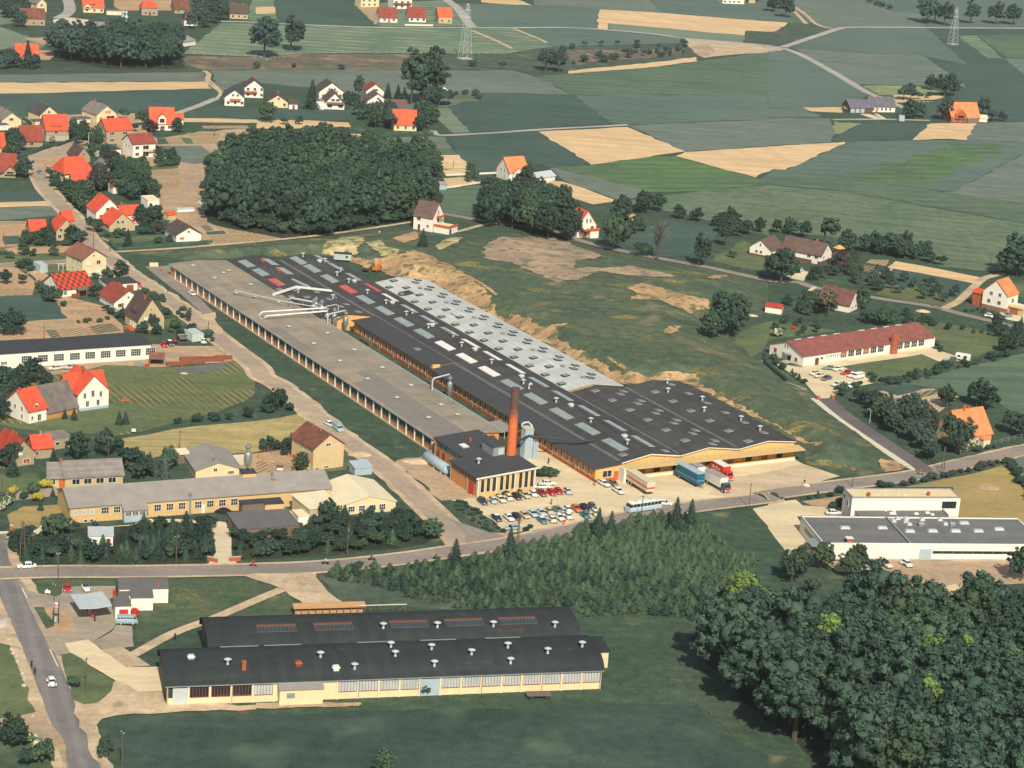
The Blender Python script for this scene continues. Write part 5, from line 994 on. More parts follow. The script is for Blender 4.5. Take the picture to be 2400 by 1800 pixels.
H('village_house','white gable house with taupe roof cut by the frame edge, behind its garage','house',"E2:22,376","E2:263,368",14,3.8,3.2,'y',R_GRY,MCR,wins=(('F',4.3,3.4,1.8,1.1,dict(nx=3)),),doors=(('F',2.2,1.8,2.3,MFW),),chim=((4.4,6,7,.9),))
H('garage','white garage with flat dark roof at the frame edge','garage',"E2:-40,402","E2:102,394",6,2.4,0,'x',R_SLT,MWH,style='flat',o=.25,doors=(('F',3.6,2.4,2,MFW),))
H('village_house','house with charcoal roof and skylights behind the orange roofs','house',"E2:495,290","E2:720,262",12,3.2,3.6,'y',R_DRK,MCR,ang=38,W_=8.6,wins=gw(8.6,12,1,gable=1,gz=3.6),chim=((4.3,9,6.8,.7),(4.3,3,6.8,.7)))
H('garage','small grey flat garage beside the charcoal roof house','garage',"E2:432,350","E2:545,346",5,2.2,0,'x',R_SLT,MCR,style='flat',o=.2)
H('village_house','grey walled house with bright orange roof and wide black dormer','house',"E2:568,534","E2:850,528",9.5,5.,5.6,'x',RR,MGB,wins=(('F',4.4,3.3,1.5,1.2),('L',5,3,1.1,1.2),('L',7.5,3,1.1,1.2)),dorm=((4.7,4.6,5.5,.9,.8,'p'),),plinth=(2.2,MCO))
H('village_house','small beige house with plain red brown roof at the hedge','house',"E2:265,606","E2:527,604",8.5,2.8,5.6,'x',R_RED,MGB,wins=(('F',4.2,.8,1.6,1.2),),chim=((5.6,4.2,7.8,.9),))
H('village_house','unfinished cream gable house with weathered grey roof and orange shutters','house',"E2:1192,305","E2:1456,284",13.5,3.8,3.7,'y',R_GRY,MCR,ang=40,W_=10,wins=(('F',4.8,4.1,1.,1.1,dict(pane=MWO)),('F',6.3,4.1,1.5,1.1,dict(pane=MWO)),('F',2.1,1.2,1.3,1.3,dict(pane=MWO)),('F',7,1,4,1.8)),chim=((5,11,7.4,1.2,.9),(5.4,4.5,7.4,.6)))
H('garage','low cream garage with flat grey roof beside the ploughed plot','garage',"E2:940,326","E2:1116,318",5,2.4,0,'x',R_SLT,MCR,style='flat',o=.35,wins=(('F',2,1.2,.8,.5,dict(nx=1)),('F',4.8,1.2,.8,.5,dict(nx=1))))
H('village_house','tall beige house with bright red orange roof and white windows','house',"E2:1312,568","E2:1632,552",9.5,6.,4.,'x',RR,MGB,wins=(('F',2.6,3.9,1.9,1.2,dict(nx=3)),('F',8.6,3.9,1.9,1.2,dict(nx=3)),('F',2.6,1,1.9,1.2,dict(nx=3)),('L',3,4,1,1.2),('L',6.5,4,1,1.2),('L',3,1.2,1,1.2)),chim=((7.4,4.7,9.2,.8,.8,M_BRB),))
H('village_house','white house with tall orange roof and white gabled centre dormer','house',"E2:1856,398","E2:2148,404",10,3.3,6.2,'x',RO,MWH,wins=(('F',1.7,1,1.9,1.3,dict(nx=3)),('F',8.8,1,1.9,1.3,dict(nx=3)),('F',5.2,.9,1.8,1.3,dict(y0=-1.2))),dorm=((5.1,3.4,2.9,3.,-.4,'g'),),chim=((2.9,5.2,8.4,.8),(6.9,5.2,8.4,.8)))
H('village_house','orange roofed extension at the far side of the centre dormer house','house',"E2:2152,330","E2:2262,332",6,2.6,2.2,'x',RO,MWH)
H('village_house','white two storey house with red brown roof and long balconies','house',"E2:1640,742","E2:1915,726",10,6.,3.2,'x',R_RED,MWH,wins=(('F',1.9,3.7,1.6,1.2),('F',1.9,1,1.6,1.2),('F',5.9,3.4,2.6,1.7),('F',5.9,.6,2.6,1.7),('L',3.5,4,.9,1.1),('L',6,4,.9,1.1)),balc=((4.6,9.8,-1.2,0,2.7,MCR),),chim=((5,5,8.8,.8),))
H('garage','long white garage with flat black roof below the two storey house','garage',"E2:1240,722","E2:1492,706",6,2.6,0,'x',RF,MWH,style='flat',o=.2,wins=(('F',2,1.3,.7,.5,dict(nx=1)),('F',5,1.3,.7,.5,dict(nx=1))),doors=(('F',7,1.2,2,M_DARK),))
H('village_house','cream house under a steep orange mansard roof at the junction','house',"E2:800,1104","E2:1152,1040",11,5.6,5.4,'x',RR,MCR,ang=36,W_=11.4,style='hip',o=.8,wins=gw(11.2,11,2,2,L=3,w=1.2),chim=((4.8,5.5,10.2,.9),))
H('village_house','low wing with orange roof among trees before the mansard house','house',"E2:915,1150","E2:1170,1140",7.5,2.,4.,'x',RR,MWH,wins=gw(8,7,2))
H('village_house','narrow grey gable house with steep dark brown roof behind the mansard','house',"E2:945,800","E2:1108,772",9,2.6,3.6,'y',RD,MGB,ang=36,W_=6,wins=(('F',3,3.2,.8,.9,dict(nx=1)),),chim=((2.8,1.2,6,.8),(2.8,2.6,6,.6)))
H('village_house','brown roofed house at the frame edge with a small gabled wing','house',"E2:-160,975","E2:190,985",9,2.6,6.2,'x',R_RED,MGB,wins=gw(11,9,3),dorm=((8.9,4.2,1.6,1.2,-1.2,'g'),))
H('village_house','orange roofed house half out of the frame behind the hedge','house',"E2:-170,680","E2:66,676",8.5,2.6,5.,'x',RR,MBE)
H('village_house','ruined looking narrow grey gable among the bushes behind the mansard house','shed',"E2:1225,905","E2:1322,915",6,1.8,2.6,'y',R_GRY,MGB,ang=30,W_=5)
H('village_house','white building with red roof strip among the thicket by the street','house',"E2:1392,1180","E2:1440,1176",5,3.,1.8,'x',RR,MWH,ang=32,W_=5)
H('cottage','small beige house with bright orange roof beside the spruce','house',"21:265,408","21:400,404",6.5,3.,3.2,'x',RR,MGB,wins=gw(5.6,6,1,w=1.))
H('cottage','beige gable house with orange red roof and a wing, by the kerb','house',"21:486,420","21:656,414",9.5,3.6,4.,'y',RR,MBE,wins=(('F',1.6,3.2,1.,1.1),('F',3.9,3.2,1.,1.1),('F',1.2,.8,1.2,1.3)))
H('cottage','low orange roofed cross wing behind the beige gable by the kerb','house',"21:560,345","21:640,340",7,4.2,2.6,'x',RR,MGB)
H('village_house','white house with tall gable and red roof at the street bend','house',"21:830,272","21:1048,262",10.5,4.4,4.6,'y',RR,MWH,wins=(('F',4.3,4.6,1.1,1.1),('F',1.8,1.6,1.,1.5,dict(nx=1))),chim=((4.3,8,9,.8),))
H('village_house','beige gable house with long orange roof slope in front of the white one','house',"21:945,345","21:1165,332",10,2.5,4.2,'y',RR,MBE,wins=(('F',3.2,2.9,1.,1.1),('F',5,2.9,1.,1.1),('F',5.6,.4,1.5,1)),plinth=(.5,MCO))
H('village_house','white wing with red roof and chimney behind the beige gable','house',"21:1060,290","21:1210,272",7,4.,2.6,'x',RR,MWH,ang=33,W_=7.4,wins=(('F',3.6,2.6,.6,.6,dict(nx=1)),('F',5.6,2.4,1,1)),chim=((.8,3.5,6.8,1.2,.7),))
H('shed','small lean-to with orange roof between the beige gable and the white wing','shed',"21:1120,290","21:1190,278",3,1.6,1.4,'x',RR,MWH,ang=33,style='mono',o=.2)
H('shed','tall white shed behind the trees by the allotments','shed',"21:1275,150","21:1335,132",6,3.4,.5,'x',R_CREAM,MWH,ang=35,style='mono',o=.1)
H('shed','little garden hut with red roof beside the cold frames','shed',"21:1452,245","21:1518,236",3,1.9,.9,'x',RR,MBE,o=.2)
H('garden_pavilion','tiny white slatted pavilion in the allotments','pavilion',"21:1728,100","21:1780,97",2,1.7,.8,'x',R_CEM,MWH,style='hip',o=.2,wins=(('F',1,.3,1.4,1.1,dict(nx=5)),))
H('bungalow','white bungalow with dark brown roof beside the allotments','house',"21:1522,432","21:1737,422",12,2.7,2.6,'y',RD,MWH,o=.5,wins=(('F',2.1,.8,1.5,.8,dict(pane=MWO)),('F',4.6,3.2,.6,.8,dict(nx=1))),chim=((4.2,7,4.7,.7),))
H('cold_frame','long white cold frame in the allotments','greenhouse',"21:1535,176","21:1680,168",1.4,.9,.3,'x',MLG,MWH,style='mono',o=.05)
H('village_house','cream two storey house with brown gable roof and white shutters','house',"E1:1066,606","E1:1374,572",11,6.2,2.9,'y',rt('tile_pinkish_brown',(150,102,84)),MCR,o=.6,wins=(('F',2.4,4.,1.4,1.2,dict(pane=MFW)),('F',6.,4.,1.4,1.2),('F',2.4,1.2,1.4,1.2,dict(pane=MFW)),('F',6.,1.2,1.4,1.2,dict(pane=MFW)),('F',4.2,6.7,.5,.5,dict(nx=1)),('F',1.9,.1,.7,.4,dict(nx=1)),('F',5.9,.1,.7,.4,dict(nx=1)),('L',3,4,.8,1.3),('L',6,4,.8,1.3),('L',3,1.2,.8,1.3),('L',6,1.2,.8,1.3)),chim=((4.2,7.5,8.8,.8,.7),(4.2,3.5,8.8,.6,.6)))
r_,w_=H('bungalow','white bungalow with red and brown checkered tile roof','house',"E1:780,872","E1:1190,828",11.5,2.8,3.6,'x',R_CHK,MWH,o=.5,plinth=(.25,MBG),wins=(('F',1.8,.8,.9,1.2,dict(pane=MGL)),('L',5,.7,.5,1.8,dict(nx=1)),('L',8,.7,.5,1.8,dict(nx=1)),('L',6.5,3.8,.5,1.,dict(nx=1))),doors=(('F',7.5,3.6,2.1,M_FRB),),chim=((4,6.6,6.3,.7,.5,MGR),))
MB().prism([(-2.6,2.35),(.1,2.75),(.1,2.95),(-2.6,2.5)],5.2,10.9,'x').box(5.3,5.5,-2.5,-2.3,0,2.36).box(8,8.2,-2.5,-2.3,0,2.36).box(10.6,10.8,-2.5,-2.3,0,2.36).mk('porch',MTI,r_);MB().box(4.,6.2,-1.6,-.06,0,.9).mk('bay_window',M_FRB,r_)
H('garage','L shaped white garage with flat black roof on the street side','garage',"E1:1400,800","E1:1780,775",8,2.5,0,'x',RF,MWH,style='flat',o=.2,doors=(('F',7.5,2.4,2,M_FRB),))
H('bungalow','white gable house with red brown roof between two gables','house',"E1:1478,1030","E1:1850,1005",11.5,2.8,3.3,'y',R_RED,MWH,ang=34,W_=9.6,o=.6,wins=(('F',1.9,.7,1.1,1.2),('F',2.9,.1,.7,1.9,dict(nx=1,pane=M_FRB)),('F',4.8,3.4,.5,.6,dict(nx=1)),('L',3,1,.7,1),('L',5.5,1,.7,1)),chim=((4.8,7.5,6,.8,.6),(4.8,5.5,6,.7,.6)))
MB().box(0,.25,-6,0,-.2,1.3).box(.25,2.2,-6,-5.75,-.2,1.3).mk('garden_wall',MWH,loc=pt("E1:1470,1035"),rz=math.radians(34));tag([o for o in COL.objects if o.name.startswith('garden_wall')][-1],'white garden wall running down from the middle gable','wall')
r_,w_=H('village_house','tall beige house with very steep dark brown roof above the long workshop','house',"E1:1790,1306","E1:2130,1292",10,4.,6.,'y',RD,MBE,ang=34,W_=8.6,o=.5,wins=(('F',2.6,2.9,1.1,1.3,dict(pane=MFW)),('F',5.,2.9,.8,1.2),('F',4.1,6.2,.6,.7),('L',2,.6,.8,1.4,dict(pane=MFW)),('L',3.6,.4,.8,1.9,dict(pane=MFW)),('L',5.6,.6,.8,1.4,dict(pane=MFW))),chim=((3.6,3.5,9.,1.1,.7),(4.6,6.5,9.,.9,.7)))
MB().prism([(.2,4.9),(2.4,7.3),(2.4,7.6),(.2,6.)],2.5,6.,'y').mk('dormer',RD,r_);MB().box(.14,.19,2.8,5.7,5.1,5.8).mk('dormer_window',MGL,r_);MB().box(-2.2,0,1,6,-.3,.35).mk('terrace',MWO,r_)
H('workshop','long white workshop with flat black roof and nine barred windows','workshop',"21:-330,1552","21:1302,1442",10.5,4.4,.5,'x',RF,MWH,style='mono',o=.25,wins=[('F',55.6+(x-1225)/29.6,1.35,2.85,2.,dict(nx=5,ny=3,frame=MFW))for x in(130,270,410,550,685,822,957,1092,1225)]+[('F',11.6,1.3,.7,.8),('F',12.5,1.3,.7,.8)])
r_=root('open_shed',pt("21:1295,1500"),math.radians(8),'open shed with pinkish brown roof in the workshop yard','shed')
MB().prism([(-.3,2.),(4.4,2.7),(4.4,2.85),(-.3,2.15)],-.3,4.2,'x').mk('roof',rt('tile_pinkish_brown',(150,102,84)),r_);MB().box(0,.15,0,.15,0,2.02).box(3.8,3.95,0,.15,0,2.02).box(0,3.95,3.9,4.05,0,2.6).box(0,.12,.4,3.9,0,2.).mk('wall',MTI,r_)
for i,(s,c,m_,t)in enumerate((("21:1660,1300 1772,1298",6.2,mat('container_green',(196,210,196),var=.06),'pale green box container at the back of the workshop yard'),("21:345,700 418,698",6.2,mat('container_blue',(176,192,192),var=.06),'pale blue grey steel container on the lawn by the lane'))):
 a,b=pts(s);o_=root('container',a,math.radians(33),t,'container');w_=(b-a).length*.95
 mb=MB().box(0,w_,0,c,.1,2.5)
 for k in range(12):mb.box(-.05,0,c*(k+.3)/12,c*(k+.7)/12,.2,2.4)
 mb.mk('body',m_,o_);MB().box(-.05,w_+.05,-.05,c+.05,2.5,2.6).mk('roof',MLG,o_);MB().box(.1,w_*.49,-.06,-.003,.2,2.4).box(w_*.51,w_-.1,-.06,-.003,.2,2.4).mk('door',m_,o_)
r_,w_=H('villa','white villa with several steep orange red gables','house',"31:672,240","31:955,190",10.5,5.2,4.6,'y',RR,MWH,ang=38,W_=9.2,o=.5,plinth=(.8,MBG),wins=(('F',2.,3.6,.7,1.4),('F',4.4,3.8,.8,1.7),('F',6.8,3.6,.7,1.4),('F',2.8,1.2,.8,1.5),('F',6.,1.2,.8,1.5),('L',2.5,3.2,.6,1.),('L',2.5,1.2,.6,1.),('L',6,1.2,.8,1.4)),chim=((4.,4.5,9.4,1.1,.8),(5,7.5,9.4,.9,.7)))
mb=MB();mb.prism([(3.4,5.1),(8.6,5.1),(6.,8.8)],-1.4,4,'x');mb.mk('wall',MWH,r_);MB().prism([(2.9,4.75),(6,9.),(9.1,4.75),(9.1,4.98),(6,9.25),(2.9,4.98)],-1.9,4.2,'x').prism([(2.9,4.75),(6,9.),(9.1,4.75),(9.1,4.98),(6,9.25),(2.9,4.98)],4.6,10.4,'x').mk('roof',RR,r_);MB().prism([(3.4,0),(8.6,0),(8.6,5.1),(6.,8.8),(3.4,5.1)],8.8,10.,'x').prism([(3.4,0),(8.6,0),(8.6,5.1),(3.4,5.1)],-1.4,0,'x').mk('wall',MWH,r_)
H('cottage','white cottage with red roof and one gabled dormer, joined to the barn','house',"31:250,345","31:402,312",10.5,3.6,4.4,'x',RR,MWH,wins=(('F',3.3,.4,1.,1.7,dict(nx=2)),('F',1.,1.,.5,.9,dict(nx=1)),('L',3,3,.8,1),('L',6,3,.8,1),('L',3,.9,.8,1)),dorm=((2.7,1.6,3.5,1.3,.5,'g'),),chim=((.6,5,8,.8,.6),))
H('barn','old barn with large mossy grey roof between cottage and villa','barn',"31:406,311","31:672,255",10.5,2.,6.,'x',R_OLD,M_ORNB,o=.3)
H('village_house','beige gable house with red roof at the frame edge below the cottage','house',"31:95,722","31:295,692",10,3.4,3.5,'y',rt('tile_dull_red',(184,70,52)),MGB,o=.5,wins=(('F',2.1,3.,1.8,1.2,dict(pane=MFW)),('F',4.2,.6,1.7,1.1,dict(pane=M_FRB))),chim=((3.2,6,6.8,.9,.6),(3.2,4,6.8,.9,.6)))
H('village_house','low wing with bright red roof beside the beige gable','house',"31:290,650","31:452,636",6,2.9,2.5,'x',RR,MGB,wins=(('F',.9,.9,.8,1.2),),chim=((2.6,3,5.3,1.,.5,MGB),))
H('shed','beige flat roofed extension with pale blue door','shed',"31:456,570","31:626,545",6,2.8,0,'x',R_GRY,MGB,style='flat',o=.1,wins=(('F',1.3,1.2,1.1,.7,dict(nx=1)),),doors=(('F',4.,.9,2,MBG),))
H('bungalow','lower entrance wing of the grey roofed bungalow with orange door','house',"31:415,893","31:553,893",7.5,2.5,2.6,'x',rt('eternit_grey',(148,140,132),band=.9),MBE,wins=(('F',1.1,.9,1.2,1.2),),doors=(('F',3.3,1.4,2.4,MWO),))
H('bungalow','long beige bungalow with fibre cement grey roof and four windows','house',"31:560,900","31:1062,874",8.5,2.8,2.7,'x',rt('eternit_grey',(148,140,132),band=.9),MBE,wins=[('F',x,.9,1.8,1.3,dict(nx=2))for x in(2.7,5.6,8.6,11.6)],chim=((-.4,4.2,5.2,1.1,.6),))
r_,w_=H('works_building','long yellow brick works with long grey roof and paired windows','factory',"31:605,1206","32:640,1030",13,4.,2.5,'x',R_CEM,M_YEL,o=.4,wins=[('F',8.3,1.9,1.7,1.5,dict(nx=3,ny=2)),('F',11.2,1.9,1.5,1.5,dict(nx=3,ny=2))]+[('F',x,1.5,1.6,1.6,dict(nx=3,ny=2))for x in(21,24,27,31,34,37,40)]+[('F',x,2.,.95,1.,dict(nx=1,pane=MBG))for x in(1.3,3.3,5.2)]+[('F',x,.1,.7,.6,dict(nx=1))for x in(.9,3.7,5.1)],doors=(('F',32.3,.8,2.2,MFW),))
a=MB().box(12.4,17.8,-2.2,-.01,0,2.9);a.mk('extension',MBG,r_);MB().prism([(-2.6,2.9),(.2,4.2),(.2,4.4),(-2.6,3.1)],12.1,18.2,'x').mk('extension_roof',R_CEM,r_)
for i in range(3):win(r_,'F',13.4+i*1.7,1.6,1.25,1.,w_,14,nx=4,y0=-2.2)
MB().tube([(28.9,-.6,0),(28.9,-.6,5.6)],.2,10).box(28.5,29.3,-1.,-.2,5.6,5.75).mk('flue',MGR,r_)
r_,w_=H('works_building','cream gable hall with cream roof at the street end of the yellow works','factory',"32:742,1134","32:1204,1096",16,2.5,1.9,'y',R_CREAM,MCR,o=.25,wins=[('F',x,.75,1.5,1.3,dict(nx=3,ny=2))for x in(2.4,5.1,7.8,10.4)])
H('works_building','cream lean-to roof with corrugated front beside the cream gable hall','shed',"32:458,1205","32:728,1165",9,3.6,.6,'x',R_CREAM,mat('corrugated_beige',(206,186,150),var=.1),style='mono',o=.25)
r_,w_=H('filter_tower','square yellow brick tower with dark flat roof in the yellow works','tower',"E6:210,1000","E6:462,985",3.4,7.2,0,'x',RF,M_YEL,style='flat',o=.1)
tz=pt("E6:320,690");_a=math.radians(23)
def cyclone(loc,s=1.,legs=2.2,label='',pipe=None,rz=0):
 r=root('dust_cyclone',loc,rz,label,'cyclone')
 MB().lathe([(.12*s,legs*.35),(.95*s,legs+1.*s),(.95*s,legs+3.*s),(.75*s,legs+3.3*s)],n=16).mk('drum',M_GALV,r,True)
 MB().lathe([(.45*s,legs+3.3*s),(.45*s,legs+4.2*s),(.75*s,legs+4.5*s),(.72*s,legs+4.9*s),(.35*s,legs+5.2*s),(.35*s,legs+5.5*s)],n=14).mk('exhaust_cap',M_GALV,r,True)
 for a in range(4):
  t=a*math.pi/2+.78;MB().tube([(math.cos(t)*1.*s,math.sin(t)*1.*s,0),(math.cos(t)*.9*s,math.sin(t)*.9*s,legs+1.2*s)],.06,5).mk('leg',M_GALV,r)
 if pipe:MB().tube(pipe,.24,9).mk('pipe',MLG,r,True)
 return r
_p=pt("E6:210,1000");_q=Vector((math.cos(_a),math.sin(_a),0));_n2=Vector((-math.sin(_a),math.cos(_a),0));cyclone(_p+_q*1.65+_n2*1.7+Vector((0,0,7.42)),1.,1.5,'large galvanised dust cyclone standing on the yellow brick tower')
c_=root('brick_chimney',pt("E6:740,1010"),_a,'slim square red brick chimney with steel flue in the yellow works','chimney');MB().box(0,1.1,0,1.1,0,5.9).mk('shaft',MBK,c_);MB().tube([(.55,.55,5.9),(.55,.55,9.)],.22,8).mk('flue',MGR,c_)
H('shed','low black roofed annex at the foot of the brick tower','shed',"E6:215,1225","E6:650,1190",5.5,2.4,.2,'x',RF,MTI,style='mono',o=.1)
H('shed','small yellow brick annex with black roof beside the open shelter','shed',"E6:640,1215","E6:980,1195",4.5,2.3,.2,'x',RF,M_YEL,style='mono',o=.1)
H('shed','broad grey roofed timber shed with red posts above the tree belt','shed',"E6:150,1700","E6:1260,1620",10,2.6,.4,'x',R_FELT2,MTI,style='mono',o=.2)
for i,x in enumerate((845,985,1130,1270)):tag(MB().tube([(0,0,0),(0,0,3.)],.09,6).mk('post',MWO,loc=pt("E6:%d,%d"%(x,1690-i*15))),'red post along the front of the timber shed','post','red posts of the timber shed')
H('shed','small white hut with vent beside the timber shed','shed',"E6:1250,1420","E6:1455,1400",4,2.,.2,'x',R_CREAM,MWH,style='mono',o=.1)
H('shed','white flat hut hidden in the tree belt with a pale roof','shed',"31:765,1400","31:975,1400",5,2.4,.3,'x',MLG,MWH,style='mono',o=.2,doors=(('F',4.5,.9,1.8,M_DOORB),))
r_,w_=H('village_house','two storey beige house with weathered red brown roof beside the diagonal street','house',"32:490,752","32:752,712",11,6.2,3.2,'y',R_RUST,mat('render_sand',(226,198,150),var=.05),o=.5,wins=(('F',4.3,6.3,1.3,.6),('F',4.,.3,1.3,.6,dict(pane=M_FRB)),('F',1.2,.2,1.,.6,dict(pane=M_FRB)),('L',2.5,4.2,.8,1.2),('L',5.5,4.2,.8,1.2),('L',3.4,2.3,.9,1.7),('L',6,2.6,.8,1.2)),chim=((4,7.5,9,1.1,.6),(4,3.6,9,.8,.5)))
MB().box(-2.,-.01,1.2,7,1.7,1.9).box(-2.05,-1.95,1.2,7,1.9,2.8).box(-1.95,-.02,1.2,1.28,1.9,2.8).mk('balcony',MWO,r_);MB().box(-1.9,-.02,1.3,6.9,-.3,1.69).mk('terrace',MBE,r_)
H('workshop','low workshop with low pale grey roof and cream front beside the hay field','workshop',"31:1690,815","31:2080,795",15,2.,1.9,'y',R_CEM,MCR,o=.3,wins=(('F',5,1.6,.8,.8),('F',9,.8,1.4,.7,dict(nx=4))),chim=((5,2,3.9,.5,.5),))
H('shed','little shed with white roof beside the low workshop','shed',"31:1525,690","31:1592,660",3.5,2.4,.3,'x',R_CREAM,MTI,ang=28,style='mono',o=.15)
H('garage','pale blue sheet metal garage by the diagonal street','garage',"32:852,792","32:1002,780",4,1.9,.6,'x',MBG,MBG,style='mono',o=.15)
r_,w_=H('station_building','white rear block of the filling station with dark mono roof and chimney','building',"E3:1345,400","E3:2050,388",5.2,3.3,.5,'x',R_FELT2,MWH,style='mono',o=.12,chim=((8.4,1.,3.6,.7,.5),))
H('station_building','white middle block of the filling station','building',"E3:1515,502","E3:1832,496",4.6,2.9,.3,'x',R_FELT2,MWH,style='mono',o=.12)
H('station_kiosk','white kiosk of the filling station with red door','kiosk',"E3:1290,632","E3:1512,622",4.4,3.,.3,'x',R_FELT2,MWH,style='mono',o=.12,doors=(('F',1.75,1.9,2.3,M_RED),),wins=(('L',1.7,.6,2.,1.7,dict(nx=1,frame=MGR)),))
H('station_building','narrow white link block behind the kiosk','building',"E3:1345,455","E3:1508,452",3,2.7,.1,'x',R_FELT2,MWH,style='mono',o=.1)
r_=root('pump_canopy',pt("E3:995,665"),math.radians(-60),'V shaped white canopy on two dark posts over the fuel pumps','canopy')
r_.rotation_euler=(0,0,0);_a0,_a1=pt("E3:995,665"),pt("E3:888,505");_d=(_a1-_a0);_ang=math.atan2(_d.y,_d.x);r_.rotation_euler=(0,0,_ang);Lc=_d.length
MB().prism([(0,3.35),(3.5,3.62),(3.5,3.74),(0,3.47)],-.8,Lc+1.2,'x').prism([(0,3.35),(-3.5,3.62),(-3.5,3.74),(0,3.47)],-.8,Lc+1.2,'x').mk('canopy_roof',MLG,r_)
for x in(0,Lc):MB().box(x-.14,x+.14,-.14,.14,0,3.36).mk('post',MST,r_)
for i,x in enumerate((Lc*.35,Lc*.62)):
 p=_a0+_d*(x/Lc);q=root('fuel_pump',(p.x,p.y,.14),_ang,('red fuel pump under the V shaped canopy' if i==0 else 'grey fuel pump under the V shaped canopy'),'fuel pump');MB().box(-.35,.35,-.25,.25,0,1.5).mk('cabinet',M_RED if i==0 else MLG,q);MB().box(-.28,.28,-.27,-.252,.95,1.4).mk('display',MFW,q);MB().tube([(.36,0,1.2),(.5,0,.7),(.37,0,.35)],.03,5).mk('hose',MST,q)
isl=MB();isl.loft([[(Lc*.5+(Lc*.5+.9)*math.copysign(abs(math.cos(t))**.5,math.cos(t)),.7*math.copysign(abs(math.sin(t))**.5,math.sin(t)),z)for t in[i*math.pi/8 for i in range(16)]]for z in(0,.14)])
o_=isl.mk('pump_island',KERB,loc=_a0,rz=_ang);tag(o_,'pale kerbed island carrying the pumps and canopy posts','island')
r_=root('price_sign',pt("E3:432,690"),0,'white price sign reading 48 in red between two dark posts','sign');
for x,h in((-.55,3.1),(.62,5.2)):MB().box(x-.09,x+.09,-.09,.09,0,h).mk('post',MST,r_)
MB().box(-.53,.53,-.05,.05,3.75,4.85).mk('panel',MFW,r_);MB().box(-.46,.53,-.04,.04,2.,2.25).mk('crossbar',MST,r_);MB().box(-.2,.25,-.3,.05,.5,1.7).mk('cabinet',MBG,r_)
def glyph(strokes,x,z,s,t=.09):
 mb=MB()
 for x0,z0,x1,z1 in strokes:
  d=Vector((x1-x0,0,z1-z0))*s;n_=Vector((-d.z,0,d.x)).normalized()*t/2;a=Vector((x+x0*s,0,z+z0*s));b=a+d;e=d.normalized()*t/2;a-=e;b+=e
  mb.hexa([tuple(p+Vector((0,-.075,0)))for p in(a-n_,b-n_,b+n_,a+n_)],[tuple(p+Vector((0,-.055,0)))for p in(a-n_,b-n_,b+n_,a+n_)])
 return mb
g4=glyph([(.7,0,.7,1),(0,.35,.95,.35),(0,.35,.6,1)],-.42,3.9,.55);g8=glyph([(.1,0,.8,0),(.1,.52,.8,.52),(.1,1,.8,1),(.05,0,.05,1),(.85,0,.85,1)],.0,3.9,.55);g4.add(g8.v,g8.f);g4.mk('lettering',M_RED,r_)
tag(MB().lathe([(.3,0),(.3,1.5),(.22,1.7),(.1,1.75)],n=10).mk('red_tank',M_RED,loc=pt("E3:1272,300")),'red upright tank at the corner of the station block','tank')
tag(MB().box(-.6,.6,-.05,.05,.35,1.).box(-.5,-.42,-.04,.04,0,.35).box(.42,.5,-.04,.04,0,.35).prism([(-.3,1.),(.1,1.),(0,1.3),(-.25,1.3)],-.04,.04,'y').mk('advert_board',MFW,loc=pt("E3:318,268")),'small white advert board on legs on the grass island','sign')
H('gate_post_hut','tiny white sign board at the frame corner of the driveway','sign',"31:85,1268","31:112,1268",.35,1.2,0,'x',MCO,MBK,style='flat',o=.05)
for i,(s,t)in enumerate((("31:1835,1535",'low red brick gate pier on the near side of the pale driveway'),("31:2030,1530",'low red brick gate pier across the pale driveway'))):
 q=root('gate_pier',pt(s),.3 if i else-.4,t,'gate pier');MB().box(-1.3,1.3,-.18,.18,0,1.).mk('wall',MBK,q);MB().box(-1.36,1.36,-.24,.24,1.,1.12).mk('coping',MCO,q)
FO=G(1015,1026.1,4.3);FO.z=0
FO=Vector((-19.8,577.3,0));FA=math.atan2(.4975,.8675)
E2_=Vector((math.cos(FA),math.sin(FA),0));E1_=Vector((-math.sin(FA),math.cos(FA),0))
def L2W(u,v,z=0):p=FO+E2_*u+E1_*v;return(p.x,p.y,z)
def froot(name,label,cat,group=None,u=0,v=0,z=0):return root(name,L2W(u,v,z),FA,label,cat,group)
R_BLK=rm('roof_black_felt',(84,83,81),patch=(74,74,73),rows=(97,95,92),ang=90,w=4,amt=.3,soft=True,fvar=.1,pscale=.06,fine=.5,spot=(100,98,96),sp_th=.7,sp_sc=.3);R_BLK2=mat('roof_black_felt_low',(74,76,77),rough=.9,var=.06,scale=.2)
R_GRV=rm('roof_gravelled',(168,154,132),patch=(150,141,125),rows=(178,162,138),ang=90,w=6,amt=.35,soft=True,fvar=.09,pscale=.07,fine=.6,spot=(134,127,116),sp_th=.68,sp_sc=.3);R_GRV2=mat('roof_patched_felt',(138,132,122),rough=.95,var=.06,scale=.3)
R_NEW=rm('roof_new_pale',(206,206,196),patch=(194,196,188),rows=(186,188,182),ang=90,w=2.2,amt=.35,fvar=.05,pscale=.06,fine=.5)
M_SKY=mat('skylight_glass',(142,156,152),rough=.22,var=.12,scale=.6,spec=.6);M_SKYW=mat('skylight_whitewashed',(248,236,226),rough=.8,var=.03);M_SKYR=mat('skylight_rusty',(196,96,72),rough=.8,var=.2,scale=.8,col2=(170,150,140));M_SKYD=mat('skylight_small',(132,130,122),rough=.4,var=.08)
M_VALL=mat('valley_flashing',(112,108,106),rough=.8,var=.25,scale=.8);M_LEDGE=mat('roof_edge_metal',(176,182,180),rough=.5,var=.06);M_YLINE=mat('paint_yellow',(242,190,80),rough=.7,var=.08)
M_FYEL=mat('brick_factory_yellow',(238,190,118),rough=.9,var=.06,scale=1.2);M_FORA=mat('brick_factory_orange',(222,152,88),rough=.9,var=.08,scale=1.2);M_CANO=mat('canopy_board',(214,182,124),rough=.9,var=.08,scale=.8)
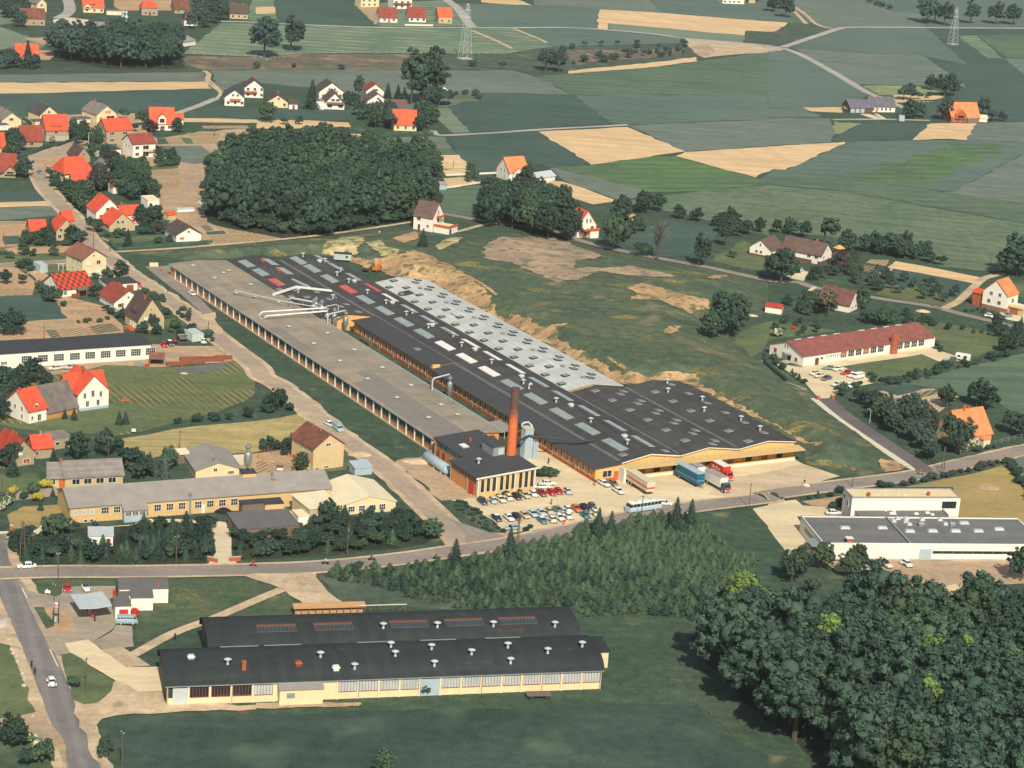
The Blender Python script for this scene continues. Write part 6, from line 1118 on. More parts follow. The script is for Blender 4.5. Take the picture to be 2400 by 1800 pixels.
def zr(u,prof):
 for(a,za),(b,zb)in zip(prof,prof[1:]):
  if a<=u<=b:return za+(zb-za)*(u-a)/(b-a)
 return prof[-1][1]
def slab(par,name,prof,v0,v1,m,th=.25,smooth=False):
 P=[(u,z)for u,z in prof]+[(u,z-th)for u,z in prof[::-1]];return MB().prism(P,v0,v1,'y').mk(name,m,par)
def wallbox(par,prof,v0,v1,m,inset=.25,name='wall',zlow=-.3):
 P=[(prof[0][0]+inset,zlow),(prof[-1][0]-inset,zlow)]+[(min(max(u,prof[0][0]+inset),prof[-1][0]-inset),z-.252)for u,z in prof[::-1]];return MB().prism(P,v0+inset,v1-inset,'y').mk(name,m,par)
def vent(par,u,v,z,kind='m',m=None):
 if kind=='m':mb=MB().lathe([(.28,-.2),(.28,.9),(.5,.95),(.78,1.2),(.3,1.42),(.05,1.5)],(u,v,z),10)
 elif kind=='b':mb=MB().box(u-.55,u+.55,v-.45,v+.45,z-.1,z+.5).hexa([(u-.8,v-.65,z+.5),(u+.8,v-.65,z+.5),(u+.8,v+.65,z+.5),(u-.8,v+.65,z+.5)],[(u-.5,v-.4,z+.95),(u+.5,v-.4,z+.95),(u+.5,v+.4,z+.95),(u-.5,v+.4,z+.95)])
 else:mb=MB().lathe([(.35,-.1),(.35,.25),(.72,.3),(.72,.5),(.2,.62)],(u,v,z),10)
 return mb.mk('roof_vent',m or MLG,par,kind!='b')
def skyl(par,u,v,prof,w,l,m,ribs=0,name='skylight',up=.14):
 """Raised roof light following the slope; w across (u), l along (v)."""
 g_=.28 if name=='dome_light' else .12;ua,ub=u-w/2,u+w/2;za,zb=zr(ua,prof)+up,zr(ub,prof)+up;lo=-.3
 f=MB()
 f.hexa(*[[(ua-g_,v-l/2-g_,za+q),(ub+g_,v-l/2-g_,zb+q),(ub+g_,v+l/2+g_,zb+q),(ua-g_,v+l/2+g_,za+q)]for q in(lo,0)])
 for i in range(1,ribs):y=v-l/2+l*i/ribs;f.hexa([(ua,y-.07,za+.005),(ub,y-.07,zb+.005),(ub,y+.07,zb+.005),(ua,y+.07,za+.005)],[(ua,y-.07,za+.1),(ub,y-.07,zb+.1),(ub,y+.07,zb+.1),(ua,y+.07,za+.1)])
 o=f.mk(name,M_RED if m is M_SKYR else MST if name=='dome_light' else M_LEDGE,par)
 MB().hexa([(ua,v-l/2,za-.05),(ub,v-l/2,zb-.05),(ub,v+l/2,zb-.05),(ua,v+l/2,za-.05)],[(ua,v-l/2,za+.06),(ub,v-l/2,zb+.06),(ub,v+l/2,zb+.06),(ua,v+l/2,za+.06)]).mk('glazing',m,o)
 return o
GP=[(-.5,4.3),(10,5.1),(20.3,4.4)]
fh=froot('factory_hall','very long hall with gravelled grey brown roof and white pillars along its street side','factory hall')
slab(fh,'roof',GP,-.8,196.3,R_GRV);wallbox(fh,GP,-.8,196.3,M_FORA,.55)
slab(fh,'roof_patch',[(.5,4.41),(5.6,4.80)],0,52,R_GRV2,.03);slab(fh,'roof_patch',[(5.7,4.81),(9.6,5.11)],0,60,R_GRV2,.03);slab(fh,'roof_patch',[(.2,4.385),(3.5,4.635)],86,112,R_GRV2,.03)
MB().box(20.3,20.7,-.8,118,4.05,4.6).mk('roof_edge',M_LEDGE,fh);MB().box(-.62,-.5,-.8,196.3,4.,4.36).mk('roof_edge',M_LEDGE,fh)
MB().box(-.35,.05,-.5,196,-.3,.35).mk('plinth',MCO,fh)
npil=38
for i in range(npil):
 v=.3+i*5.15;MB().box(-.32,.02,v-.17,v+.17,.35,4.05).mk('pillar',MFW,fh)
for i in range(npil-1):
 v=.3+i*5.15;f=MB().box(-.10,.045,v+.22,v+4.93,1.75,1.85).box(-.08,.045,v+2.5,v+2.62,1.85,3.75).box(-.10,.045,v+.22,v+4.93,3.75,3.85).mk('window',MGR,fh);MB().box(-.04,.04,v+.22,v+4.93,1.851,3.749).mk('pane',MGL,f)
for u,v in((5.6,189.5),(14.7,180),(11.4,176.8),(6.1,171.6),(14.5,161),(5.7,151.7),(9.2,144.8),(14.7,138),(6,109.8),(5.7,90.5),(14.5,100.1),(5.5,71.3),(14.6,80.9),(5.5,52.4),(14.5,61.7),(5.6,33.5),(14.7,43.2),(5.8,14.4),(14.5,23.9),(14.7,14.6)):vent(fh,u,v,zr(u,GP),'f')
KP=[(20.3,4.6),(29,5.7),(38,4.6)];KP2=[(37.4,4.7),(46.5,6.3),(56,5.)];KP3=[(55.9,5.),(64.5,6.4),(75,5.)];KP4=[(74.4,5.),(83.6,6.4),(93.2,5.3)];OP=[(29.2,3.9),(37.6,4.7)]
kh=froot('factory_hall','black roofed hall between the grey hall and the long skylight roof, at the far end','factory hall')
slab(kh,'roof',KP,117.5,196.3,R_BLK);wallbox(kh,KP,117.7,196,M_FYEL,.3)
for i,v in enumerate((120.5,123.5)):MB().box(23+i*2.4,23.4+i*2.4,117.9,117.99,0,zr(23.2+i*2.4,KP)-.3).mk('pilaster',MWO,kh)
MB().box(22,24.6,117.86,117.99,0,2.6).mk('door',M_FRB,kh)
for u,v in((21.6,154),(25.6,150.3),(21.6,144.4),(25.6,140.7),(31,154.8),(34.3,148.5),(31.1,145.5),(34.3,139.4),(31.2,136.4),(34.7,130.3),(25.6,131.4),(31,126.8),(34.4,120.9)):skyl(kh,u,v,KP,1.6,1.6,M_SKYD)
for u,v in((32.5,187.5),(32.3,174.5),(24,175.4),(23.9,161.6),(24,187.5)):skyl(kh,u,v,KP,2.6,8.6,M_SKYR if v==161.6 else M_SKY,10)
for u,v,k,m_ in((29.1,185.8,'b',M_FRB),(29,171.8,'b',M_FRB),(25.2,146.9,'m',None),(33.2,137.4,'m',None)):vent(kh,u,v,zr(u,KP),k,m_)
mh=froot('factory_hall','long black roofed hall with two rows of slanted skylights along its ridge','factory hall')
slab(mh,'roof',KP2,-34,192,R_BLK);wallbox(mh,KP2,-34,192,M_FYEL,.3)
slab(mh,'valley',[(37.2,4.75),(38.2,4.93)],-33,191,M_VALL,.05)
whit={(76.2,0),(62,0),(76,1),(62,1),(48,0),(132.4,1),(48,1)}
for i,v in enumerate((186,174.4,160.2,145.6,132.2,118.1,104.2,90.2,76,62,47.8,34,20.1,5.5,-8.6,-22.9)):
 for k,u in enumerate((42.3,51.)):
  m_=M_SKYW if(k,v)in((0,76),(0,62),(0,47.8),(1,76),(1,62),(1,132.2),(1,47.8))else(M_SKYR if(k,v)in((0,145.6),(1,145.6))else M_SKY)
  skyl(mh,u,v,KP2,2.3 if k==0 else 1.6,9.4,m_,0 if m_ is M_SKYW else 12)
for u,v,k in((45.2,188.8,'m'),(47.4,179.9,'b'),(50,181,'m'),(45.6,161.5,'m'),(45.5,152,'m'),(47.3,151.7,'b'),(49.4,167,'m'),(45.4,137.4,'m'),(45.6,123.9,'m'),(47.5,123.4,'b'),(45.7,109.4,'m'),(48.6,111,'m'),(47.7,95.5,'b'),(45.7,94,'m'),(48.8,97.5,'m'),(48.6,83,'m'),(46,72.4,'m'),(47.9,67.4,'b'),(46,53.3,'m'),(47.6,38,'b'),(45.4,14,'m'),(47.2,8.9,'b'),(45.3,-5.2,'m'),(47,-20,'b'),(45.1,-24.6,'m'),(45.2,32.5,'m')):vent(mh,u,v,zr(u,KP2),k)
MB().tube([(44.6,28,5.8),(44.6,28,7.2),(44.9,28,7.6),(45.4,28,7.2)],.3,8).mk('roof_pipe',MLG,mh)
for u,v in((40.5,-30),(53,-31)):skyl(mh,u,v,KP2,1.7,1.7,M_SKYD)
wh_=froot('factory_hall','newly roofed pale grey hall dotted with square skylight domes, against the cut bank','factory hall')
slab(wh_,'roof',KP3,26.2,154,R_NEW);wallbox(wh_,KP3,26.3,154,M_FYEL,.3)
for k in range(13):
 v=151-k*9.52
 for u,dv in((57.3,-5.2),(61.5,0),(67.4,-4.2),(70.4,0)):
  vv=v+dv
  if vv>28:skyl(wh_,u,vv,KP3,1.5,1.5,M_SKY,0,'dome_light',.3)
for u,v in((58.8,136.6),(62.6,106.8)):slab(wh_,'bitumen_patch',[(u-1.6,zr(u-1.6,KP3)+.015),(u+2.4,zr(u+2.4,KP3)+.015)],v-2.2,v+2.6,R_BLK,.012)
for u,v in((64.8,138),(64.8,119),(64.8,100),(64.8,81),(64.8,62),(64.8,44),(64.8,32)):vent(wh_,u,v,zr(u,KP3),'f',MGR)
lh=froot('factory_hall','loading hall with shallow twin gables, black roof and yellow front behind the canopy','factory hall')
slab(lh,'roof',[(55.9,5.),(64.5,6.4),(74.4,5.),(83.6,6.4),(93.2,5.3)],-34.4,24.6,R_BLK);wallbox(lh,[(55.9,5.),(64.5,6.4),(74.4,5.),(83.6,6.4),(93.2,5.3)],-34.2,24.4,M_FYEL,.3)
slab(lh,'valley',[(55.5,5.03),(56.3,5.12)],-33,24,M_VALL,.05);slab(lh,'valley',[(73.9,5.12),(74.4,5.05),(74.9,5.12)],-33,24,M_VALL,.05)
LP=[(55.9,5.),(64.5,6.4),(74.4,5.),(83.6,6.4),(93.2,5.3)]
for u0,k0,n in((62.2,20.8,6),(67.8,16.2,6),(71.,19.6,6),(79.3,15.8,6),(87.6,20.5,6)):
 for k in range(n):
  v=k0-k*9.45
  if v>-32.5:skyl(lh,u0,v,LP,1.7,1.7,M_SKYD)
for u,v in((86.8,21.3),(81.9,13.2),(87.6,3.9),(81.9,-5.7),(87.9,-15.2),(87.8,-24.6)):vent(lh,u,v,zr(u,LP))
dk=froot('loading_dock','loading dock front with long board canopy and door bays','loading dock')
MB().box(37.5,93.1,-34.6,-34.02,-.2,.75).mk('dock_wall',MFW,dk);MB().box(37.5,93.1,-34.66,-34.03,.75,1.05).mk('stripe',M_YLINE,dk)
MB().box(37.5,93.1,-34.12,-33.95,1.05,3.9).mk('wall',M_FORA,dk)
MB().prism([(-37.4,3.55),(-34.,3.95),(-34.,4.15),(-37.4,3.75)],37.3,94.2,'x').mk('canopy',M_CANO,dk)
MB().box(36.9,37.6,-37.,-34.,-.2,3.9).mk('end_wall',MFW,dk)
slab(dk,'gable_trim',[(37.6,4.72),(46.5,6.3),(55.9,4.95),(64.5,6.35),(74.4,4.95),(83.6,6.35),(93.1,5.25)],-34.5,-34.42,MFW,.22)
for i in range(14):MB().box(39.5+i*4.,39.62+i*4.,-34.16,-34.13,4.15,zr(39.5+i*4.,[(37.6,4.4),(46.5,6.),(55.9,4.7),(64.5,6.1),(74.4,4.7),(83.6,6.1),(93.1,5.)])).mk('pilaster',MFW,dk)
for i,(u,kind)in enumerate(((40.3,'o'),(44.,'r'),(48.6,'o'),(54.6,'o'),(61.,'r'),(65.4,'o'),(71.8,'r'),(77.8,'o'),(83.,'r'),(88.,'o'))):
 f=MB().box(u-1.5,u-1.05,-34.4,-34.13,1.05,3.7).box(u+1.05,u+1.5,-34.4,-34.13,1.05,3.7).box(u-1.05,u+1.05,-34.4,-34.13,3.35,3.7).mk('door_bay',MGR,dk);MB().box(u-1.04,u+1.04,-34.2,-34.125,1.06,3.34).mk('door',M_DARK if kind=='o' else M_FRB,f)
of=froot('office_strip','low office strip with black lean-to roof and small windows along the courtyard','office wing')
slab(of,'roof',OP,-34.6,61,R_BLK2,.2);slab(of,'roof',[(29.2,4.25),(37.6,5.)],61,114.6,R_BLK2,.2)
MB().prism([(30.,-.3),(37.35,-.3),(37.35,4.45),(30.,3.75)],-34,61,'y').mk('wall',M_FORA,of);MB().prism([(30.,-.3),(37.35,-.3),(37.35,4.75),(30.,4.1)],61.02,114,'y').mk('wall',M_FORA,of)
MB().box(29.93,29.99,-34.02,113.9,-.2,.8).mk('plinth',MBK,of);MB().box(29.95,37.4,-34.09,-34.01,.8,3.7).mk('end_wall',M_FYEL,of);MB().box(29.95,37.4,-34.1,-34.01,-.2,.8).mk('plinth',MBK,of)
for v in(111.6,108.9,106.1,103,100.3,97.6,94.5,90.5,87.8,83.3,80.7,78,74.8,72.3,69.7,66.9,64.6,59,56.3,53.5,50.5,47.5,44.5,41.5,38.5,35.5,32.5,29.5,26.5,23.5,20.5,17.5,14.5,11.5,8.5,5.5,2,-1.7,-4.9,-7.6,-11,-13.6,-16.6,-19.6,-22.2,-25.1,-28,-30.8):
 f=MB().box(29.88,29.995,v-.55,v-.46,1.3,2.9).box(29.88,29.995,v+.46,v+.55,1.3,2.9).box(29.84,29.995,v-.46,v+.46,1.22,1.3).mk('window',MFW if v>-40 else MGR,of);MB().box(29.9,29.99,v-.459,v+.459,1.301,2.9).mk('pane',MGL,f)
f=MB().box(32.3,34.8,-34.2,-34.1,1.1,1.2).box(32.3,34.8,-34.2,-34.1,2.9,3.).box(33.5,33.6,-34.2,-34.1,1.2,2.9).mk('window',MFW,of);MB().box(32.31,34.79,-34.15,-34.1,1.2,2.9).mk('pane',MGL,f);MB().box(35.6,36.9,-34.16,-34.1,0,2.5).mk('door',MWO,of)
MB().box(30.2,32.6,60.,60.9,3.5,4.9).mk('step_wall',M_FYEL,of);skyl(of,34,78,[(29.2,4.25),(37.6,5.)],1.2,2.,M_SKYD)
for v in(105,95,85.5,75,62.5,34,20,6,-11.8,-24):MB().tube([(29.85,v,0),(29.85,v,3.8)],.07,5).mk('downpipe',M_LEDGE,of)
MB().tube([(8.6,-21,6.5),(22,-12.2,6.6),(29.3,-15,6.),(34,-17.5,5.4),(38.5,-18.5,5.9)],.3,8).mk('heating_pipe',MST,of)
bh=froot('boiler_house','boiler house with black stepped roof and tall slit windows facing the car park','boiler house')
BPr=[(-5.6,5.4),(11.3,6.6)]
slab(bh,'roof',[(-6.,5.4),(11.6,6.6)],-35.9,-20.6,R_BLK2,.3);slab(bh,'roof',[(-1.8,5.7),(11.6,6.63)],-20.59,-3.3,R_BLK2,.3)
MB().prism([(-5.3,-.3),(11.1,-.3),(11.1,6.25),(-5.3,5.12)],-35.4,-20.8,'y').mk('wall',M_FORA,bh);MB().prism([(-1.2,-.3),(11.1,-.3),(11.1,6.27),(-1.2,5.4)],-20.78,-3.6,'y').mk('wall',M_FORA,bh)
MB().prism([(-5.3,-.2),(11.1,-.2),(11.1,6.24),(-5.3,5.1)],-35.5,-35.41,'y').mk('front_wall',M_FYEL,bh);slab(bh,'roof_trim',[(-6.05,5.46),(11.65,6.66)],-36.,-35.91,MFW,.4)
for u in(-5.3,-.1,5.2,11.):MB().box(u-.12,u+.12,-35.72,-35.5,-.2,zr(max(-5.3,u),BPr)-.5).mk('pilaster',MFW,bh)
for i in range(9):
 u=-4.+(i // 3)*5.45+(i%3)*1.65;zt=zr(u,BPr)-.8;f=MB().box(u-.56,u-.48,-35.6,-35.5,1.45,zt).box(u+.48,u+.56,-35.6,-35.5,1.45,zt).box(u-.56,u+.56,-35.66,-35.5,1.35,1.45).mk('window',MFW,bh);MB().box(u-.48,u+.48,-35.55,-35.5,1.451,zt).mk('pane',MGL,f)
for i in range(4):
 v=-34.4+i*3.3;f=MB().box(-5.42,-5.3,v,v+2.9,3.6,3.7).mk('window',MGR,bh);MB().box(-5.38,-5.3,v,v+2.9,3.7,4.9).mk('pane',MGL,f)
MB().box(-5.45,-5.3,-33.6,-31.2,-.1,3.1).mk('gate',M_RED,bh)
for i in range(4):v=-19+i*3.6;f=MB().box(-1.34,-1.2,v,v+3.,3.7,3.8).mk('window',MGR,bh);MB().box(-1.3,-1.2,v,v+3.,3.8,5.1).mk('pane',mat('glass_blue',(96,116,124),rough=.2),f)
for v in(-9.5,-6.5):MB().box(-1.32,-1.2,v,v+1.3,0,3.).mk('door',M_FRB,bh)
for u,v in((-5.5,-35.2),(-5.5,-30.3),(-5.5,-21),(-1.5,-20),(-1.5,-4.2)):MB().tube([(u,v,0),(u,v,4.6),(u-.3,v,5.2)],.09,6).mk('downpipe',M_LEDGE,bh)
MB().box(5.2,8.6,-23.6,-17.4,6.1,8.7).mk('penthouse',MGR,bh);MB().prism([(5.,8.7),(8.8,8.9),(8.8,9.05),(5.,8.85)],-23.9,-17.2,'y').mk('penthouse_roof',R_BLK2,bh)
MB().box(6.6,8.2,-23.7,-23.61,6.5,8.2).mk('penthouse_door',MLG,bh);vent(bh,-.5,-26.5,5.9,'m');skyl(bh,2.,-13.5,[(-1.8,5.7),(11.6,6.63)],1.6,2.6,M_SKYW,0,'skylight',.35);chimney(bh,5.2,-10.8,6.1,1.2,.5,MBK)
def smokem():
 m=mat('chimney_brick',(226,118,68),rough=.9,var=.08,scale=1.5);n=m.node_tree.nodes;l=m.node_tree.links;b=n["Principled BSDF"];src=b.inputs["Base Color"].links[0].from_socket
 tc=n.new("ShaderNodeTexCoord");sx=n.new("ShaderNodeSeparateXYZ");l.new(tc.outputs["Object"],sx.inputs[0]);no=n.new("ShaderNodeTexNoise");no.inputs["Scale"].default_value=.9;l.new(tc.outputs["Object"],no.inputs[0])
 a=n.new("ShaderNodeMath");a.operation='MULTIPLY_ADD';l.new(no.outputs[0],a.inputs[0]);a.inputs[1].default_value=3.;l.new(sx.outputs[2],a.inputs[2])
 r=n.new("ShaderNodeMapRange");r.inputs[1].default_value=16.6;r.inputs[2].default_value=20.5;r.inputs[4].default_value=.92;l.new(a.outputs[0],r.inputs[0])
 mx=n.new("ShaderNodeMix");mx.data_type='RGBA';l.new(r.outputs[0],mx.inputs[0]);l.new(src,mx.inputs[6]);mx.inputs[7].default_value=A_((92,76,70));l.new(mx.outputs[2],b.inputs["Base Color"]);return m
ch=froot('factory_chimney','tall round brick chimney blackened by smoke at the top','chimney',None,10.1,-24.2)
MB().lathe([(1.32,0),(1.28,6),(1.2,13),(1.1,20),(1.06,24.),(1.14,24.05),(1.14,24.4),(.8,24.4),(.75,23.2)],n=24).mk('shaft',smokem(),ch,True)
tk=froot('oil_tank','large pale blue horizontal tank lying beside the boiler house','tank',None,-4.4,-5.,1.5)
MB().loft([[(1.35*math.cos(t)*k,y,1.35*math.sin(t)*k)for t in[i*math.pi/9 for i in range(18)]]for y,k in((0,.3),(-.25,.8),(-.6,1),(-12.4,1),(-12.8,.8),(-13.,.3))]).mk('shell',MBG,tk,True)
for y in(-2.5,-6.5,-10.5):MB().box(-1.2,1.2,y-.25,y+.25,-1.6,-.9).mk('saddle',MCO,tk)
for y in(-4,-8):MB().lathe([(.35,1.2),(.35,1.55),(.1,1.6)],(0,y,0),10).mk('hatch',MGR,tk)
si=froot('chip_silo','pale blue corrugated rectangular silo beside the brick chimney','silo',None,21.1,-12.2)
mb=MB().box(0,2.4,0,2.4,.0,8.2)
for k in range(6):mb.box(-.06,0,.2+k*.38,.38+k*.38,.3,7.9);mb.box(.2+k*.38,.38+k*.38,-.06,0,.3,7.9)
mb.mk('body',MBG,si);MB().prism([(-.1,8.2),(2.5,8.2),(2.5,8.7),(-.1,8.35)],-.1,2.5,'x').mk('roof',MCO,si);MB().tube([(-.0,2.3,8.4),(0,2.3,9.2),(.6,2.3,9.6),(1.9,2.3,9.6),(2.3,1.2,9.),(2.45,.6,7.6)],.28,8).mk('elbow_pipe',MLG,si,True);MB().box(2.45,3.9,-.4,1.4,0,4.6).mk('side_box',MBG,si)
for i in range(2):MB().tube([(3.+i*.5,-.5,0),(3.+i*.5,-.5,5.4)],.04,4).mk('ladder_rail',MGR,si)
r=cyclone(L2W(27.4,114.8),.85,2.6,'galvanised dust cyclone on stilts at the far end of the courtyard',[(-7.6,-3.,4.5),(-7.6,-3.,7.),(-7.,-2.8,7.5),(-.4,0,7.5)],FA)
r=cyclone(L2W(26.2,41.4),.85,2.8,'galvanised dust cyclone on lattice legs in the middle of the courtyard',[(-7.,-2.6,4.3),(-7.,-2.6,7.4),(-6.5,-2.4,7.9),(-.4,0,7.9)],FA)
for i,(u,v,s,t)in enumerate(((24.2,116.3,.95,'first cyclone of the cluster, beside the factory wall'),(22.6,118.4,.9,'second cyclone of the cluster, where the white pipes end'),(22.3,122.,.9,'third cyclone of the cluster, behind the white pipes'),(20.6,124.4,.85,'fourth cyclone of the cluster, next to the arched pipe'),(22.4,126.6,.85,'fifth cyclone of the cluster, over the black roof'))):
 cyclone(L2W(u,v,0 if i<2 else 3.2),s,3. if i<2 else 1.4,'galvanised '+t,None,FA)
M_PIPEW=mat('pipe_white',(236,232,222),rough=.5,var=.04)
def pipe(label,path,rad,m,legs=()):
 r=froot('dust_pipe',label,'pipe');MB().tube(path,rad,9).mk('duct',m,r,True)
 for u,v,z0,z1 in legs:MB().tube([(u,v,z0),(u,v,z1)],.07,5).mk('support',MGR,r)
pipe('long white extraction pipe crossing the grey roof, nearer of the pair',[(2.4,120,4.5),(2.2,120.2,5.4),(2.9,119.9,6.),(4,119.5,6.1),(22.,117.2,7.)],.27,M_PIPEW,((8,119,4.9,6.2),(15,118.1,4.8,6.5)))
pipe('long white extraction pipe crossing the grey roof, farther of the pair',[(1.7,122.2,4.5),(1.6,122.4,6.),(2.4,122.2,6.7),(3.2,122,6.8),(22.2,118.8,7.6)],.27,M_PIPEW,((6,121.5,4.7,6.9),(12,120.5,5,7.1),(17,119.7,4.7,7.3)))
pipe('thin grey extraction pipe running on props along the grey roof',[(4.5,150,6.4),(14,133,6.6),(21,122,7.)],.17,MLG,((7,145.5,4.8,6.3),(12,136.6,5,6.5),(17,128.2,4.7,6.7)))
pipe('grey arched extraction pipe between grey roof and cyclone cluster',[(16.5,134,4.8),(16.3,134.3,6.7),(17.,133.4,7.4),(22.,126.6,7.4)],.3,MLG,((19.5,130,4.5,7.2),))
pipe('slim grey pipe bending down behind the cyclone cluster',[(23,121,7.4),(27,121.5,7.7),(27.6,121.4,7.4),(27.8,121.4,5.6)],.16,MLG)
db=froot('roof_duct','flat white roof duct with a side branch on the black roof','duct')
MB().hexa([(16.4,146.9,4.6),(26.3,149.9,6.),(26.3,150.8,6.),(16.4,147.8,4.6)],[(16.4,146.9,5.3),(26.3,149.9,6.6),(26.3,150.8,6.6),(16.4,147.8,5.3)]).hexa([(26.3,149.9,5.9),(36.4,145.2,5.2),(36.4,146.1,5.2),(26.3,150.8,5.9)],[(26.3,149.9,6.5),(36.4,145.2,5.8),(36.4,146.1,5.8),(26.3,150.8,6.5)]).mk('duct',M_PIPEW,db)
MB().hexa([(29.6,149.4,5.5),(30.6,149.2,5.5),(29.6,161.,5.6),(28.9,161.,5.6)],[(29.6,149.4,6.3),(30.6,149.2,6.3),(29.6,161.,6.2),(28.9,161.,6.2)]).mk('branch',MBG,db)
sh=froot('bicycle_shelter','small open shelter in the courtyard behind the brick chimney','shelter');MB().prism([(24.3,2.1),(27.6,2.4),(27.6,2.52),(24.3,2.22)],5,14,'y').mk('roof',R_CEM,sh)
for v in(5.2,9.5,13.8):MB().box(24.5,24.6,v-.05,v+.05,0,2.1).mk('post',MFW,sh);MB().box(27.3,27.4,v-.05,v+.05,0,2.35).mk('post',MFW,sh)
for i,(u,v)in enumerate(((28.6,104),(28.6,100.2))):tag(MB().box(-.6,.6,-1.6,1.6,.1,1.1).box(-.65,.65,-1.65,1.65,1.1,1.2).box(-.5,.5,-1.4,-1.2,0,.1).box(-.5,.5,1.2,1.4,0,.1).mk('scrap_bin',mat('bin_green',(96,102,86),var=.1),loc=L2W(u,v),rz=FA),'dark green skip in the courtyard, %s'%('farther from the camera' if i==0 else 'beside the first office windows'),'skip')
tag(MB().box(0,1.2,0,1.,.05,1.5).box(-.05,1.25,-.05,1.05,1.5,1.58).box(.1,.2,.1,.9,0,.05).mk('crate',MCO,loc=L2W(22.,67),rz=FA),'pale box with red front standing in the courtyard','crate')
for i in range(2):tag(MB().box(0,1.5,0,1.2,.1,1.3).box(-.03,1.53,-.03,.12,0,.1).box(-.03,1.53,1.08,1.23,0,.1).box(.1,1.4,.1,1.1,1.3,1.36).mk('pallet_load',MCR,loc=pt("21:%d,648"%(1292+i*36)),rz=.1),'cream pallet load at the head of the service road, %s'%('street side' if i==0 else 'hall side'),'pallet load')
def loc(p,o,a):q=p-o;return(q.x*math.cos(a)+q.y*math.sin(a),-q.x*math.sin(a)+q.y*math.cos(a))
BA,BB_=pt("41:1438,1118"),pt("43:760,972");bd=BB_-BA;bang=math.atan2(bd.y,bd.x);BW=Vector((bd.x,bd.y)).length
BK=root('arched_hall',BA,bang,'long arched black roofed hall with window front facing the field, nearer of two','factory hall')
def arch(W_,D_,wh,rh,n=12,o=.4):return[(D_/2-(D_/2+o)*math.cos(math.pi*i/n),wh+rh*math.sin(math.pi*i/n)**.85)for i in range(n+1)]
def archroof(par,x0,x1,y0,D_,wh,rh,m,mw):
 P=[(y0+a,b)for a,b in arch(0,D_,wh,rh)];Q=[(y0+a,b)for a,b in arch(0,D_,wh-.2,rh,o=.1)];rb=MB()
 for i in range(12):rb.prism([P[i],P[i+1],Q[i+1],Q[i]],x0-.5,x1+.5,'x')
 rb.mk('roof',m,par,True);MB().prism([(y0,-.3)]+[(min(max(a,y0),y0+D_),b-.01)for a,b in Q]+[(y0+D_,-.3)],x0,x1,'x').mk('wall',mw,par);return P
R_TAR=rm('roof_tar',(60,66,65),patch=(54,59,60),rows=(70,75,74),ang=90,w=3.5,amt=.35,soft=True,fvar=.09,pscale=.1,fine=.6,spot=(78,82,80),sp_th=.7,sp_sc=.3)
BD=15.
PB1=archroof(BK,0,BW,0,BD,4.1,2.9,R_TAR,MST)
MB().box(0,BW,-.12,-.005,-.2,1.5).mk('front_wall',MCR,BK);nb=21
for i in range(nb+1):x=i*BW/nb;MB().box(max(0,x-.22),min(BW,x+.22),-.3,-.12,-.2,3.9).mk('pier',MCR,BK)
sk={0:'d',6:'n',7:'n',12:'d'}
for i in range(nb):
 x0,x1=i*BW/nb+.24,(i+1)*BW/nb-.24;kk={0:'d',5:'w',6:'w',7:'w',8:'o',12:'d2'}.get(i)
 if kk=='d':MB().box(x0+.9,x1+.0,-.2,-.122,0,3.6).mk('door',MLG,BK);continue
 if kk=='d2':MB().box(x0,x1,-.2,-.122,0,3.6).mk('door',MBG,BK);continue
 if kk=='w':MB().box(x0,x1,-.18,-.122,1.3,3.9).mk('wall_panel',MCR,BK);continue
 f=MB().box(x0,x1,-.24,-.121,1.5,1.62);
 for k in range(7):xx=x0+(x1-x0-.07)*k/6;f.box(xx,xx+.07,-.22,-.121,1.62,3.8)
 f=f.mk('window',M_FRB,BK);MB().box(x0+.001,x1-.001,-.16,-.006,1.621,3.8).mk('pane',MGL if i<4 else M_GLASSG,f)
MB().box(BW*5/nb+.8,BW*7/nb+1.,-2.4,-.32,-.2,3.4).mk('porch',MCR,BK);MB().prism([(-2.7,3.4),(-.3,3.9),(-.3,4.05),(-2.7,3.55)],BW*5/nb+.6,BW*7/nb+1.2,'x').mk('porch_roof',R_CEM,BK);MB().box(BW*5/nb+2.2,BW*5/nb+3.8,-2.46,-2.401,1.6,2.7).mk('louvre',MGR,BK)
for i in range(0,nb+1,3):MB().tube([(min(BW-.2,i*BW/nb+.1),-.45,0),(min(BW-.2,i*BW/nb+.1),-.45,4.)],.06,5).mk('downpipe',MGR,BK)
MB().box(-.4,BW+.4,-.62,-.42,4.,4.14).mk('gutter',MGR,BK)
B2=root('arched_hall',BA+Vector((math.cos(bang),math.sin(bang),0))*10.2+Vector((-math.sin(bang),math.cos(bang),0))*(BD+.6),bang,'long arched black roofed hall behind, with five glazed roof strips','factory hall')
W2=BW-10.6;PB2=archroof(B2,0,W2,0,15,4.1,3.,R_TAR,MST)
def archz(P,y):
 for(a,za),(b,zb)in zip(P,P[1:]):
  if a<=y<=b:return za+(zb-za)*(y-a)/(b-a)
 return P[0][1]
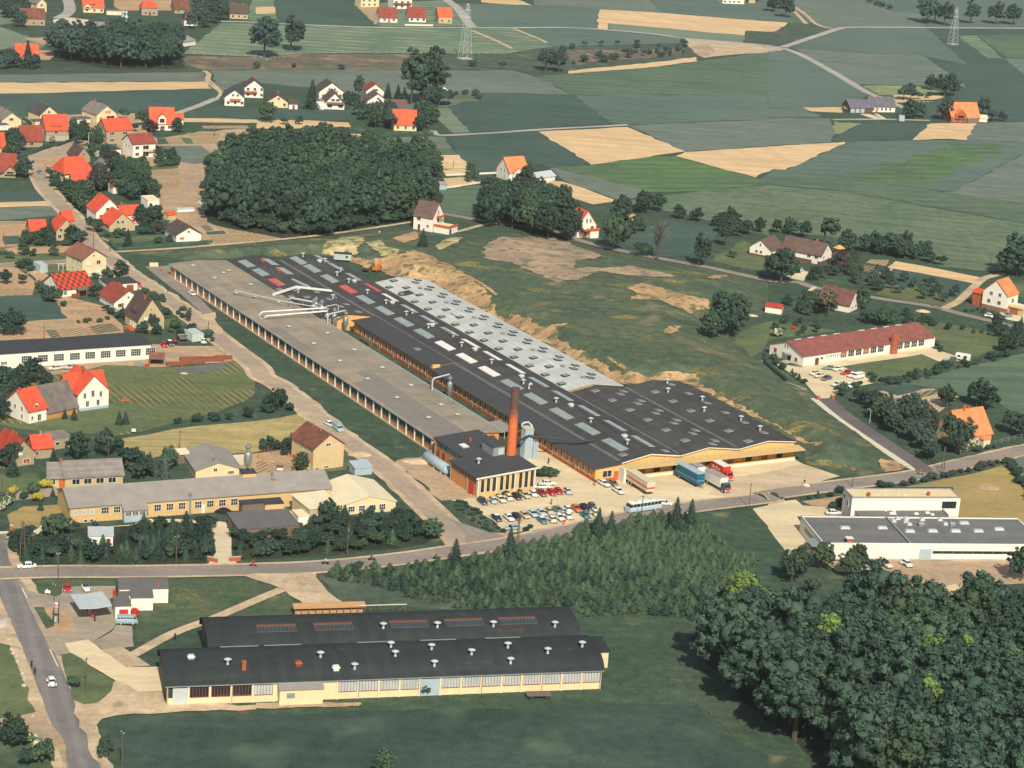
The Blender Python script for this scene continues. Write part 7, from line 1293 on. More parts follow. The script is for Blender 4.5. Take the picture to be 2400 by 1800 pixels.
def strip(par,P,x0,x1,y0,y1,m,mf=M_BRB,n=10):
 za,zb=archz(P,y0)+.12,archz(P,y1)+.12;o=MB()
 o.hexa([(x0,y0,za-.4),(x1,y0,za-.4),(x1,y1,zb-.4),(x0,y1,zb-.4)],[(x0,y0,za),(x1,y0,za),(x1,y1,zb),(x0,y1,zb)])
 for k in range(n+1):x=x0+(x1-x0)*k/n;o.hexa([(x-.05,y0,za+.001),(x+.05,y0,za+.001),(x+.05,y1,zb+.001),(x-.05,y1,zb+.001)],[(x-.05,y0,za+.08),(x+.05,y0,za+.08),(x+.05,y1,zb+.08),(x-.05,y1,zb+.08)])
 f=o.mk('skylight',mf,par);ym=y0+(y1-y0)*.62;zm=za+(zb-za)*.62;MB().hexa([(x0+.1,y0+.05,za-.01),(x1-.1,y0+.05,za-.01),(x1-.1,ym,zm-.01),(x0+.1,ym,zm-.01)],[(x0+.1,y0+.05,za+.04),(x1-.1,y0+.05,za+.04),(x1-.1,ym,zm+.04),(x0+.1,ym,zm+.04)]).mk('glazing',m,f)
M_SKB=mat('skylight_bluegreen',(52,78,84),rough=.25,var=.15)
for q in(20,520,1193,1680,2160):
 x=loc(pt('42:%d,525'%q,6),B2.location,bang)[0];strip(B2,PB2,x,x+8,3.3,6.2,M_SKB)
for fx in(.135,.235,.45,.60,.755):strip(BK,PB1,BW*fx,BW*fx+BW*.085,12.7,13.9,MGR,MGR)
for s in("42:1100,440","42:1568,430","42:2052,420","43:372,415"):
 p=pt(s,7.);q=p-B2.location;x=q.x*math.cos(bang)+q.y*math.sin(bang);y=-q.x*math.sin(bang)+q.y*math.cos(bang);y=min(max(y,1),14);vent(B2,x,y,archz(PB2,y)-.1)
for s in("42:557,712","42:857,780","42:1165,630","42:1203,700","42:1516,650","42:1552,765","42:1862,685","42:2175,635","43:5,750","43:308,670","43:605,625","41:1967,765"):
 p=pt(s,6.6);q=p-BA;x=q.x*math.cos(bang)+q.y*math.sin(bang);y=-q.x*math.sin(bang)+q.y*math.cos(bang);y=min(max(y,1),14);vent(BK,x,y,archz(PB1,y)-.1)
for s,m_ in(("41:1650,735",MLG),("42:367,770",M_FRB),("42:692,785",MFW)):
 p=pt(s,6.4);q=p-BA;x=q.x*math.cos(bang)+q.y*math.sin(bang);y=-q.x*math.sin(bang)+q.y*math.cos(bang);vent(BK,x,y,archz(PB1,y)-.1,'b',m_)
p=pt("41:2105,830",5.6);q=p-BA;x=q.x*math.cos(bang)+q.y*math.sin(bang);y=-q.x*math.sin(bang)+q.y*math.cos(bang);chimney(BK,x,y,archz(PB1,y),1.7,.8)
an=root('side_annex',pt("43:745,795"),bang,'cream end annex with small black roof at the far gable of the arched halls','annex');MB().box(-1.5,4.6-2.6,0,6,-.2,3.6).mk('wall',MCR,an);MB().prism([(-.3,3.6),(6.3,4.3),(6.3,4.5),(-.3,3.8)],-1.6,2.3,'x').mk('roof',R_TAR,an);MB().box(-.3,.5,-.05,.0,2.6,3.).mk('window',M_FRB,an)
gt=root('gas_tank',pt("41:1940,1085"),bang,'white gas tank lying in front of the arched hall','tank');MB().loft([[(x,.62*k*math.cos(t),1.05+.62*k*math.sin(t))for t in[i*math.pi/8 for i in range(16)]]for x,k in((-.1,.3),(.1,.8),(.45,1),(5.2,1),(5.5,.8),(5.7,.3))]).mk('shell',MLG,gt,True)
for x in(1.2,4.4):MB().box(x-.15,x+.15,-.4,.4,0,.55).mk('saddle',MCO,gt)
wg=root('hay_wagon',pt("43:130,1075"),bang-.05,'old grey flat bed farm wagon parked on the grass','wagon');MB().box(0,5.,0,2.1,.85,1.).mk('bed',MTI,wg)
for k in range(3):MB().box(-.02+k*1.68,1.62+k*1.68,-.04,2.14,1.003,1.06).mk('plank_panel',MTI,wg)
for x in(.9,4.1):
 MB().box(x-.08,x+.08,0,2.1,.5,.85).mk('axle',MST,wg)
 for y in(.05,1.9):MB().loft([[(x+.45*math.cos(t),yy,.45+.45*math.sin(t))for t in[i*math.pi/7 for i in range(14)]]for yy in(y,y+.16)]).mk('wheel',MST,wg)
ls=root('lumber_rack',pt("42:330,355"),bang,'long low open rack of stacked timber behind the arched halls','timber rack');LW=(pt("42:950,345")-pt("42:330,355")).length
MB().prism([(-.4,2.),(2.,2.3),(2.,2.4),(-.4,2.1)],-.2,LW,'x').mk('roof',mat('timber_fresh',(206,160,112),var=.22,scale=3),ls)
for i in range(11):x=i*(LW-.3)/10;MB().box(x,x+.14,-.1,.04,0,2.).mk('post',MTI,ls)
MB().box(.3,LW-.5,.6,1.9,.2,1.2).mk('boards',mat('timber_fresh',(206,160,112)),ls);MB().box(0,LW,-.14,-.1,.4,.52).mk('rail',MFW,ls)
fr=root('scaffold',pt("42:985,345"),bang,'bare timber frame standing beside the lumber rack','scaffold')
for x in(0,2.2,5.,7.6):MB().box(x,x+.12,0,.12,0,2.4).mk('post',M_FRB,fr)
MB().box(-2.6,8.,0,.12,2.4,2.55).mk('beam',MFW,fr);MB().tube([(5.2,.06,.6),(7.7,.06,1.9)],.05,4).mk('brace',MTI,fr)
A0,A1=pt("34:460,1512"),pt("34:2212,1522");d_=A1-A0;wa=math.atan2(d_.y,d_.x)
ww=root('works_building',A0,wa,'large white flat roofed works with white roof lights, by the dirt lot','factory')
R_W=rm('roof_grey_felt',(124,123,119),patch=(116,116,113),rows=(134,130,126),ang=90,w=3,amt=.3,soft=True,fvar=.07,pscale=.1,fine=.6)
WH=4.1;WD=loc(pt("34:250,1140",WH),A0,wa)[1];WX=loc(pt("34:2137,1139",WH),A0,wa)[0];xm=loc(pt("34:1012,1140",WH),A0,wa)[0]
MB().box(0,WX,0,WD,-.3,WH-.35).mk('wall',MWH,ww);MB().box(.3,xm-.25,.3,WD-.3,WH-.349,WH-.2).mk('roof',R_W,ww);MB().box(xm+.25,WX-.3,.3,WD-.3,WH-.349,WH-.26).mk('roof',R_W,ww)
MB().box(-.02,WX+.02,-.02,.3,WH-.349,WH).box(-.02,WX+.02,WD-.3,WD+.02,WH-.349,WH).box(-.02,.3,.3,WD-.3,WH-.349,WH).box(WX-.3,WX+.02,.3,WD-.3,WH-.349,WH).mk('parapet',MWH,ww);MB().box(xm-.25,xm+.25,.3,WD-.3,WH-.349,WH+.25).mk('fire_wall',MGR,ww)
MB().box(-.06,WX+.06,WD+.021,WD+.1,WH-.2,WH+.05).box(-.06,.0-.021,-.03,WD+.02,WH-.2,WH+.05).mk('coping',MST,ww)
for s in("34:665,1240","34:988,1240","34:1225,1268","34:1422,1266","34:1620,1266","34:1817,1266","34:1995,1250","34:1693,1197"):
 x,y=loc(pt(s,WH),A0,wa);MB().hexa([(x-1.3,y-.7,WH-.3),(x+1.3,y-.7,WH-.3),(x+1.3,y+.7,WH-.3),(x-1.3,y+.7,WH-.3)],[(x-1.,y-.5,WH+.3),(x+1.,y-.5,WH+.3),(x+1.,y+.5,WH+.3),(x-1.,y+.5,WH+.3)]).mk('skylight',MLG,ww)
for s in("34:1120,1160","34:1195,1160","34:1085,1182","34:1190,1186","34:1220,1208","34:1332,1168","34:1485,1170","34:1533,1207"):
 x,y=loc(pt(s,WH),A0,wa);MB().hexa([(x-.65,y-.65,WH-.3),(x+.65,y-.65,WH-.3),(x+.65,y+.65,WH-.3),(x-.65,y+.65,WH-.3)],[(x-.45,y-.45,WH+.35),(x+.45,y-.45,WH+.35),(x+.45,y+.45,WH+.35),(x-.45,y+.45,WH+.35)]).mk('skylight',MLG,ww)
for s in("34:1322,1215","34:1590,1215"):x,y=loc(pt(s,WH),A0,wa);vent(ww,x,y,WH-.25,'b',MGR)
x,y=loc(pt("34:705,1370",WH),A0,wa);c_=MB().box(x-.7,x+.7,y-.1,y+1.2,WH-.3,WH+.9).mk('chimney',MBK,ww);MB().box(x-.9,x+.9,y-.3,y+1.4,WH+1.,WH+1.12).box(x-.6,x-.5,y,y+.1,WH+.9,WH+1.).box(x+.5,x+.6,y+.9,y+1.,WH+.9,WH+1.).mk('chimney_cap',MFW,c_)
x0=loc(pt("34:1285,1500"),A0,wa)[0];MB().box(x0,x0+3.1,-.08,-.005,.3,2.7).mk('gate',MBG,ww)
for i in range(12):xx=x0+3.4+i*2.55;f=MB().box(xx-.08,xx,-.07,-.003,1.55,2.25).mk('window',MGR,ww);MB().box(xx,xx+2.47,-.05,-.003,1.55,2.25).mk('pane',MGL,f)
for i in range(5):f=MB().box(-.07,-.003,3+i*2.4,3.1+i*2.4,1.6,2.6).mk('window',MGR,ww);MB().box(-.05,-.003,3.1+i*2.4,5.4+i*2.4,1.6,2.6).mk('pane',MGL,f)
MB().box(-2.6,-.01,.6,6.,2.9,3.1).mk('canopy',MGR,ww);MB().box(-1.6,-.01,1,9,-.2,1.1).mk('loading_ramp',MCO,ww);MB().box(-.2,WX,-.6,-.03,-.3,.25).mk('plinth',MCO,ww)
for i in range(4):MB().box(2+i*3.,2.7+i*3.,-.63,-.6,.0,.22).mk('cellar_window',MLG,ww)
U0,U1=pt("34:714,1196"),pt("34:1650,1196");U0=pt("34:730,976",7.2);U1=pt("34:1666,976",7.2);UB=pt("34:660,900",7.2);d_=U1-U0;ua=math.atan2(d_.y,d_.x);UW=d_.length;UD=loc(UB,U0,ua)[1];U0.z=0
ub=root('office_block',U0,ua,'white two storey flat roofed block with cream gravel roof behind the white works','office block')
MB().box(0,UW,0,UD,-.3,6.85).mk('wall',MWH,ub);MB().box(.3,UW-.3,.3,UD-.3,6.851,7.).mk('roof',mat('roof_gravel_cream',(238,214,166),rough=.95,var=.06,scale=.3),ub);MB().box(-.03,UW+.03,-.03,.3,6.851,7.2).box(-.03,UW+.03,UD-.3,UD+.03,6.851,7.2).box(-.03,.3,.3,UD-.3,6.851,7.2).box(UW-.3,UW+.03,.3,UD-.3,6.851,7.2).mk('parapet',MGR,ub)
win(ub,'F',UW-2.9,4.3,3.6,1.6,UW,UD,frame=MST,nx=4,ny=2);win(ub,'L',2.6,3.9,1.,1.5,UW,UD,nx=1)
chimney(ub,UW*.16,1.,7.,1.,.7);chimney(ub,UW*.72,1.6,7.,1.,.6)
for fx in(.25,.32,.44,.5,.76):MB().box(UW*fx,UW*fx+.4,2,2.4,6.95,7.15).mk('roof_vent',MFW,ub)
MB().box(-.25,-.04,UD-1.6,UD-1.3,5.2,6.2).mk('sign_letter',MST,ub)
cn=root('link_building',pt("34:800,1137",0),wa,'low dark roofed link between the white block and the white works','building');lw=loc(pt("34:1560,1137",4),pt("34:800,1137",4),wa)[0]
cn.location=pt("34:790,1136",3.7);cn.location.z=0;MB().box(0,lw,.2,5.6,-.3,3.4).mk('wall',MWH,cn);MB().box(0,lw,.2,5.6,3.401,3.6).mk('roof',R_W,cn)
for x,y,w_,d2 in((lw*.36,1.2,1.8,1.),(lw*.64,1.2,1.2,.9),(lw*.78,2.,1.2,.9),(lw*.82,.9,1.,.6),(lw*.34,3.6,.6,.6),(lw*.42,3.4,1.,.6)):MB().hexa([(x,y,3.55),(x+w_,y,3.55),(x+w_,y+d2,3.55),(x,y+d2,3.55)],[(x+.2,y+.15,4.),(x+w_-.2,y+.15,4.),(x+w_-.2,y+d2-.15,4.),(x+.2,y+d2-.15,4.)]).mk('skylight',MFW,cn)
MB().box(lw,lw+.3,.2,5.6,-.3,4.).mk('fire_wall',MGR,cn)
for i,s in enumerate(("34:350,1480","34:395,1470")):tag(MB().lathe([(.5,0),(.55,.4),(.55,1.),(.5,1.4)],n=10).mk('barrel',MWO,loc=pt(s)),'orange drum by the ramp of the white works, %s'%('single on the edge' if i==0 else 'against the wall'),'drum')
tag(MB().box(-1.6,1.6,-.9,.9,.9,1.1).box(-1.5,-1.4,-.8,.8,0,.9).box(1.4,1.5,-.8,.8,0,.9).mk('work_table',MLG,loc=pt("34:360,1500")),'pale loading table beside the ramp of the white works','table')
H('school_building','long white school building with brown red roof and big brick chimney','school',"24:300,1512","24:1420,1342",15.5,3.6,2.7,'x',rt('tile_school',(152,92,82)),MWH,o=.5,plinth=(.4,MCR),wins=[('F',17.4+i*3.3,1.2,2.5,1.9,dict(nx=3,ny=2,pane=MGL if i%3 else M_FRB))for i in range(6)]+[('F',42.6+i*3.3,1.2,2.5,1.9,dict(nx=3,ny=2))for i in range(4)]+[('F',10.1+i*.95,1.9,.35,.7,dict(nx=1))for i in range(7)]+[('F',7.9,1.6,1.1,.8),('L',3.2,.9,1.3,1.3),('L',9.,1.2,1.,1.3),('L',12.8,1.4,1.4,1.4,dict(pane=M_FRB,nx=1)),('L',8.5,4.2,.5,.9,dict(nx=1)),('L',7.4,4.2,.5,.9,dict(nx=1))],doors=(('F',5.9,1.6,2.3,M_DOORB),('L',6.4,1.6,2.2,M_DARK)))
sc_=[o for o in bpy.data.objects if o.name.startswith('school_building')][0]
MB().box(38.2,40.8,-1.,-.02,-.3,6.6).mk('chimney',MBK,sc_);MB().box(-1.6,-.02,5.2,7.6,2.5,2.65).mk('porch_roof',MGR,sc_);MB().box(-2.4,-.02,5.2,7.6,-.2,.2).box(-1.6,-.02,5.2,7.6,.2,.4).mk('steps',MCO,sc_);MB().box(58.,59.6,.6,2.4,-.2,3.2).mk('end_wall',MWH,sc_)
for i in range(9):MB().box(3+i*5.6,5.6+i*5.6,7.6,7.95,6.25,6.6).mk('ridge_vent',MFW,sc_)if i not in(4,)else None
for i,(s,w_,t)in enumerate((("24:1615,1450",4.6,'white caravan parked at the end of the school yard'),)):
 r_=root('caravan',pt(s),math.radians(-22),t,'caravan');MB().prism([(0,.45),(1.9,.45),(2.,1.6),(1.8,2.25),(.2,2.25),(0,1.6)],0,w_,'x').mk('body',MFW,r_)
 for x in(1.4,2.1):MB().loft([[(x+.3*math.cos(q),y,.3+.3*math.sin(q))for q in[k*math.pi/6 for k in range(12)]]for y in(-.02,.15)]).mk('wheel',MST,r_)
 MB().box(.6,1.6,-.03,0,1.2,1.8).box(2.6,3.8,-.03,0,1.2,1.8).mk('window',MGL,r_)
tag(MB().prism([(0,0),(1.5,0),(1.7,1.1),(-.2,1.1)],0,2.,'x').box(-.1,2.1,-.1,.0,1.,1.1).mk('skip',mat('skip_green',(84,112,98),var=.1),loc=pt("24:1570,1460"),rz=-.3),'green rubbish skip next to the white caravan','skip')
tag(MB().prism([(0,0),(1.3,0),(1.5,.9),(-.2,.9)],0,1.7,'x').box(-.1,1.8,-.1,.0,.8,.9).mk('skip',MBG,loc=pt("24:1510,1465"),rz=-.3),'pale blue rubbish skip beside the green one','skip')
HN=[-42,9.]
r_,w_=H('village_house','white house with steep brown roof, red balcony and flat roofed terrace wing','house',"22:1357,318","22:1498,338",8.5,5.4,5.,'x',R_BRN,MWH,ang=-27,W_=8.2,z='h',o=.35,wins=(('F',2.3,3.8,1.6,1.2),('F',6.3,1.6,1.,.9),('R',4.2,6.3,.8,1.4),('R',4.2,3.4,1.6,1.6)),doors=(('F',2.5,1.,2.2,M_DOORB),),chim=((6.,4.2,10.2,.9,.6),))
MB().box(8.61,15.,.6,7.4,-.3,2.5).mk('terrace_wing',MWH,r_);MB().box(8.61,15.1,.5,7.5,2.501,2.62).mk('terrace_floor',MCR,r_);MB().box(8.62,15.2,.4,.52,2.4,3.3).box(15.1,15.2,.52,7.5,2.4,3.3).mk('parapet',MWO,r_);MB().box(8.61,9.9,2.4,6.2,5.2,5.35).box(9.8,9.9,2.4,6.2,5.35,6.2).box(8.61,9.8,2.4,2.5,5.35,6.2).mk('balcony',MWO,r_);MB().box(15.01,15.08,1.4,2.6,0,2.).mk('door',M_DARK,r_)
r_,w_=H('village_house','orange gable house with white front and low white annex beyond the fields','house',"12:2186,1566","13:150,1530",9.5,3.8,5.4,'x',R_ORL,MWH,ang=36,W_=9.8,z='h',o=.4,wins=(('L',3.4,3.4,.8,1.3),('L',6,3.4,.8,1.3),('L',3.4,1,.8,1.3),('F',2,1.3,1.2,1.2)),chim=((5,5,8.8,.7),(7.4,5,8.8,.7)),dorm=((3.5,4.,1.6,2.2,-1.5,'g'),))
H('shed','low white annex behind the tree by the orange gable house','shed',"13:215,1585","13:370,1560",6,2.2,1.6,'x',MLG,MWH,z='h')
r_,w_=H('village_house','white gable house with orange roof and red balcony half behind tall trees','house',"23:560,395","23:745,368",10,4.6,5.4,'y',RO,MWH,ang=32,W_=8.4,z='h',o=.4,wins=(('F',4.,5.6,.7,1.5),('F',5.6,5.6,.7,1.5),('F',6.6,3.,1.3,1.2)),doors=(('F',3.2,2.,2.1,M_FRB),),chim=((2.2,6,8.6,1,.7),))
MB().box(2.5,8.4,-2.6,-.01,2.8,3.).box(2.5,8.4,-2.7,-2.58,3.,3.9).box(8.3,8.4,-2.58,-.02,3.,3.9).mk('balcony',MWO,r_);MB().box(4.5,8.2,-2.4,-.01,-.3,2.79).mk('garage_wing',MWH,r_)
H('village_house','house whose orange roof glints between the grove trees','house',"22:2090,175","22:2212,170",9,4.,4.4,'x',RO,MWH,z='h',wins=gw(9,9,3))
H('village_house','long white house with large brown roof and garage beside the tree shaded road','house',"24:110,560","24:345,690",9,3.6,3.8,'x',R_BRN,MWH,ang=-32,W_=16.5,z='h',o=.5,plinth=(1.2,M_BRB),wins=(('F',14.6,2,1.4,1.3),('F',11.5,2,1.4,1.3),('R',4.5,4.4,.7,1.2),('R',2.2,1.8,1.,1.1)),doors=(('F',14.,2.4,1.9,MFW),),chim=((12,5,7.4,.9,.9),))
H('village_house','white cross gable with small windows facing the lawn, brown roof','house',"23:2050,542","24:60,640",10,3.4,3.2,'y',R_BRN,MWH,ang=-32,W_=9,z='h',o=.5,plinth=(.9,M_BRB),wins=(('F',2.9,1.4,1.,1.),('F',4.8,1.4,1.,1.),('F',4.3,4.2,.6,.9,dict(nx=1))),chim=((4.5,6,6.4,.8,.6),))
H('village_house','half timbered white gable under a dull brown roof behind an olive tree','house',"24:430,990","24:660,1062",8.5,2.6,4.2,'x',rt('tile_dull_brown',(128,84,74)),MWH,ang=-30,W_=11.5,z='h',o=.4,wins=(('R',2.6,.8,1,1.1),('R',5.6,.8,1,1.1),('R',4.2,3.6,.8,.9)),chim=((4,4.2,6.6,.8),))
H('shed','small white hut with red roof on the meadow edge behind the school','hut',"23:2185,1040","24:78,1132",3.2,2.2,.9,'x',rt('tile_dull_red',(184,70,52)),MWH,ang=-16,W_=5.6,z='h',o=.25,doors=(('R',1.6,.9,1.8,MWO),))
H('pavilion_hut','tiny round thatched garden pavilion among the hedges','pavilion',"24:600,530","24:650,526",2.,1.8,1.1,'x',mat('thatch',(232,184,112),var=.1),MWO,style='hip',o=.5)
r_,w_=H('village_house','large white house with orange roof, brick annex and garage terrace at the right-hand road','house',"24:1842,1000","24:2066,1062",8,6.2,4.6,'y',R_ORL,MWH,ang=-38,W_=9.6,z='h',o=.3,plinth=(1.6,mat('stone_plinth',(150,112,88),var=.2,scale=1.5)),wins=(('F',3.2,5.4,1.,1.2),('F',6.6,5.4,1.,1.2),('F',2.6,2.6,1.2,1.2),('F',6.6,2.6,1.2,1.2),('R',4,3.2,1.6,1.5)))
MB().box(-4.2,-.01,.8,5.6,-.3,4.6).mk('annex',MBK,r_);MB().prism([(.4,4.6),(6,4.6),(6,5.),(3.2,6.),(.4,5.)],-4.5,.0-.01,'x').mk('annex_roof',RR,r_);MB().box(9.61,15.6,.5,7.5,2.5,2.7).box(9.61,15.6,.4,.52,2.7,3.4).mk('terrace',MCR,r_);MB().box(9.61,15.2,1.,7.3,-.3,2.49).mk('garage_wing',MBE,r_);MB().box(10.4,13.6,.94,.999,0,2.1).mk('garage_door',MBK,r_)
r_,w_=H('farmhouse','big house with sweeping bright orange roof behind trees at the road junction','house',"34:1662,560","34:1976,492",10.5,3.6,6.,'x',R_ORL,MBE,ang=32,W_=11.2,z='h',o=.4,wins=(('F',8.8,.9,.9,1.2),('F',6.,.9,.9,1.2),('L',4,4,1,1.1),('R',4,1,1,1)),chim=((4.2,5.,9.4,1.4,.7,MWO),(6.,5.4,9.4,1.,.7,MWO)))
MB().box(6.8,9.2,-1.8,-.01,-.2,2.5).mk('porch',MCR,r_);MB().hexa([(6.5,-2.1,2.5),(9.5,-2.1,2.5),(9.5,0,2.5),(6.5,0,2.5)],[(7.8,-.5,3.5),(8.2,-.5,3.5),(8.2,-.1,3.5),(7.8,-.1,3.5)]).mk('porch_roof',R_ORL,r_)
H('barn','small barn with dull red roof joined behind the big orange roof','barn',"34:1325,345","34:1485,300",7,2.6,2.8,'y',rt('tile_barn',(166,78,58)),MGB,ang=32,W_=5.4)
for i,(s,t)in enumerate((("34:430,138",'brick gate pier at the entrance of the new street, meadow side'),("34:556,132",'brick gate pier at the entrance of the new street, hedge side'))):q=root('gate_pier',pt(s),.4,t,'gate pier');MB().box(-.5,.5,-.4,.4,0,1.3).mk('pier',MBK,q);MB().box(-.56,.56,-.46,.46,1.3,1.4).mk('coping',MCO,q)
CARM={}
def paint_m(n,c):
 if n not in CARM:CARM[n]=mat('car_paint_'+n,c,rough=.28,var=.02,spec=.5)
 return CARM[n]
CC_=dict(white=(244,242,232),cream=(236,226,196),beige=(214,196,160),red=(206,44,36),orange=(226,112,50),dgreen=(44,74,72),teal=(62,128,140),black=(40,44,50),navy=(52,66,82),grey=(134,142,146),dgrey=(96,98,100),paleblue=(196,214,216),lightblue=(160,188,196),silver=(204,204,198),brown=(150,120,76),bluegrey=(128,152,160),dred=(160,56,46))
M_TYRE=mat('tyre',(36,36,38),rough=.9,var=.1);M_HUB=mat('hub',(206,204,196),rough=.35,var=.05);M_CHR=mat('chrome',(214,214,210),rough=.2,var=.05,metal=.7);M_CGL=mat('car_glass',(44,52,58),rough=.08,var=.1,spec=.7);M_LAMP=mat('lamp_glass',(250,248,240),rough=.15,var=.02)
def ring(x,hw,z0,z1,r=.5,n=12):
 """Rounded cross section across the car."""
 out=[]
 zc,hh=(z0+z1)/2,(z1-z0)/2
 for i in range(n):
  t=2*math.pi*(i+.5)/n;c,s=math.cos(t),math.sin(t);out.append((x,hw*math.copysign(abs(c)**r,c),zc+hh*math.copysign(abs(s)**r,s)))
 return out
def wheels(r,xs,hw,rad=.32,w=.18):
 for x in xs:
  for s in(-1,1):
   mb=MB();n=14
   mb.loft([[(x+rad*k*math.cos(t),s*y,rad+rad*k*math.sin(t))for t in[2*math.pi*i/n for i in range(n)]]for y,k in((hw-w,.9),(hw-w+.02,1),(hw-.02,1),(hw,.9))])
   mb.loft([[(x+rad*k*math.cos(t),s*y,rad+rad*k*math.sin(t))for t in[2*math.pi*i/n for i in range(n)]]for y,k in((hw+.001,.58),(hw+.02,.45))],1)
   mb.mk('wheel',[M_TYRE,M_HUB],r,True)
def car_proto(kind):
 r=root('car',(0,0,-600),0,'x','car')
 if kind=='sedan' or kind=='coupe':
  L=2.15;body=[(-L,.55,.42,.62),(-L+.06,.72,.32,.80),(-1.5,.78,.24,.86),(-.6,.80,.22,.88),(.5,.80,.22,.88),(1.3,.78,.24,.84),(L-.1,.73,.30,.76),(L,.58,.40,.62)]
  MB().loft([ring(*b,r=.42)for b in body]).mk('body',CARM['white'],r,True)
  a,b_=(-1.45,.85)if kind=='sedan' else(-1.7,.75)
  MB().loft([ring(a,.66,.80,.90,.4),ring(a+.42,.64,.80,1.30,.4),ring(-.1,.64,.80,1.34,.4),ring(b_-.52,.62,.80,1.28,.4),ring(b_,.66,.80,.88,.4)]).mk('glazing',M_CGL,r,True)
  MB().loft([ring(a+.36,.56,1.26,1.34,.45),ring(a+.6,.61,1.24,1.42,.45),ring(0,.60,1.25,1.43,.45),ring(b_-.5,.56,1.22,1.34,.45)]).mk('roof',CARM['white'],r,True)
  p=MB()
  for s in(-1,1):
   for x in(a+.5,-.15,b_-.5):p.hexa([(x-.05,s*.655-.02,.84),(x+.05,s*.655-.02,.84),(x+.05,s*.655+.02,.84),(x-.05,s*.655+.02,.84)],[(x-.04,s*.60-.02,1.3),(x+.04,s*.60-.02,1.3),(x+.04,s*.60+.02,1.3),(x-.04,s*.60+.02,1.3)])
  p.mk('door_post',CARM['white'],r)
  wheels(r,(-1.3,1.3),.78)
  for x in(-L-.04,L+.04):MB().box(x-.06,x+.06,-.76,.76,.40,.52).mk('bumper',M_CHR,r)
  for s in(-1,1):MB().loft([[(x,s*.52+.13*k*math.cos(t),.66+.11*k*math.sin(t))for t in[i*math.pi/4 for i in range(8)]]for x,k in((L-.14,1),(L+.0,1),(L+.03,.6))]).mk('headlight',M_LAMP,r)
 elif kind=='beetle':
  MB().loft([ring(-2.,.30,.34,.56,.8),ring(-1.85,.52,.28,.80,.8),ring(-1.4,.60,.25,1.04,.7),ring(-.9,.62,.24,.98,.6),ring(.6,.62,.24,.94,.6),ring(.9,.58,.26,.92,.7),ring(1.5,.48,.30,.84,.8),ring(1.85,.34,.34,.68,.8),ring(1.98,.2,.40,.54,.8)],0).mk('body',CARM['white'],r,True)
  MB().loft([ring(-1.5,.50,.85,.98,.6),ring(-1.,.58,.85,1.30,.6),ring(-.3,.59,.85,1.42,.6),ring(.35,.57,.85,1.36,.6),ring(.82,.57,.85,.96,.6)]).mk('glazing',M_CGL,r,True)
  MB().loft([ring(-1.62,.40,.92,1.02,.7),ring(-1.1,.52,1.16,1.36,.7),ring(-.3,.55,1.3,1.50,.7),ring(.32,.52,1.3,1.45,.7),ring(.5,.48,1.24,1.34,.7)]).mk('roof',CARM['white'],r,True)
  for x in(-1.2,1.22):
   for s in(-1,1):MB().loft([[(x+dx,s*(.60+.16*k*(1+math.cos(t))),.36+.34*k*math.sin(t)*(1 if math.sin(t)>0 else .35))for t in[i*math.pi/5 for i in range(10)]]for dx,k in((-.56,.2),(-.42,.8),(0,1.08),(.42,.8),(.58,.2))]).mk('fender',CARM['white'],r,True)
  for s in(-1,1):MB().box(-.75,.75,s*.70-.08,s*.70+.08,.26,.32).mk('running_board',M_TYRE,r)
  wheels(r,(-1.2,1.22),.76,.31,.16)
  for x in(-2.06,2.06):MB().box(x-.05,x+.05,-.68,.68,.36,.46).mk('bumper',M_CHR,r)
  for s in(-1,1):MB().loft([[(x,s*.62+.13*k*math.cos(t),.62+.13*k*math.sin(t))for t in[i*math.pi/4 for i in range(8)]]for x,k in((1.6,1),(1.78,1),(1.83,.6))]).mk('headlight',M_LAMP,r)
 elif kind=='van':
  MB().loft([ring(-2.1,.74,.36,1.3,.35),ring(-2.02,.84,.28,1.36,.3),ring(0,.86,.26,1.38,.3),ring(1.6,.85,.26,1.36,.3),ring(2.,.78,.3,1.2,.4),ring(2.12,.62,.36,.95,.5)]).mk('body',CARM['white'],r,True)
  MB().loft([ring(-2.03,.76,1.28,1.72,.35),ring(1.3,.77,1.28,1.72,.35),ring(1.86,.74,1.2,1.3,.4)]).mk('glazing',M_CGL,r,True)
  MB().loft([ring(-2.08,.70,1.62,1.80,.4),ring(-1.9,.78,1.62,1.92,.4),ring(0,.79,1.62,1.96,.4),ring(1.1,.77,1.62,1.93,.4),ring(1.5,.66,1.60,1.76,.5)]).mk('roof',CARM['white'],r,True)
  p=MB()
  for x in(-2.,-1.35,-.7,-.05,.6,1.2):
   for s in(-1,1):p.box(x-.09,x+.09,s*.77-.05,s*.77+.05,1.2,1.72)
  p.mk('door_post',CARM['white'],r)
  wheels(r,(-1.25,1.2),.84,.33)
  for x in(-2.16,2.16):MB().box(x-.06,x+.06,-.78,.78,.38,.5).mk('bumper',MFW,r)
  for s in(-1,1):MB().loft([[(x,s*.52+.13*k*math.cos(t),.78+.13*k*math.sin(t))for t in[i*math.pi/4 for i in range(8)]]for x,k in((2.,1),(2.14,1),(2.17,.6))]).mk('headlight',M_LAMP,r)
 elif kind=='open':
  MB().loft([ring(-2.,.5,.36,.6,.6),ring(-1.7,.70,.28,.80,.5),ring(-1.,.78,.24,.84,.5),ring(.4,.78,.24,.84,.5),ring(1.3,.72,.26,.80,.5),ring(1.85,.56,.34,.66,.6),ring(1.98,.35,.40,.56,.6)]).mk('body',CARM['white'],r,True)
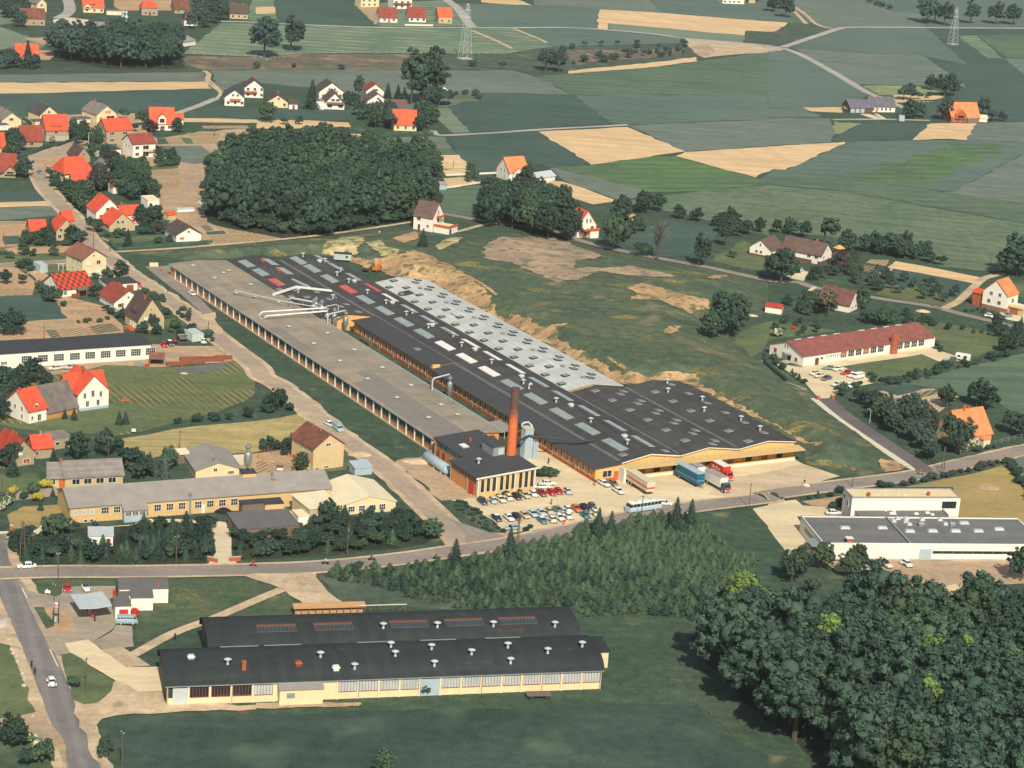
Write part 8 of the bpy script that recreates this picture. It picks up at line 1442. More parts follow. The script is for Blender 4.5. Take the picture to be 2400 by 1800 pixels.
  MB().box(-1.1,.35,-.58,.58,.80,.88).mk('cockpit',M_TYRE,r);MB().hexa([(.35,-.6,.85),(.42,-.6,.85),(.42,.6,.85),(.35,.6,.85)],[(.1,-.52,1.2),(.16,-.52,1.2),(.16,.52,1.2),(.1,.52,1.2)]).mk('windscreen',M_CGL,r)
  for s in(-.3,.3):MB().box(-.75,-.3,s-.2,s+.2,.88,1.02).box(-.85,-.75,s-.2,s+.2,.88,1.25).mk('seat',MST,r)
  wheels(r,(-1.2,1.25),.76)
  for x in(-2.04,2.04):MB().box(x-.05,x+.05,-.66,.66,.38,.48).mk('bumper',M_CHR,r)
  for s in(-1,1):MB().loft([[(x,s*.5+.12*k*math.cos(t),.64+.12*k*math.sin(t))for t in[i*math.pi/4 for i in range(8)]]for x,k in((1.7,1),(1.86,1),(1.9,.6))]).mk('headlight',M_LAMP,r)
 return r
paint_m('white',CC_['white'])
CARP={k:car_proto(k)for k in('sedan','coupe','beetle','van','open')}
index_kids()
def car(kind,color,s,label,ang=None,roof=None,group=None,name='parked_car',z=0):
 """s: rear and front ground points in the survey, or one centre point with ang (degrees)."""
 q=pts(s);m=paint_m(color,CC_[color]);c=copy_tree(CARP[kind]);c.name=name
 if len(q)==2:d=q[1]-q[0];a=math.atan2(d.y,d.x);p=(q[0]+q[1])/2
 else:a=math.radians(ang);p=q[0]
 c.location=(p.x,p.y,.07);c.rotation_euler=(0,0,a);tag(c,label,'van' if kind=='van' else 'car',group)
 for k in c.children:
  nm=k.name.split('.')[0]
  if nm in('body','roof','fender','door_post'):k.material_slots[0].link='OBJECT';k.material_slots[0].material=(paint_m(roof,CC_[roof])if roof and nm=='roof' else m)
 return c
LOT=math.degrees(FA)-90-4;GP_='cars in the factory car park'
for k,c,s,t,rf in(('sedan','navy',"E4:150,425",'dark blue saloon, end of the row under the slit windows',None),('beetle','silver',"E4:322,412",'silver grey rounded car between dark blue and cream saloons',None),('sedan','cream',"E4:447,392",'cream saloon in the row under the slit windows, next to the silver rounded car',None),('beetle','cream',"E4:585,365",'cream rounded car under the slit windows',None),('sedan','black',"E4:722,345",'black saloon in the row under the slit windows',None),('sedan','beige',"E4:858,322",'light beige saloon beside the black one under the slit windows',None),('beetle','white',"E4:995,300",'white rounded car next to the first red car',None),('coupe','dred',"E4:1135,288",'dull red saloon, first of three red cars',None),('beetle','red',"E4:1298,278",'red rounded car, middle of three red cars',None),('beetle','red',"E4:1415,258",'red rounded car, last of three red cars',None),('beetle','silver',"E4:1568,258",'silver rounded car standing alone at the end of the upper row',None),
     ('sedan','dgreen',"E4:385,702",'dark green saloon with white roof, street end of the lower row','white'),('coupe','white',"E4:590,700",'white saloon beside the dark green one',None),('sedan','black',"E4:705,682",'small black saloon wedged behind the white one',None),('sedan','beige',"E4:845,655",'beige saloon in the middle row',None),('sedan','paleblue',"E4:985,632",'pale blue saloon, first of a pair in the middle row',None),('sedan','paleblue',"E4:1125,615",'pale blue saloon, second of a pair in the middle row',None),('beetle','beige',"E4:1262,592",'beige rounded car next to the grey saloon',None),('sedan','grey',"E4:1402,568",'large grey saloon in the middle row',None),('beetle','white',"E4:1572,562",'white rounded car next to the orange one',None),('coupe','orange',"E4:1712,548",'orange car in the middle row',None),('coupe','black',"E4:1850,535",'black low car beside the orange one',None),('beetle','dgrey',"E4:1980,510",'dark grey rounded car at the end of the middle row',None),
     ('sedan','teal',"E4:1145,742",'blue green saloon with white roof in the front row','white'),('beetle','cream',"E4:1308,732",'cream rounded car beside the blue green saloon',None),('sedan','white',"E4:1432,695",'white saloon in the front row',None),('beetle','white',"E4:1578,675",'white rounded car at the end of the front row of four',None),('beetle','teal',"E4:1870,662",'blue rounded car near the street',None),('beetle','cream',"E4:2032,630",'cream white rounded car behind the blue one near the street',None)):
 car(k,c,s,t,LOT+random.uniform(-2,2),rf,GP_)
car('sedan','white',"E4:1040,180 1260,185",'white estate like saloon parked sideways at the boiler house corner',None,None,GP_);car('sedan','white',"E4:1140,120 1330,125",'white saloon parked sideways behind another, by the shrub clump',None,None,GP_);car('sedan','lightblue',"E4:740,860 540,885",'pale blue hump backed car parked by the street hedge',None,None,GP_)
car('coupe','white',"33:795,878",'long white coupe at the office corner',LOT+8);car('sedan','brown',"33:875,878",'brown saloon between the white coupe and the trailer',LOT);car('sedan','white',"33:918,940",'white saloon beside the striped trailer',LOT+3);car('sedan','white',"33:1265,1040 1360,1052",'white saloon half hidden by the bus')
for k,c,s,t in(('beetle','red',"21:1170,805 1215,828",'red rounded car on the street side of the flat black garage'),('sedan','white',"21:1630,872 1685,908",'white saloon driving on the service road by the grey hall'),('beetle','red',"21:1400,1315 1435,1352",'red rounded car in the workshop yard'),('coupe','navy',"21:1455,1305 1485,1338",'small dark car with white roof in the workshop yard'),('sedan','silver',"21:1605,1265 1655,1278",'silver car behind the grey lorry in the yard'),('beetle','white',"21:1740,1285 1770,1325",'white rounded car at the pale green container'),('beetle','bluegrey',"21:215,1572 115,1578",'blue grey rounded car before the white workshop'),('sedan','cream',"21:535,1532 420,1545",'cream saloon before the white workshop'),('sedan','silver',"21:670,1522 555,1535",'silver hump backed saloon before the white workshop'),('sedan','white',"31:300,1588 160,1595",'white saloon turning at the street junction'),('coupe','white',"32:605,348 668,380",'white car parked on the diagonal street behind the blue van'),
    ('sedan','bluegrey',"24:585,1540 475,1532",'blue grey saloon in the school car park'),('beetle','white',"24:645,1535 560,1552",'white rounded car between blue grey and red cars, school car park'),('coupe','red',"24:730,1570 630,1582",'red coupe in the school car park'),('beetle','cream',"24:445,1570 362,1590",'cream rounded car in the school car park'),('sedan','cream',"24:495,1590 395,1612",'pale cream saloon in the school car park'),('sedan','dgrey',"24:550,1612 460,1635",'dark grey saloon in the school car park'),('beetle','white',"24:760,1585 690,1608",'white rounded car in front of the white van, school car park'),('sedan','white',"34:640,10 555,25",'white saloon at the lower edge of the school car park'),('beetle','white',"34:680,15 705,40",'white rounded car half behind the hedge trees'),('beetle','white',"24:1875,1075 1950,1092",'white rounded car before the brick annex house'),('sedan','bluegrey',"24:2110,1070 2030,1085",'blue grey saloon on the drive of the brick annex house'),('sedan','white',"24:295,680 245,700",'white saloon on the drive of the long brown roofed house'),
    ('sedan','white',"34:510,1130 620,1130",'white car in the shade of the white block'),('sedan','navy',"34:850,1545 945,1600",'dark blue saloon before the white works'),('coupe','cream',"34:970,1548 1060,1602",'cream coupe with dark roof before the white works'),('beetle','white',"34:1155,1548 1235,1592",'white rounded car before the white works, last of three'),('sedan','white',"34:790,1595 850,1630",'white car peeking from under the trees of the white works'),
    ('beetle','white',"41:435,905 455,970",'white rounded car driving on the lower road'),('beetle','red',"41:575,100 585,150",'red rounded car at the filling station edge'),('open','white',"41:730,95 755,148",'white convertible with black open top at the filling station'),('beetle','red',"41:1160,360 1165,310",'red car beside the station kiosk'),('sedan','bluegrey',"11:330,1490 362,1512",'blue grey car on the sandy village street')):
 car(k,c,s,t,roof='white' if 'white roof' in t else('black' if 'dark roof' in t else None),name='car')
car('van','lightblue',"32:665,375 745,430",'blue minibus parked on the diagonal street',name='van');car('van','lightblue',"E3:1320,690 1595,692",'pale blue minibus in front of the station kiosk',name='van');car('van','white',"24:835,1600 720,1622",'white minibus in the school car park',name='van')
car('van','silver',"E5:1740,330 1960,430",'silver delivery van with an open door at the loading bay',name='van')
for o in list(CARP.values()):
 for k in list(o.children):bpy.data.objects.remove(k)
 bpy.data.objects.remove(o)
def big_wheel(r,x,s,hw,rad=.5,w=.3):
 MB().loft([[(x+rad*k*math.cos(t),s*y,rad+rad*k*math.sin(t))for t in[2*math.pi*i/16 for i in range(16)]]for y,k in((hw-w,.92),(hw-w+.03,1),(hw-.03,1),(hw,.9))]).loft([[(x+rad*k*math.cos(t),s*y,rad+rad*k*math.sin(t))for t in[2*math.pi*i/16 for i in range(16)]]for y,k in((hw+.001,.6),(hw+.03,.3))],1).mk('wheel',[M_TYRE,M_HUB],r,True)
def vroot(name,s,label,cat):
 q=pts(s);d=q[1]-q[0];p=q[0];return root(name,(p.x,p.y,.08),math.atan2(d.y,d.x),label,cat),Vector((d.x,d.y)).length
M_TRC=mat('trailer_cream',(222,212,178),rough=.6,var=.05);M_TRS=mat('stripe_red',(226,70,60),rough=.6,var=.03);M_TEAL=mat('trailer_blue',(32,104,132),rough=.5,var=.06);M_TROOF=mat('trailer_roof',(172,192,196),rough=.6,var=.08);M_GRYR=mat('tarp_grey',(168,160,148),rough=.8,var=.1)
TD=math.radians(LOT)
def trailer(name,label,u,v,L,m,roofm,hh,ang=0):
 r=root(name,L2W(u,v,.08),FA-math.pi/2+ang,label,'trailer');return r
r=trailer('semi_trailer','cream semi trailer with a red side stripe backed to the dock',38.9,-36.2,11,M_TRC,M_TRC,3.4,-.03)
MB().box(0,11.4,-1.22,1.22,1.05,3.55).mk('body',M_TRC,r);MB().box(-.02,11.42,-1.235,-1.221,1.95,2.35).box(-.02,11.42,1.221,1.235,1.95,2.35).box(11.401,11.42,-1.22,1.22,1.75,2.2).mk('stripe',M_TRS,r);MB().box(-.05,11.45,-1.26,1.26,3.551,3.62).mk('roof',M_TRC,r);MB().box(.6,10.8,-.5,.5,.75,1.04).mk('chassis',MST,r)
for x in(1.9,3.3):
 for s in(-1,1):big_wheel(r,x,s,1.18)
for s in(-.8,.8):MB().box(9.,9.15,s-.08,s+.08,0,1.04).mk('landing_leg',MST,r)
r=trailer('box_trailer','blue box trailer with pale roof backed to the dock',54.4,-36.2,9.6,M_TEAL,M_TROOF,3.6,.03)
MB().box(0,10.,-1.2,1.2,.75,3.7).mk('body',M_TEAL,r);MB().box(-.05,10.05,-1.24,1.24,3.701,3.85).mk('roof',M_TROOF,r);MB().box(-.02,10.02,-1.215,-1.201,1.75,1.84).box(10.001,10.02,-1.2,1.2,1.75,1.84).box(-.02,10.02,1.201,1.215,1.75,1.84).mk('stripe',MLG,r);MB().box(.6,9.4,-.5,.5,.5,.74).mk('chassis',MST,r)
for s in(-1,1):big_wheel(r,1.9,s,1.21,.42);MB().box(8.4,8.55,s*.8-.06,s*.8+.06,0,.74).mk('landing_leg',MST,r)
MB().hexa([(10.,-.3,.5),(11.6,-.05,.5),(11.6,.05,.5),(10.,.3,.5)],[(10.,-.3,.6),(11.6,-.05,.6),(11.6,.05,.6),(10.,.3,.6)]).mk('drawbar',MGR,r)
def lorry(name,label,u,v,L,boxm,roofm,cabm,hh,ang=0,frontm=None,cab='n'):
 r=root(name,L2W(u,v,.08),FA-math.pi/2+ang,label,'lorry');MB().box(0,L,-1.2,1.2,1.,hh).mk('box_body',boxm,r);MB().box(-.04,L+.04,-1.23,1.23,hh+.001,hh+.1).mk('roof',roofm,r);MB().box(.3,L+1.6,-.5,.5,.6,.99).mk('chassis',MST,r)
 c=MB().loft([[(x,y,z)for y,z in((-1.1*k,.5),(1.1*k,.5),(1.12*k,1.4),(1.*k,zt),(-1.*k,zt),(-1.12*k,1.4))]for x,k,zt in((L+.12,1,2.3),(L+.5,1,2.45),(L+1.45,.98,2.3),(L+1.85,.95,1.5),(L+1.95,.9,1.3))]).mk('cab',cabm,r,True)
 MB().hexa([(L+1.50,-.85,1.5),(L+1.9,-.85,1.5),(L+1.9,.85,1.5),(L+1.5,.85,1.5)],[(L+1.3,-.8,2.22),(L+1.53,-.8,2.22),(L+1.53,.8,2.22),(L+1.3,.8,2.22)]).mk('windscreen',M_CGL,c);MB().box(L+.6,L+1.3,-1.13,-1.05,1.5,2.1).box(L+.6,L+1.3,1.05,1.13,1.5,2.1).mk('side_window',M_CGL,c)
 if frontm:MB().box(L+1.9,L+2.02,-.6,.6,.6,1.35).mk('grille',frontm,c)
 for s in(-1,1):MB().lathe([(.15,-.03),(.15,.03)],(0,0,0),8).mk('headlight',M_LAMP,c,loc=(L+2.,s*.8,.85)).rotation_euler=(0,math.pi/2,0)
 MB().box(L+1.9,L+2.1,-1.1,1.1,.4,.58).mk('bumper',MLG,r)
 for x in(1.4,L+1.):
  for s in(-1,1):big_wheel(r,x,s,1.16)
 return r
lorry('box_lorry','white box lorry with grey roof and blue cab with a red nose',59.,-43.2,7.2,MFW,M_GRYR,mat('cab_blue',(72,88,104),rough=.45,var=.06),3.6,.02,M_RED)
lorry('box_lorry','white lorry with tan roof squeezed between the blue trailer and the red lorry',58.6,-35.6,4.8,MFW,M_GRYR,MFW,3.3,.02)
rl=lorry('box_lorry','red furniture lorry with white roof and white lettering on its side',65.2,-36.,6.6,M_RED,MFW,M_RED,3.5,.0)
t_=bpy.data.curves.new('lettering','FONT');t_.body='alle Ihre';t_.size=1.25;t_.extrude=.012;t_.align_x='CENTER'
to=bpy.data.objects.new('lettering',t_);COL.objects.link(to);me_=None
bpy.context.view_layer.update();me_=bpy.data.meshes.new_from_object(to.evaluated_get(bpy.context.evaluated_depsgraph_get()));bpy.data.objects.remove(to)
me_.materials.clear();me_.materials.append(MFW);tx=bpy.data.objects.new('lettering',me_);COL.objects.link(tx);tx.parent=rl;tx.location=(3.3,-1.225,1.9);tx.rotation_euler=(math.pi/2,0,0)
bq=pts("33:1285,1085 985,1130");d_=bq[1]-bq[0];r=root('coach',((bq[0]+bq[1])/2+Vector((0,.9,.05))),math.atan2(d_.y,d_.x),'pale blue and white coach leaving along the street side of the works yard','bus')
M_BUSB=mat('bus_blue',(186,208,212),rough=.4,var=.04)
MB().loft([ring(-4.8,1.1,.5,1.6,.3,16),ring(-4.7,1.22,.4,1.75,.25,16),ring(4.6,1.22,.4,1.75,.25,16),ring(4.85,1.1,.5,1.6,.3,16)]).mk('body',M_BUSB,r,True);MB().loft([ring(-4.68,1.17,1.6,2.55,.25,16),ring(4.35,1.17,1.6,2.55,.25,16),ring(4.75,1.12,1.6,1.75,.25,16)]).mk('glazing',M_CGL,r,True);MB().loft([ring(-4.8,1.1,2.45,2.75,.4,16),ring(-4.6,1.2,2.42,2.9,.4,16),ring(4.,1.2,2.42,2.9,.4,16),ring(4.5,1.,2.45,2.7,.4,16)]).mk('roof',MFW,r,True)
for i in range(9):
 for s in(-1,1):MB().box(-4.6+i*1.08,-4.5+i*1.08,s*1.18-.04,s*1.18+.04,1.7,2.5).mk('pillar',M_BUSB,r)
for x in(-2.,2.6):MB().box(x-.5,x+.5,-.4,.4,2.88,3.02).mk('roof_hatch',MLG,r)
for x in(-2.9,2.9):
 for s in(-1,1):big_wheel(r,x,s,1.2,.46)
for s in(-1,1):MB().lathe([(.14,-.03),(.14,.03)],n=8).mk('headlight',M_LAMP,r,loc=(4.84,s*.8,.9)).rotation_euler=(0,math.pi/2,0)
MB().box(4.84,4.95,-1.15,1.15,.42,.6).mk('bumper',MLG,r)
r,L_=vroot('flat_lorry',"21:1565,1270 1615,1330",'grey lorry with open tan load bed in the workshop yard','lorry');MB().box(-.5,3.6,-1.1,1.1,.9,1.).box(-.5,3.6,-1.1,-1.02,1.,1.4).box(-.5,3.6,1.02,1.1,1.,1.4).box(-.5,-.42,-1.02,1.02,1.,1.4).mk('load_bed',MGR,r);MB().box(-.4,3.5,-1.,1.,1.01,1.1).mk('load',MTI,r);MB().hexa([(-2.1,-1,.6),(-.6,-1,.6),(-.6,1,.6),(-2.1,1,.6)],[(-1.8,-.95,2.1),(-.6,-.95,2.2),(-.6,.95,2.2),(-1.8,.95,2.1)]).mk('cab',M_DARK,r)
for x in(-1.3,2.6):
 for s in(-1,1):big_wheel(r,x,s,1.08,.42)
r,L_=vroot('tractor',"21:1505,1300 1528,1335",'small red tractor beside the grey lorry','tractor');MB().box(.2,1.9,-.3,.3,.6,1.15).mk('bonnet',M_RED,r);MB().box(-.5,.3,-.4,.4,.6,.95).mk('seat_platform',M_RED,r);MB().tube([(.1,0,.95),(-.1,0,1.4)],.04).mk('steering_column',MST,r);MB().tube([(1.3,.15,1.1),(1.3,.15,1.8)],.05).mk('exhaust',MST,r)
for s in(-1,1):big_wheel(r,-.2,s,.8,.6,.3);big_wheel(r,1.6,s,.65,.36,.2)
p=_z("22:670,600");r=root('site_wagon',p,.0,'pale green site wagon with grey roof by the cut bank','wagon');MB().box(0,6.2,0,2.3,.7,2.9).mk('body',mat('wagon_green',(188,200,190),var=.06),r);MB().box(-.1,6.3,-.1,2.4,2.901,3.05).mk('roof',MST,r);MB().box(4.2,5.,-.04,0,1.6,2.3).mk('window',MGL,r);MB().box(.3,5.9,.5,1.8,.5,.69).mk('chassis',MST,r)
for x in(1.,5.):
 for y in(.2,2.):MB().loft([[(x+.4*math.cos(t),y+d,.4+.4*math.sin(t))for t in[i*math.pi/6 for i in range(12)]]for d in(0,.2)]).mk('wheel',M_TYRE,r)
for i in range(4):MB().box(.1,.4,-.05,-.003,.8+i*.5,1.05+i*.5).mk('corner_mark',M_TRS,r)if i%2==0 else None
M_ORG=mat('machine_orange',(222,128,36),rough=.55,var=.1)
p=_z("22:960,690");r=root('dump_truck',p,math.radians(75),'brown dump truck with loaded bed near the cut bank','dump truck');MB().prism([(-1.6,.9),(2.6,.9),(3.,1.9),(-2.,1.9)],-1.15,1.15,'y').mk('tipper_bed',mat('bed_brown',(112,92,66),var=.15),r);MB().prism([(-1.8,1.9),(2.7,1.9),(1.6,2.5),(-.6,2.4)],-1.,1.,'y').mk('load',SOIL,r);MB().box(3.,4.6,-1.1,1.1,.8,2.4).mk('cab',MTI,r);MB().box(4.55,4.63,-.9,.9,1.6,2.2).mk('windscreen',M_CGL,r)
for x in(-.9,.5,3.8):
 for s in(-1,1):big_wheel(r,x,s,1.1,.5)
p=_z("22:1040,690");r=root('excavator',p,math.radians(65),'orange crawler excavator beside the brown dump truck','excavator')
for s in(-1,1):MB().loft([[(x,s*.9+dy,.4+zz)for dy in(-.22,.22)][::1]+[(x,s*.9+.22,0),(x,s*.9-.22,0)]for x,zz in((-1.5,.0),(-1.2,.35),(1.2,.35),(1.5,0))]).mk('track',MST,r)
MB().box(-1.4,1.2,-1.,1.,.8,1.7).mk('body',M_ORG,r);MB().box(.2,1.4,-1.,-.1,1.7,2.7).mk('cab',M_ORG,r);MB().box(1.38,1.42,-.9,-.2,1.9,2.6).mk('windscreen',M_CGL,r);MB().tube([(1.,.3,1.5),(2.4,.3,3.6),(3.8,.3,3.)],.22,6).mk('boom',M_ORG,r);MB().tube([(3.8,.3,3.1),(3.3,.3,1.4)],.17,6).mk('arm',M_ORG,r);MB().prism([(3.,.6),(3.8,.5),(3.6,1.4),(3.1,1.5)],-.1,.7,'y').mk('bucket',MST,r)
M_SKIN=mat('skin',(206,160,130),rough=.7,var=.04)
def figure(pose,top,trou,hair=(70,52,40)):
 """One continuous skinned body; returns a mesh with skin, shirt, trousers and hair zones."""
 J={'pel':(0,0,.95,.15),'che':(0,.02,1.32,.17),'nk':(0,.02,1.48,.06),'hd':(0,.03,1.60,.09),'top':(0,.03,1.72,.075)}
 E=[('pel','che'),('che','nk'),('nk','hd'),('hd','top')]
 for s,n in((-1,'l'),(1,'r')):
  if pose=='ride':ar=((.19,0,1.40),(.24,.22,1.18),(.22,.46,1.08));lg=((.10,.0,.88),(.12,.36,.78 if s>0 else .66),(.12,.22,.34 if s>0 else .22),(.12,.36,.3 if s>0 else .18))
  else:ar=((.20,0,1.40),(.26,-.04*s,1.14),(.25,.10*s,.90));lg=((.10,0,.88),(.11,.14*s,.50),(.11,.20*s-.06,.08),(.11,.20*s+.10,.05))
  for q,(a,rr)in enumerate(zip(ar,(.075,.055,.045))):J['a%d%s'%(q,n)]=(a[0]*s,a[1],a[2],rr)
  for q,(a,rr)in enumerate(zip(lg,(.10,.075,.055,.05))):J['g%d%s'%(q,n)]=(a[0]*s,a[1],a[2],rr)
  E+=[('che','a0'+n),('a0'+n,'a1'+n),('a1'+n,'a2'+n),('pel','g0'+n),('g0'+n,'g1'+n),('g1'+n,'g2'+n),('g2'+n,'g3'+n)]
 K=list(J);me=bpy.data.meshes.new('person');lean=.22 if pose=='ride' else .03
 me.from_pydata([(J[k][0],J[k][1]+max(0,J[k][2]-.95)*lean,J[k][2])for k in K],[(K.index(a),K.index(b))for a,b in E],[])
 o=bpy.data.objects.new('person',me);COL.objects.link(o);md=o.modifiers.new('s','SKIN');md.use_smooth_shade=True
 for i,k in enumerate(K):me.skin_vertices[0].data[i].radius=(J[k][3],J[k][3])
 me.skin_vertices[0].data[0].use_root=True
 o.modifiers.new('d','SUBSURF').levels=1;bpy.context.view_layer.update()
 m2=bpy.data.meshes.new_from_object(o.evaluated_get(bpy.context.evaluated_depsgraph_get()));bpy.data.objects.remove(o)
 for m in(M_SKIN,top,trou,mat('hair_%d'%hair[0],hair,rough=.9)):m2.materials.append(m)
 for p in m2.polygons:
  z=p.center.z;y=p.center.y;p.material_index=3 if z>1.66 or(z>1.56 and y<.04+lean*.6)else 0 if z>1.47 else 1 if z>.93 and not(abs(p.center.x)>.2 and z<1.)else 0 if abs(p.center.x)>.19 and z>.8 else 2
 return m2
def cloth(n,c):return mat('cloth_'+n,c,rough=.9,var=.06)
CL=dict(black=(44,42,46),red=(196,60,46),white=(226,224,214),blue=(74,92,120),grey=(120,116,110),brown=(110,84,64),orange=(220,110,60),dark=(58,56,62))
_fig={}
def person(s,top,trou,label,pose='walk',face=0,z=0,cat='person',h=1.72):
 k=(pose,top,trou)
 if k not in _fig:_fig[k]=figure(pose,cloth(top,CL[top]),cloth(trou,CL[trou]))
 o=bpy.data.objects.new('person',_fig[k]);COL.objects.link(o);p=pt(s)if isinstance(s,str)else s;o.location=(p[0],p[1],z+.07);o.rotation_euler=(0,0,math.radians(face));o.scale=(h/1.75,)*3;return tag(o,label,cat)
def bike(p,face,label,moped=False,col=None):
 r=root('moped' if moped else 'bicycle',(p[0],p[1],.07),math.radians(face),label,'moped' if moped else 'bicycle');m=col or MST
 rad=.28 if moped else .34
 for y in(-.55,.55):
  MB().loft([[(x,y+rad*k*math.cos(t),rad+rad*k*math.sin(t))for t in[i*math.pi/8 for i in range(16)]]for x,k in((-.035,.9),(-.03,1),(.03,1),(.035,.9),(.03,.8),(-.03,.8),(-.035,.9))]).mk('wheel',M_TYRE,r)
 MB().tube([(0,-.55,rad),(0,-.1,.3),(0,.42,.78),(0,.55,rad)],.035 if not moped else .07,5).tube([(0,-.1,.3),(0,-.22,.84)],.03,5).tube([(0,-.2,.75),(0,.42,.78)],.025,5).mk('frame',m,r);MB().tube([(-.26,.36,1.02),(0,.44,1.),(.26,.36,1.02)],.025,5).tube([(0,.42,.78),(0,.44,1.)],.025,5).mk('handlebar',M_CHR,r);MB().box(-.09,.09,-.36,-.1,.84,.92).mk('saddle',M_TYRE,r)
 return r
def rider(s,face,top,trou,label,blabel,moped=False,col=None):
 p=pt(s);bike(p,face,blabel,moped,col);o=person(p,top,trou,label,'ride',face,.0);d=Vector((-math.sin(math.radians(face)),math.cos(math.radians(face))));o.location=(p.x-d.x*.22,p.y-d.y*.22,.10)
rider("32:598,1562",95,'white','grey','rider in a white shirt on a bicycle, heading along the street','bicycle under the rider in the white shirt');rider("32:1000,1530",-85,'black','dark','rider in dark clothes on a bicycle at the bend of the street','bicycle under the dark rider at the bend');rider("32:1558,1518",-75,'brown','dark','rider in brown near the street corner','bicycle under the rider in brown');rider("31:2185,1580",90,'red','red','rider in red on a moped beside the pale driveway','red moped by the pale driveway',True,M_RED);rider("41:272,790",20,'black','blue','cyclist in black on the lower road shoulder, farther of two','bicycle of the farther cyclist on the lower road');rider("41:300,850",20,'black','dark','cyclist in black on the lower road shoulder, nearer of two','bicycle of the nearer cyclist on the lower road');rider("34:1312,785",90,'orange','grey','rider on a motor scooter at the junction of the new street','grey scooter at the new street junction',True,MGR)
rider("33:315,690",0,'black','dark','cyclist in dark clothes between the silo and the office wall','bicycle beside the shrub clump')
for s,a,b,t,f in(("41:1512,555",'dark','black','person in dark clothes with a light bag on the farm track',30),("33:340,1045",'red','dark','person in a red top walking between the car rows',60),("33:450,1222",'red','orange','person in orange standing at the street edge of the car park',0),("33:715,880",'dark','grey','person in grey beside the office corner',40),("33:530,735",'dark','black','person in black walking under the office windows',0),("21:952,515",'dark','grey','person walking on the diagonal street by the hedge',20),("21:1388,690",'orange','red','person in red and orange at the head of the service road',0),("21:1450,868",'black','dark','person in black on the street beside the service road',30),
     ("E7:340,290",'black','dark','person in black in the courtyard, nearer of two by the lattice cyclone',0),("E7:372,245",'black','dark','second person in black in the courtyard, beside the wall',200),("E7:620,430",'red','red','person in red in the courtyard',30),("E7:660,410",'dark','blue','person in blue beside the one in red in the courtyard',210),("E7:1075,690",'grey','grey','person in grey walking in the courtyard',0),("E7:1203,790",'white','red','person in white and red by the courtyard shelter',0),("E7:1250,780",'black','black','person in black by the courtyard shelter',180),("E7:1605,1060",'black','dark','person in black behind the brick chimney',0),("E7:45,160",'grey','dark','person in grey by the grey hall edge in the courtyard',0),("22:1270,1530",'dark','black','person in dark clothes in the middle of the courtyard',0),("22:1500,1600",'black','dark','person in black at the step of the office strip',20),("34:313,875",'dark','black','person in black beside the pale boulder at the street',0)):
 person(s,a,b,t,'walk',f)
person(tuple(_z("22:1065,372")),'white','grey','gardener in a white shirt on the slope by the white house','walk',20,_z("22:1065,372").z)
M_POLE=mat('pole_wood',(104,94,84),rough=.9,var=.12,scale=1.5)
def pole(s,h,label,m=None,arms=1,r=.13,lean=0,lamp=False):
 p=_z(s);o=root('utility_pole',p,random.uniform(0,3),label,'pole');MB().tube([(0,0,-.3),(lean,0,h)],[r,r*.65],8).mk('shaft',m or M_POLE,o)
 for a in range(arms):
  z=h-.35-a*.6;MB().box(lean-.55,lean+.55,-.05,.05,z,z+.1).mk('crossarm',m or M_POLE,o)
  for x in(-.45,.45):MB().lathe([(.05,0),(.08,.08),(.05,.22)],(lean+x,0,z+.1),6).mk('insulator',MFW,o)
 if lamp:MB().tube([(0,0,h),(.5,0,h+.25),(1.1,0,h+.2)],.05,5).mk('lamp_arm',MLG,o);MB().box(.9,1.5,-.12,.12,h+.1,h+.24).mk('lamp',MLG,o)
 return o
def aframe(s1,s2,h,label):
 a,b=pt(s1),pt(s2);d=b-a;o=root('twin_pole',a,math.atan2(d.y,d.x),label,'pole');L=d.length;MB().tube([(0,0,-.2),(L/2-.1,0,h)],[.14,.1],7).mk('shaft',M_POLE,o);MB().tube([(L,0,-.2),(L/2+.1,0,h)],[.14,.1],7).mk('shaft',M_POLE,o);MB().box(L*.22,L*.78,-.06,.06,h*.45,h*.45+.12).mk('brace',M_POLE,o)
 for k in range(3):MB().box(L/2-.6,L/2+.6,-.05,.05,h-.4-k*.45,h-.3-k*.45).mk('crossarm',M_POLE,o)
for s,h,t in(("31:1520,1562",7,'pole in front of the tree belt below the yellow works'),("31:505,1640",5,'thin pole at the street edge before the belt'),("32:787,1500",7,'pole before the street thicket near the cyclists'),("33:1115,1175",6.5,'pole standing in front of the coach'),("33:2045,1082",7,'pole at the street across from the works yard'),("34:728,892",5,'pole at the street behind the white block'),("41:742,1032",8,'pole with white insulators on the triangular grass island'),("41:1052,1690",8,'pole in the field corner by the lower road'),("41:503,98",8,'dark pole on the grass before the filling station'),("41:465,435",9.5,'tall pole beside the price sign'),("31:15,1130",12,'thick dark pole at the frame edge'),("31:935,650",6,'pole beside the trees at the hay field'),("31:1552,590",6,'thin pole at the arched workshop'),("21:745,295",9.5,'tall dark pole by the white gable house'),("21:808,485",6.5,'dark pole on the street beside the cream house'),("21:380,1270",4.6,'short dark post behind the long white workshop'),("11:388,1570",7,'pole by the sandy street next to the mansard house'),("11:118,1420",7.5,'pole at the hedge bend'),("11:645,1150",5,'thin pole by the red roof house'),("11:812,275",11,'tall dark mast before the far works hall'),("11:1855,1180",6.5,'pole at the allotments above the wood'),("12:755,215",9,'thin pole at the far lane'),("12:2037,1150",8,'dark pole at the lane below the green field'),("14:1392,1015",6,'pole by the farm lane before the orange farmhouse'),("13:1330,1030",6.5,'lone pole in the green field'),("24:1915,680",8,'thin pole at the great dark tree'),("12:1705,1450",3.5,'small post at the tan plot'),("21:1800,1190",3,'post at the hedge by the yard')):
 pole(s,h,t,lamp=False)
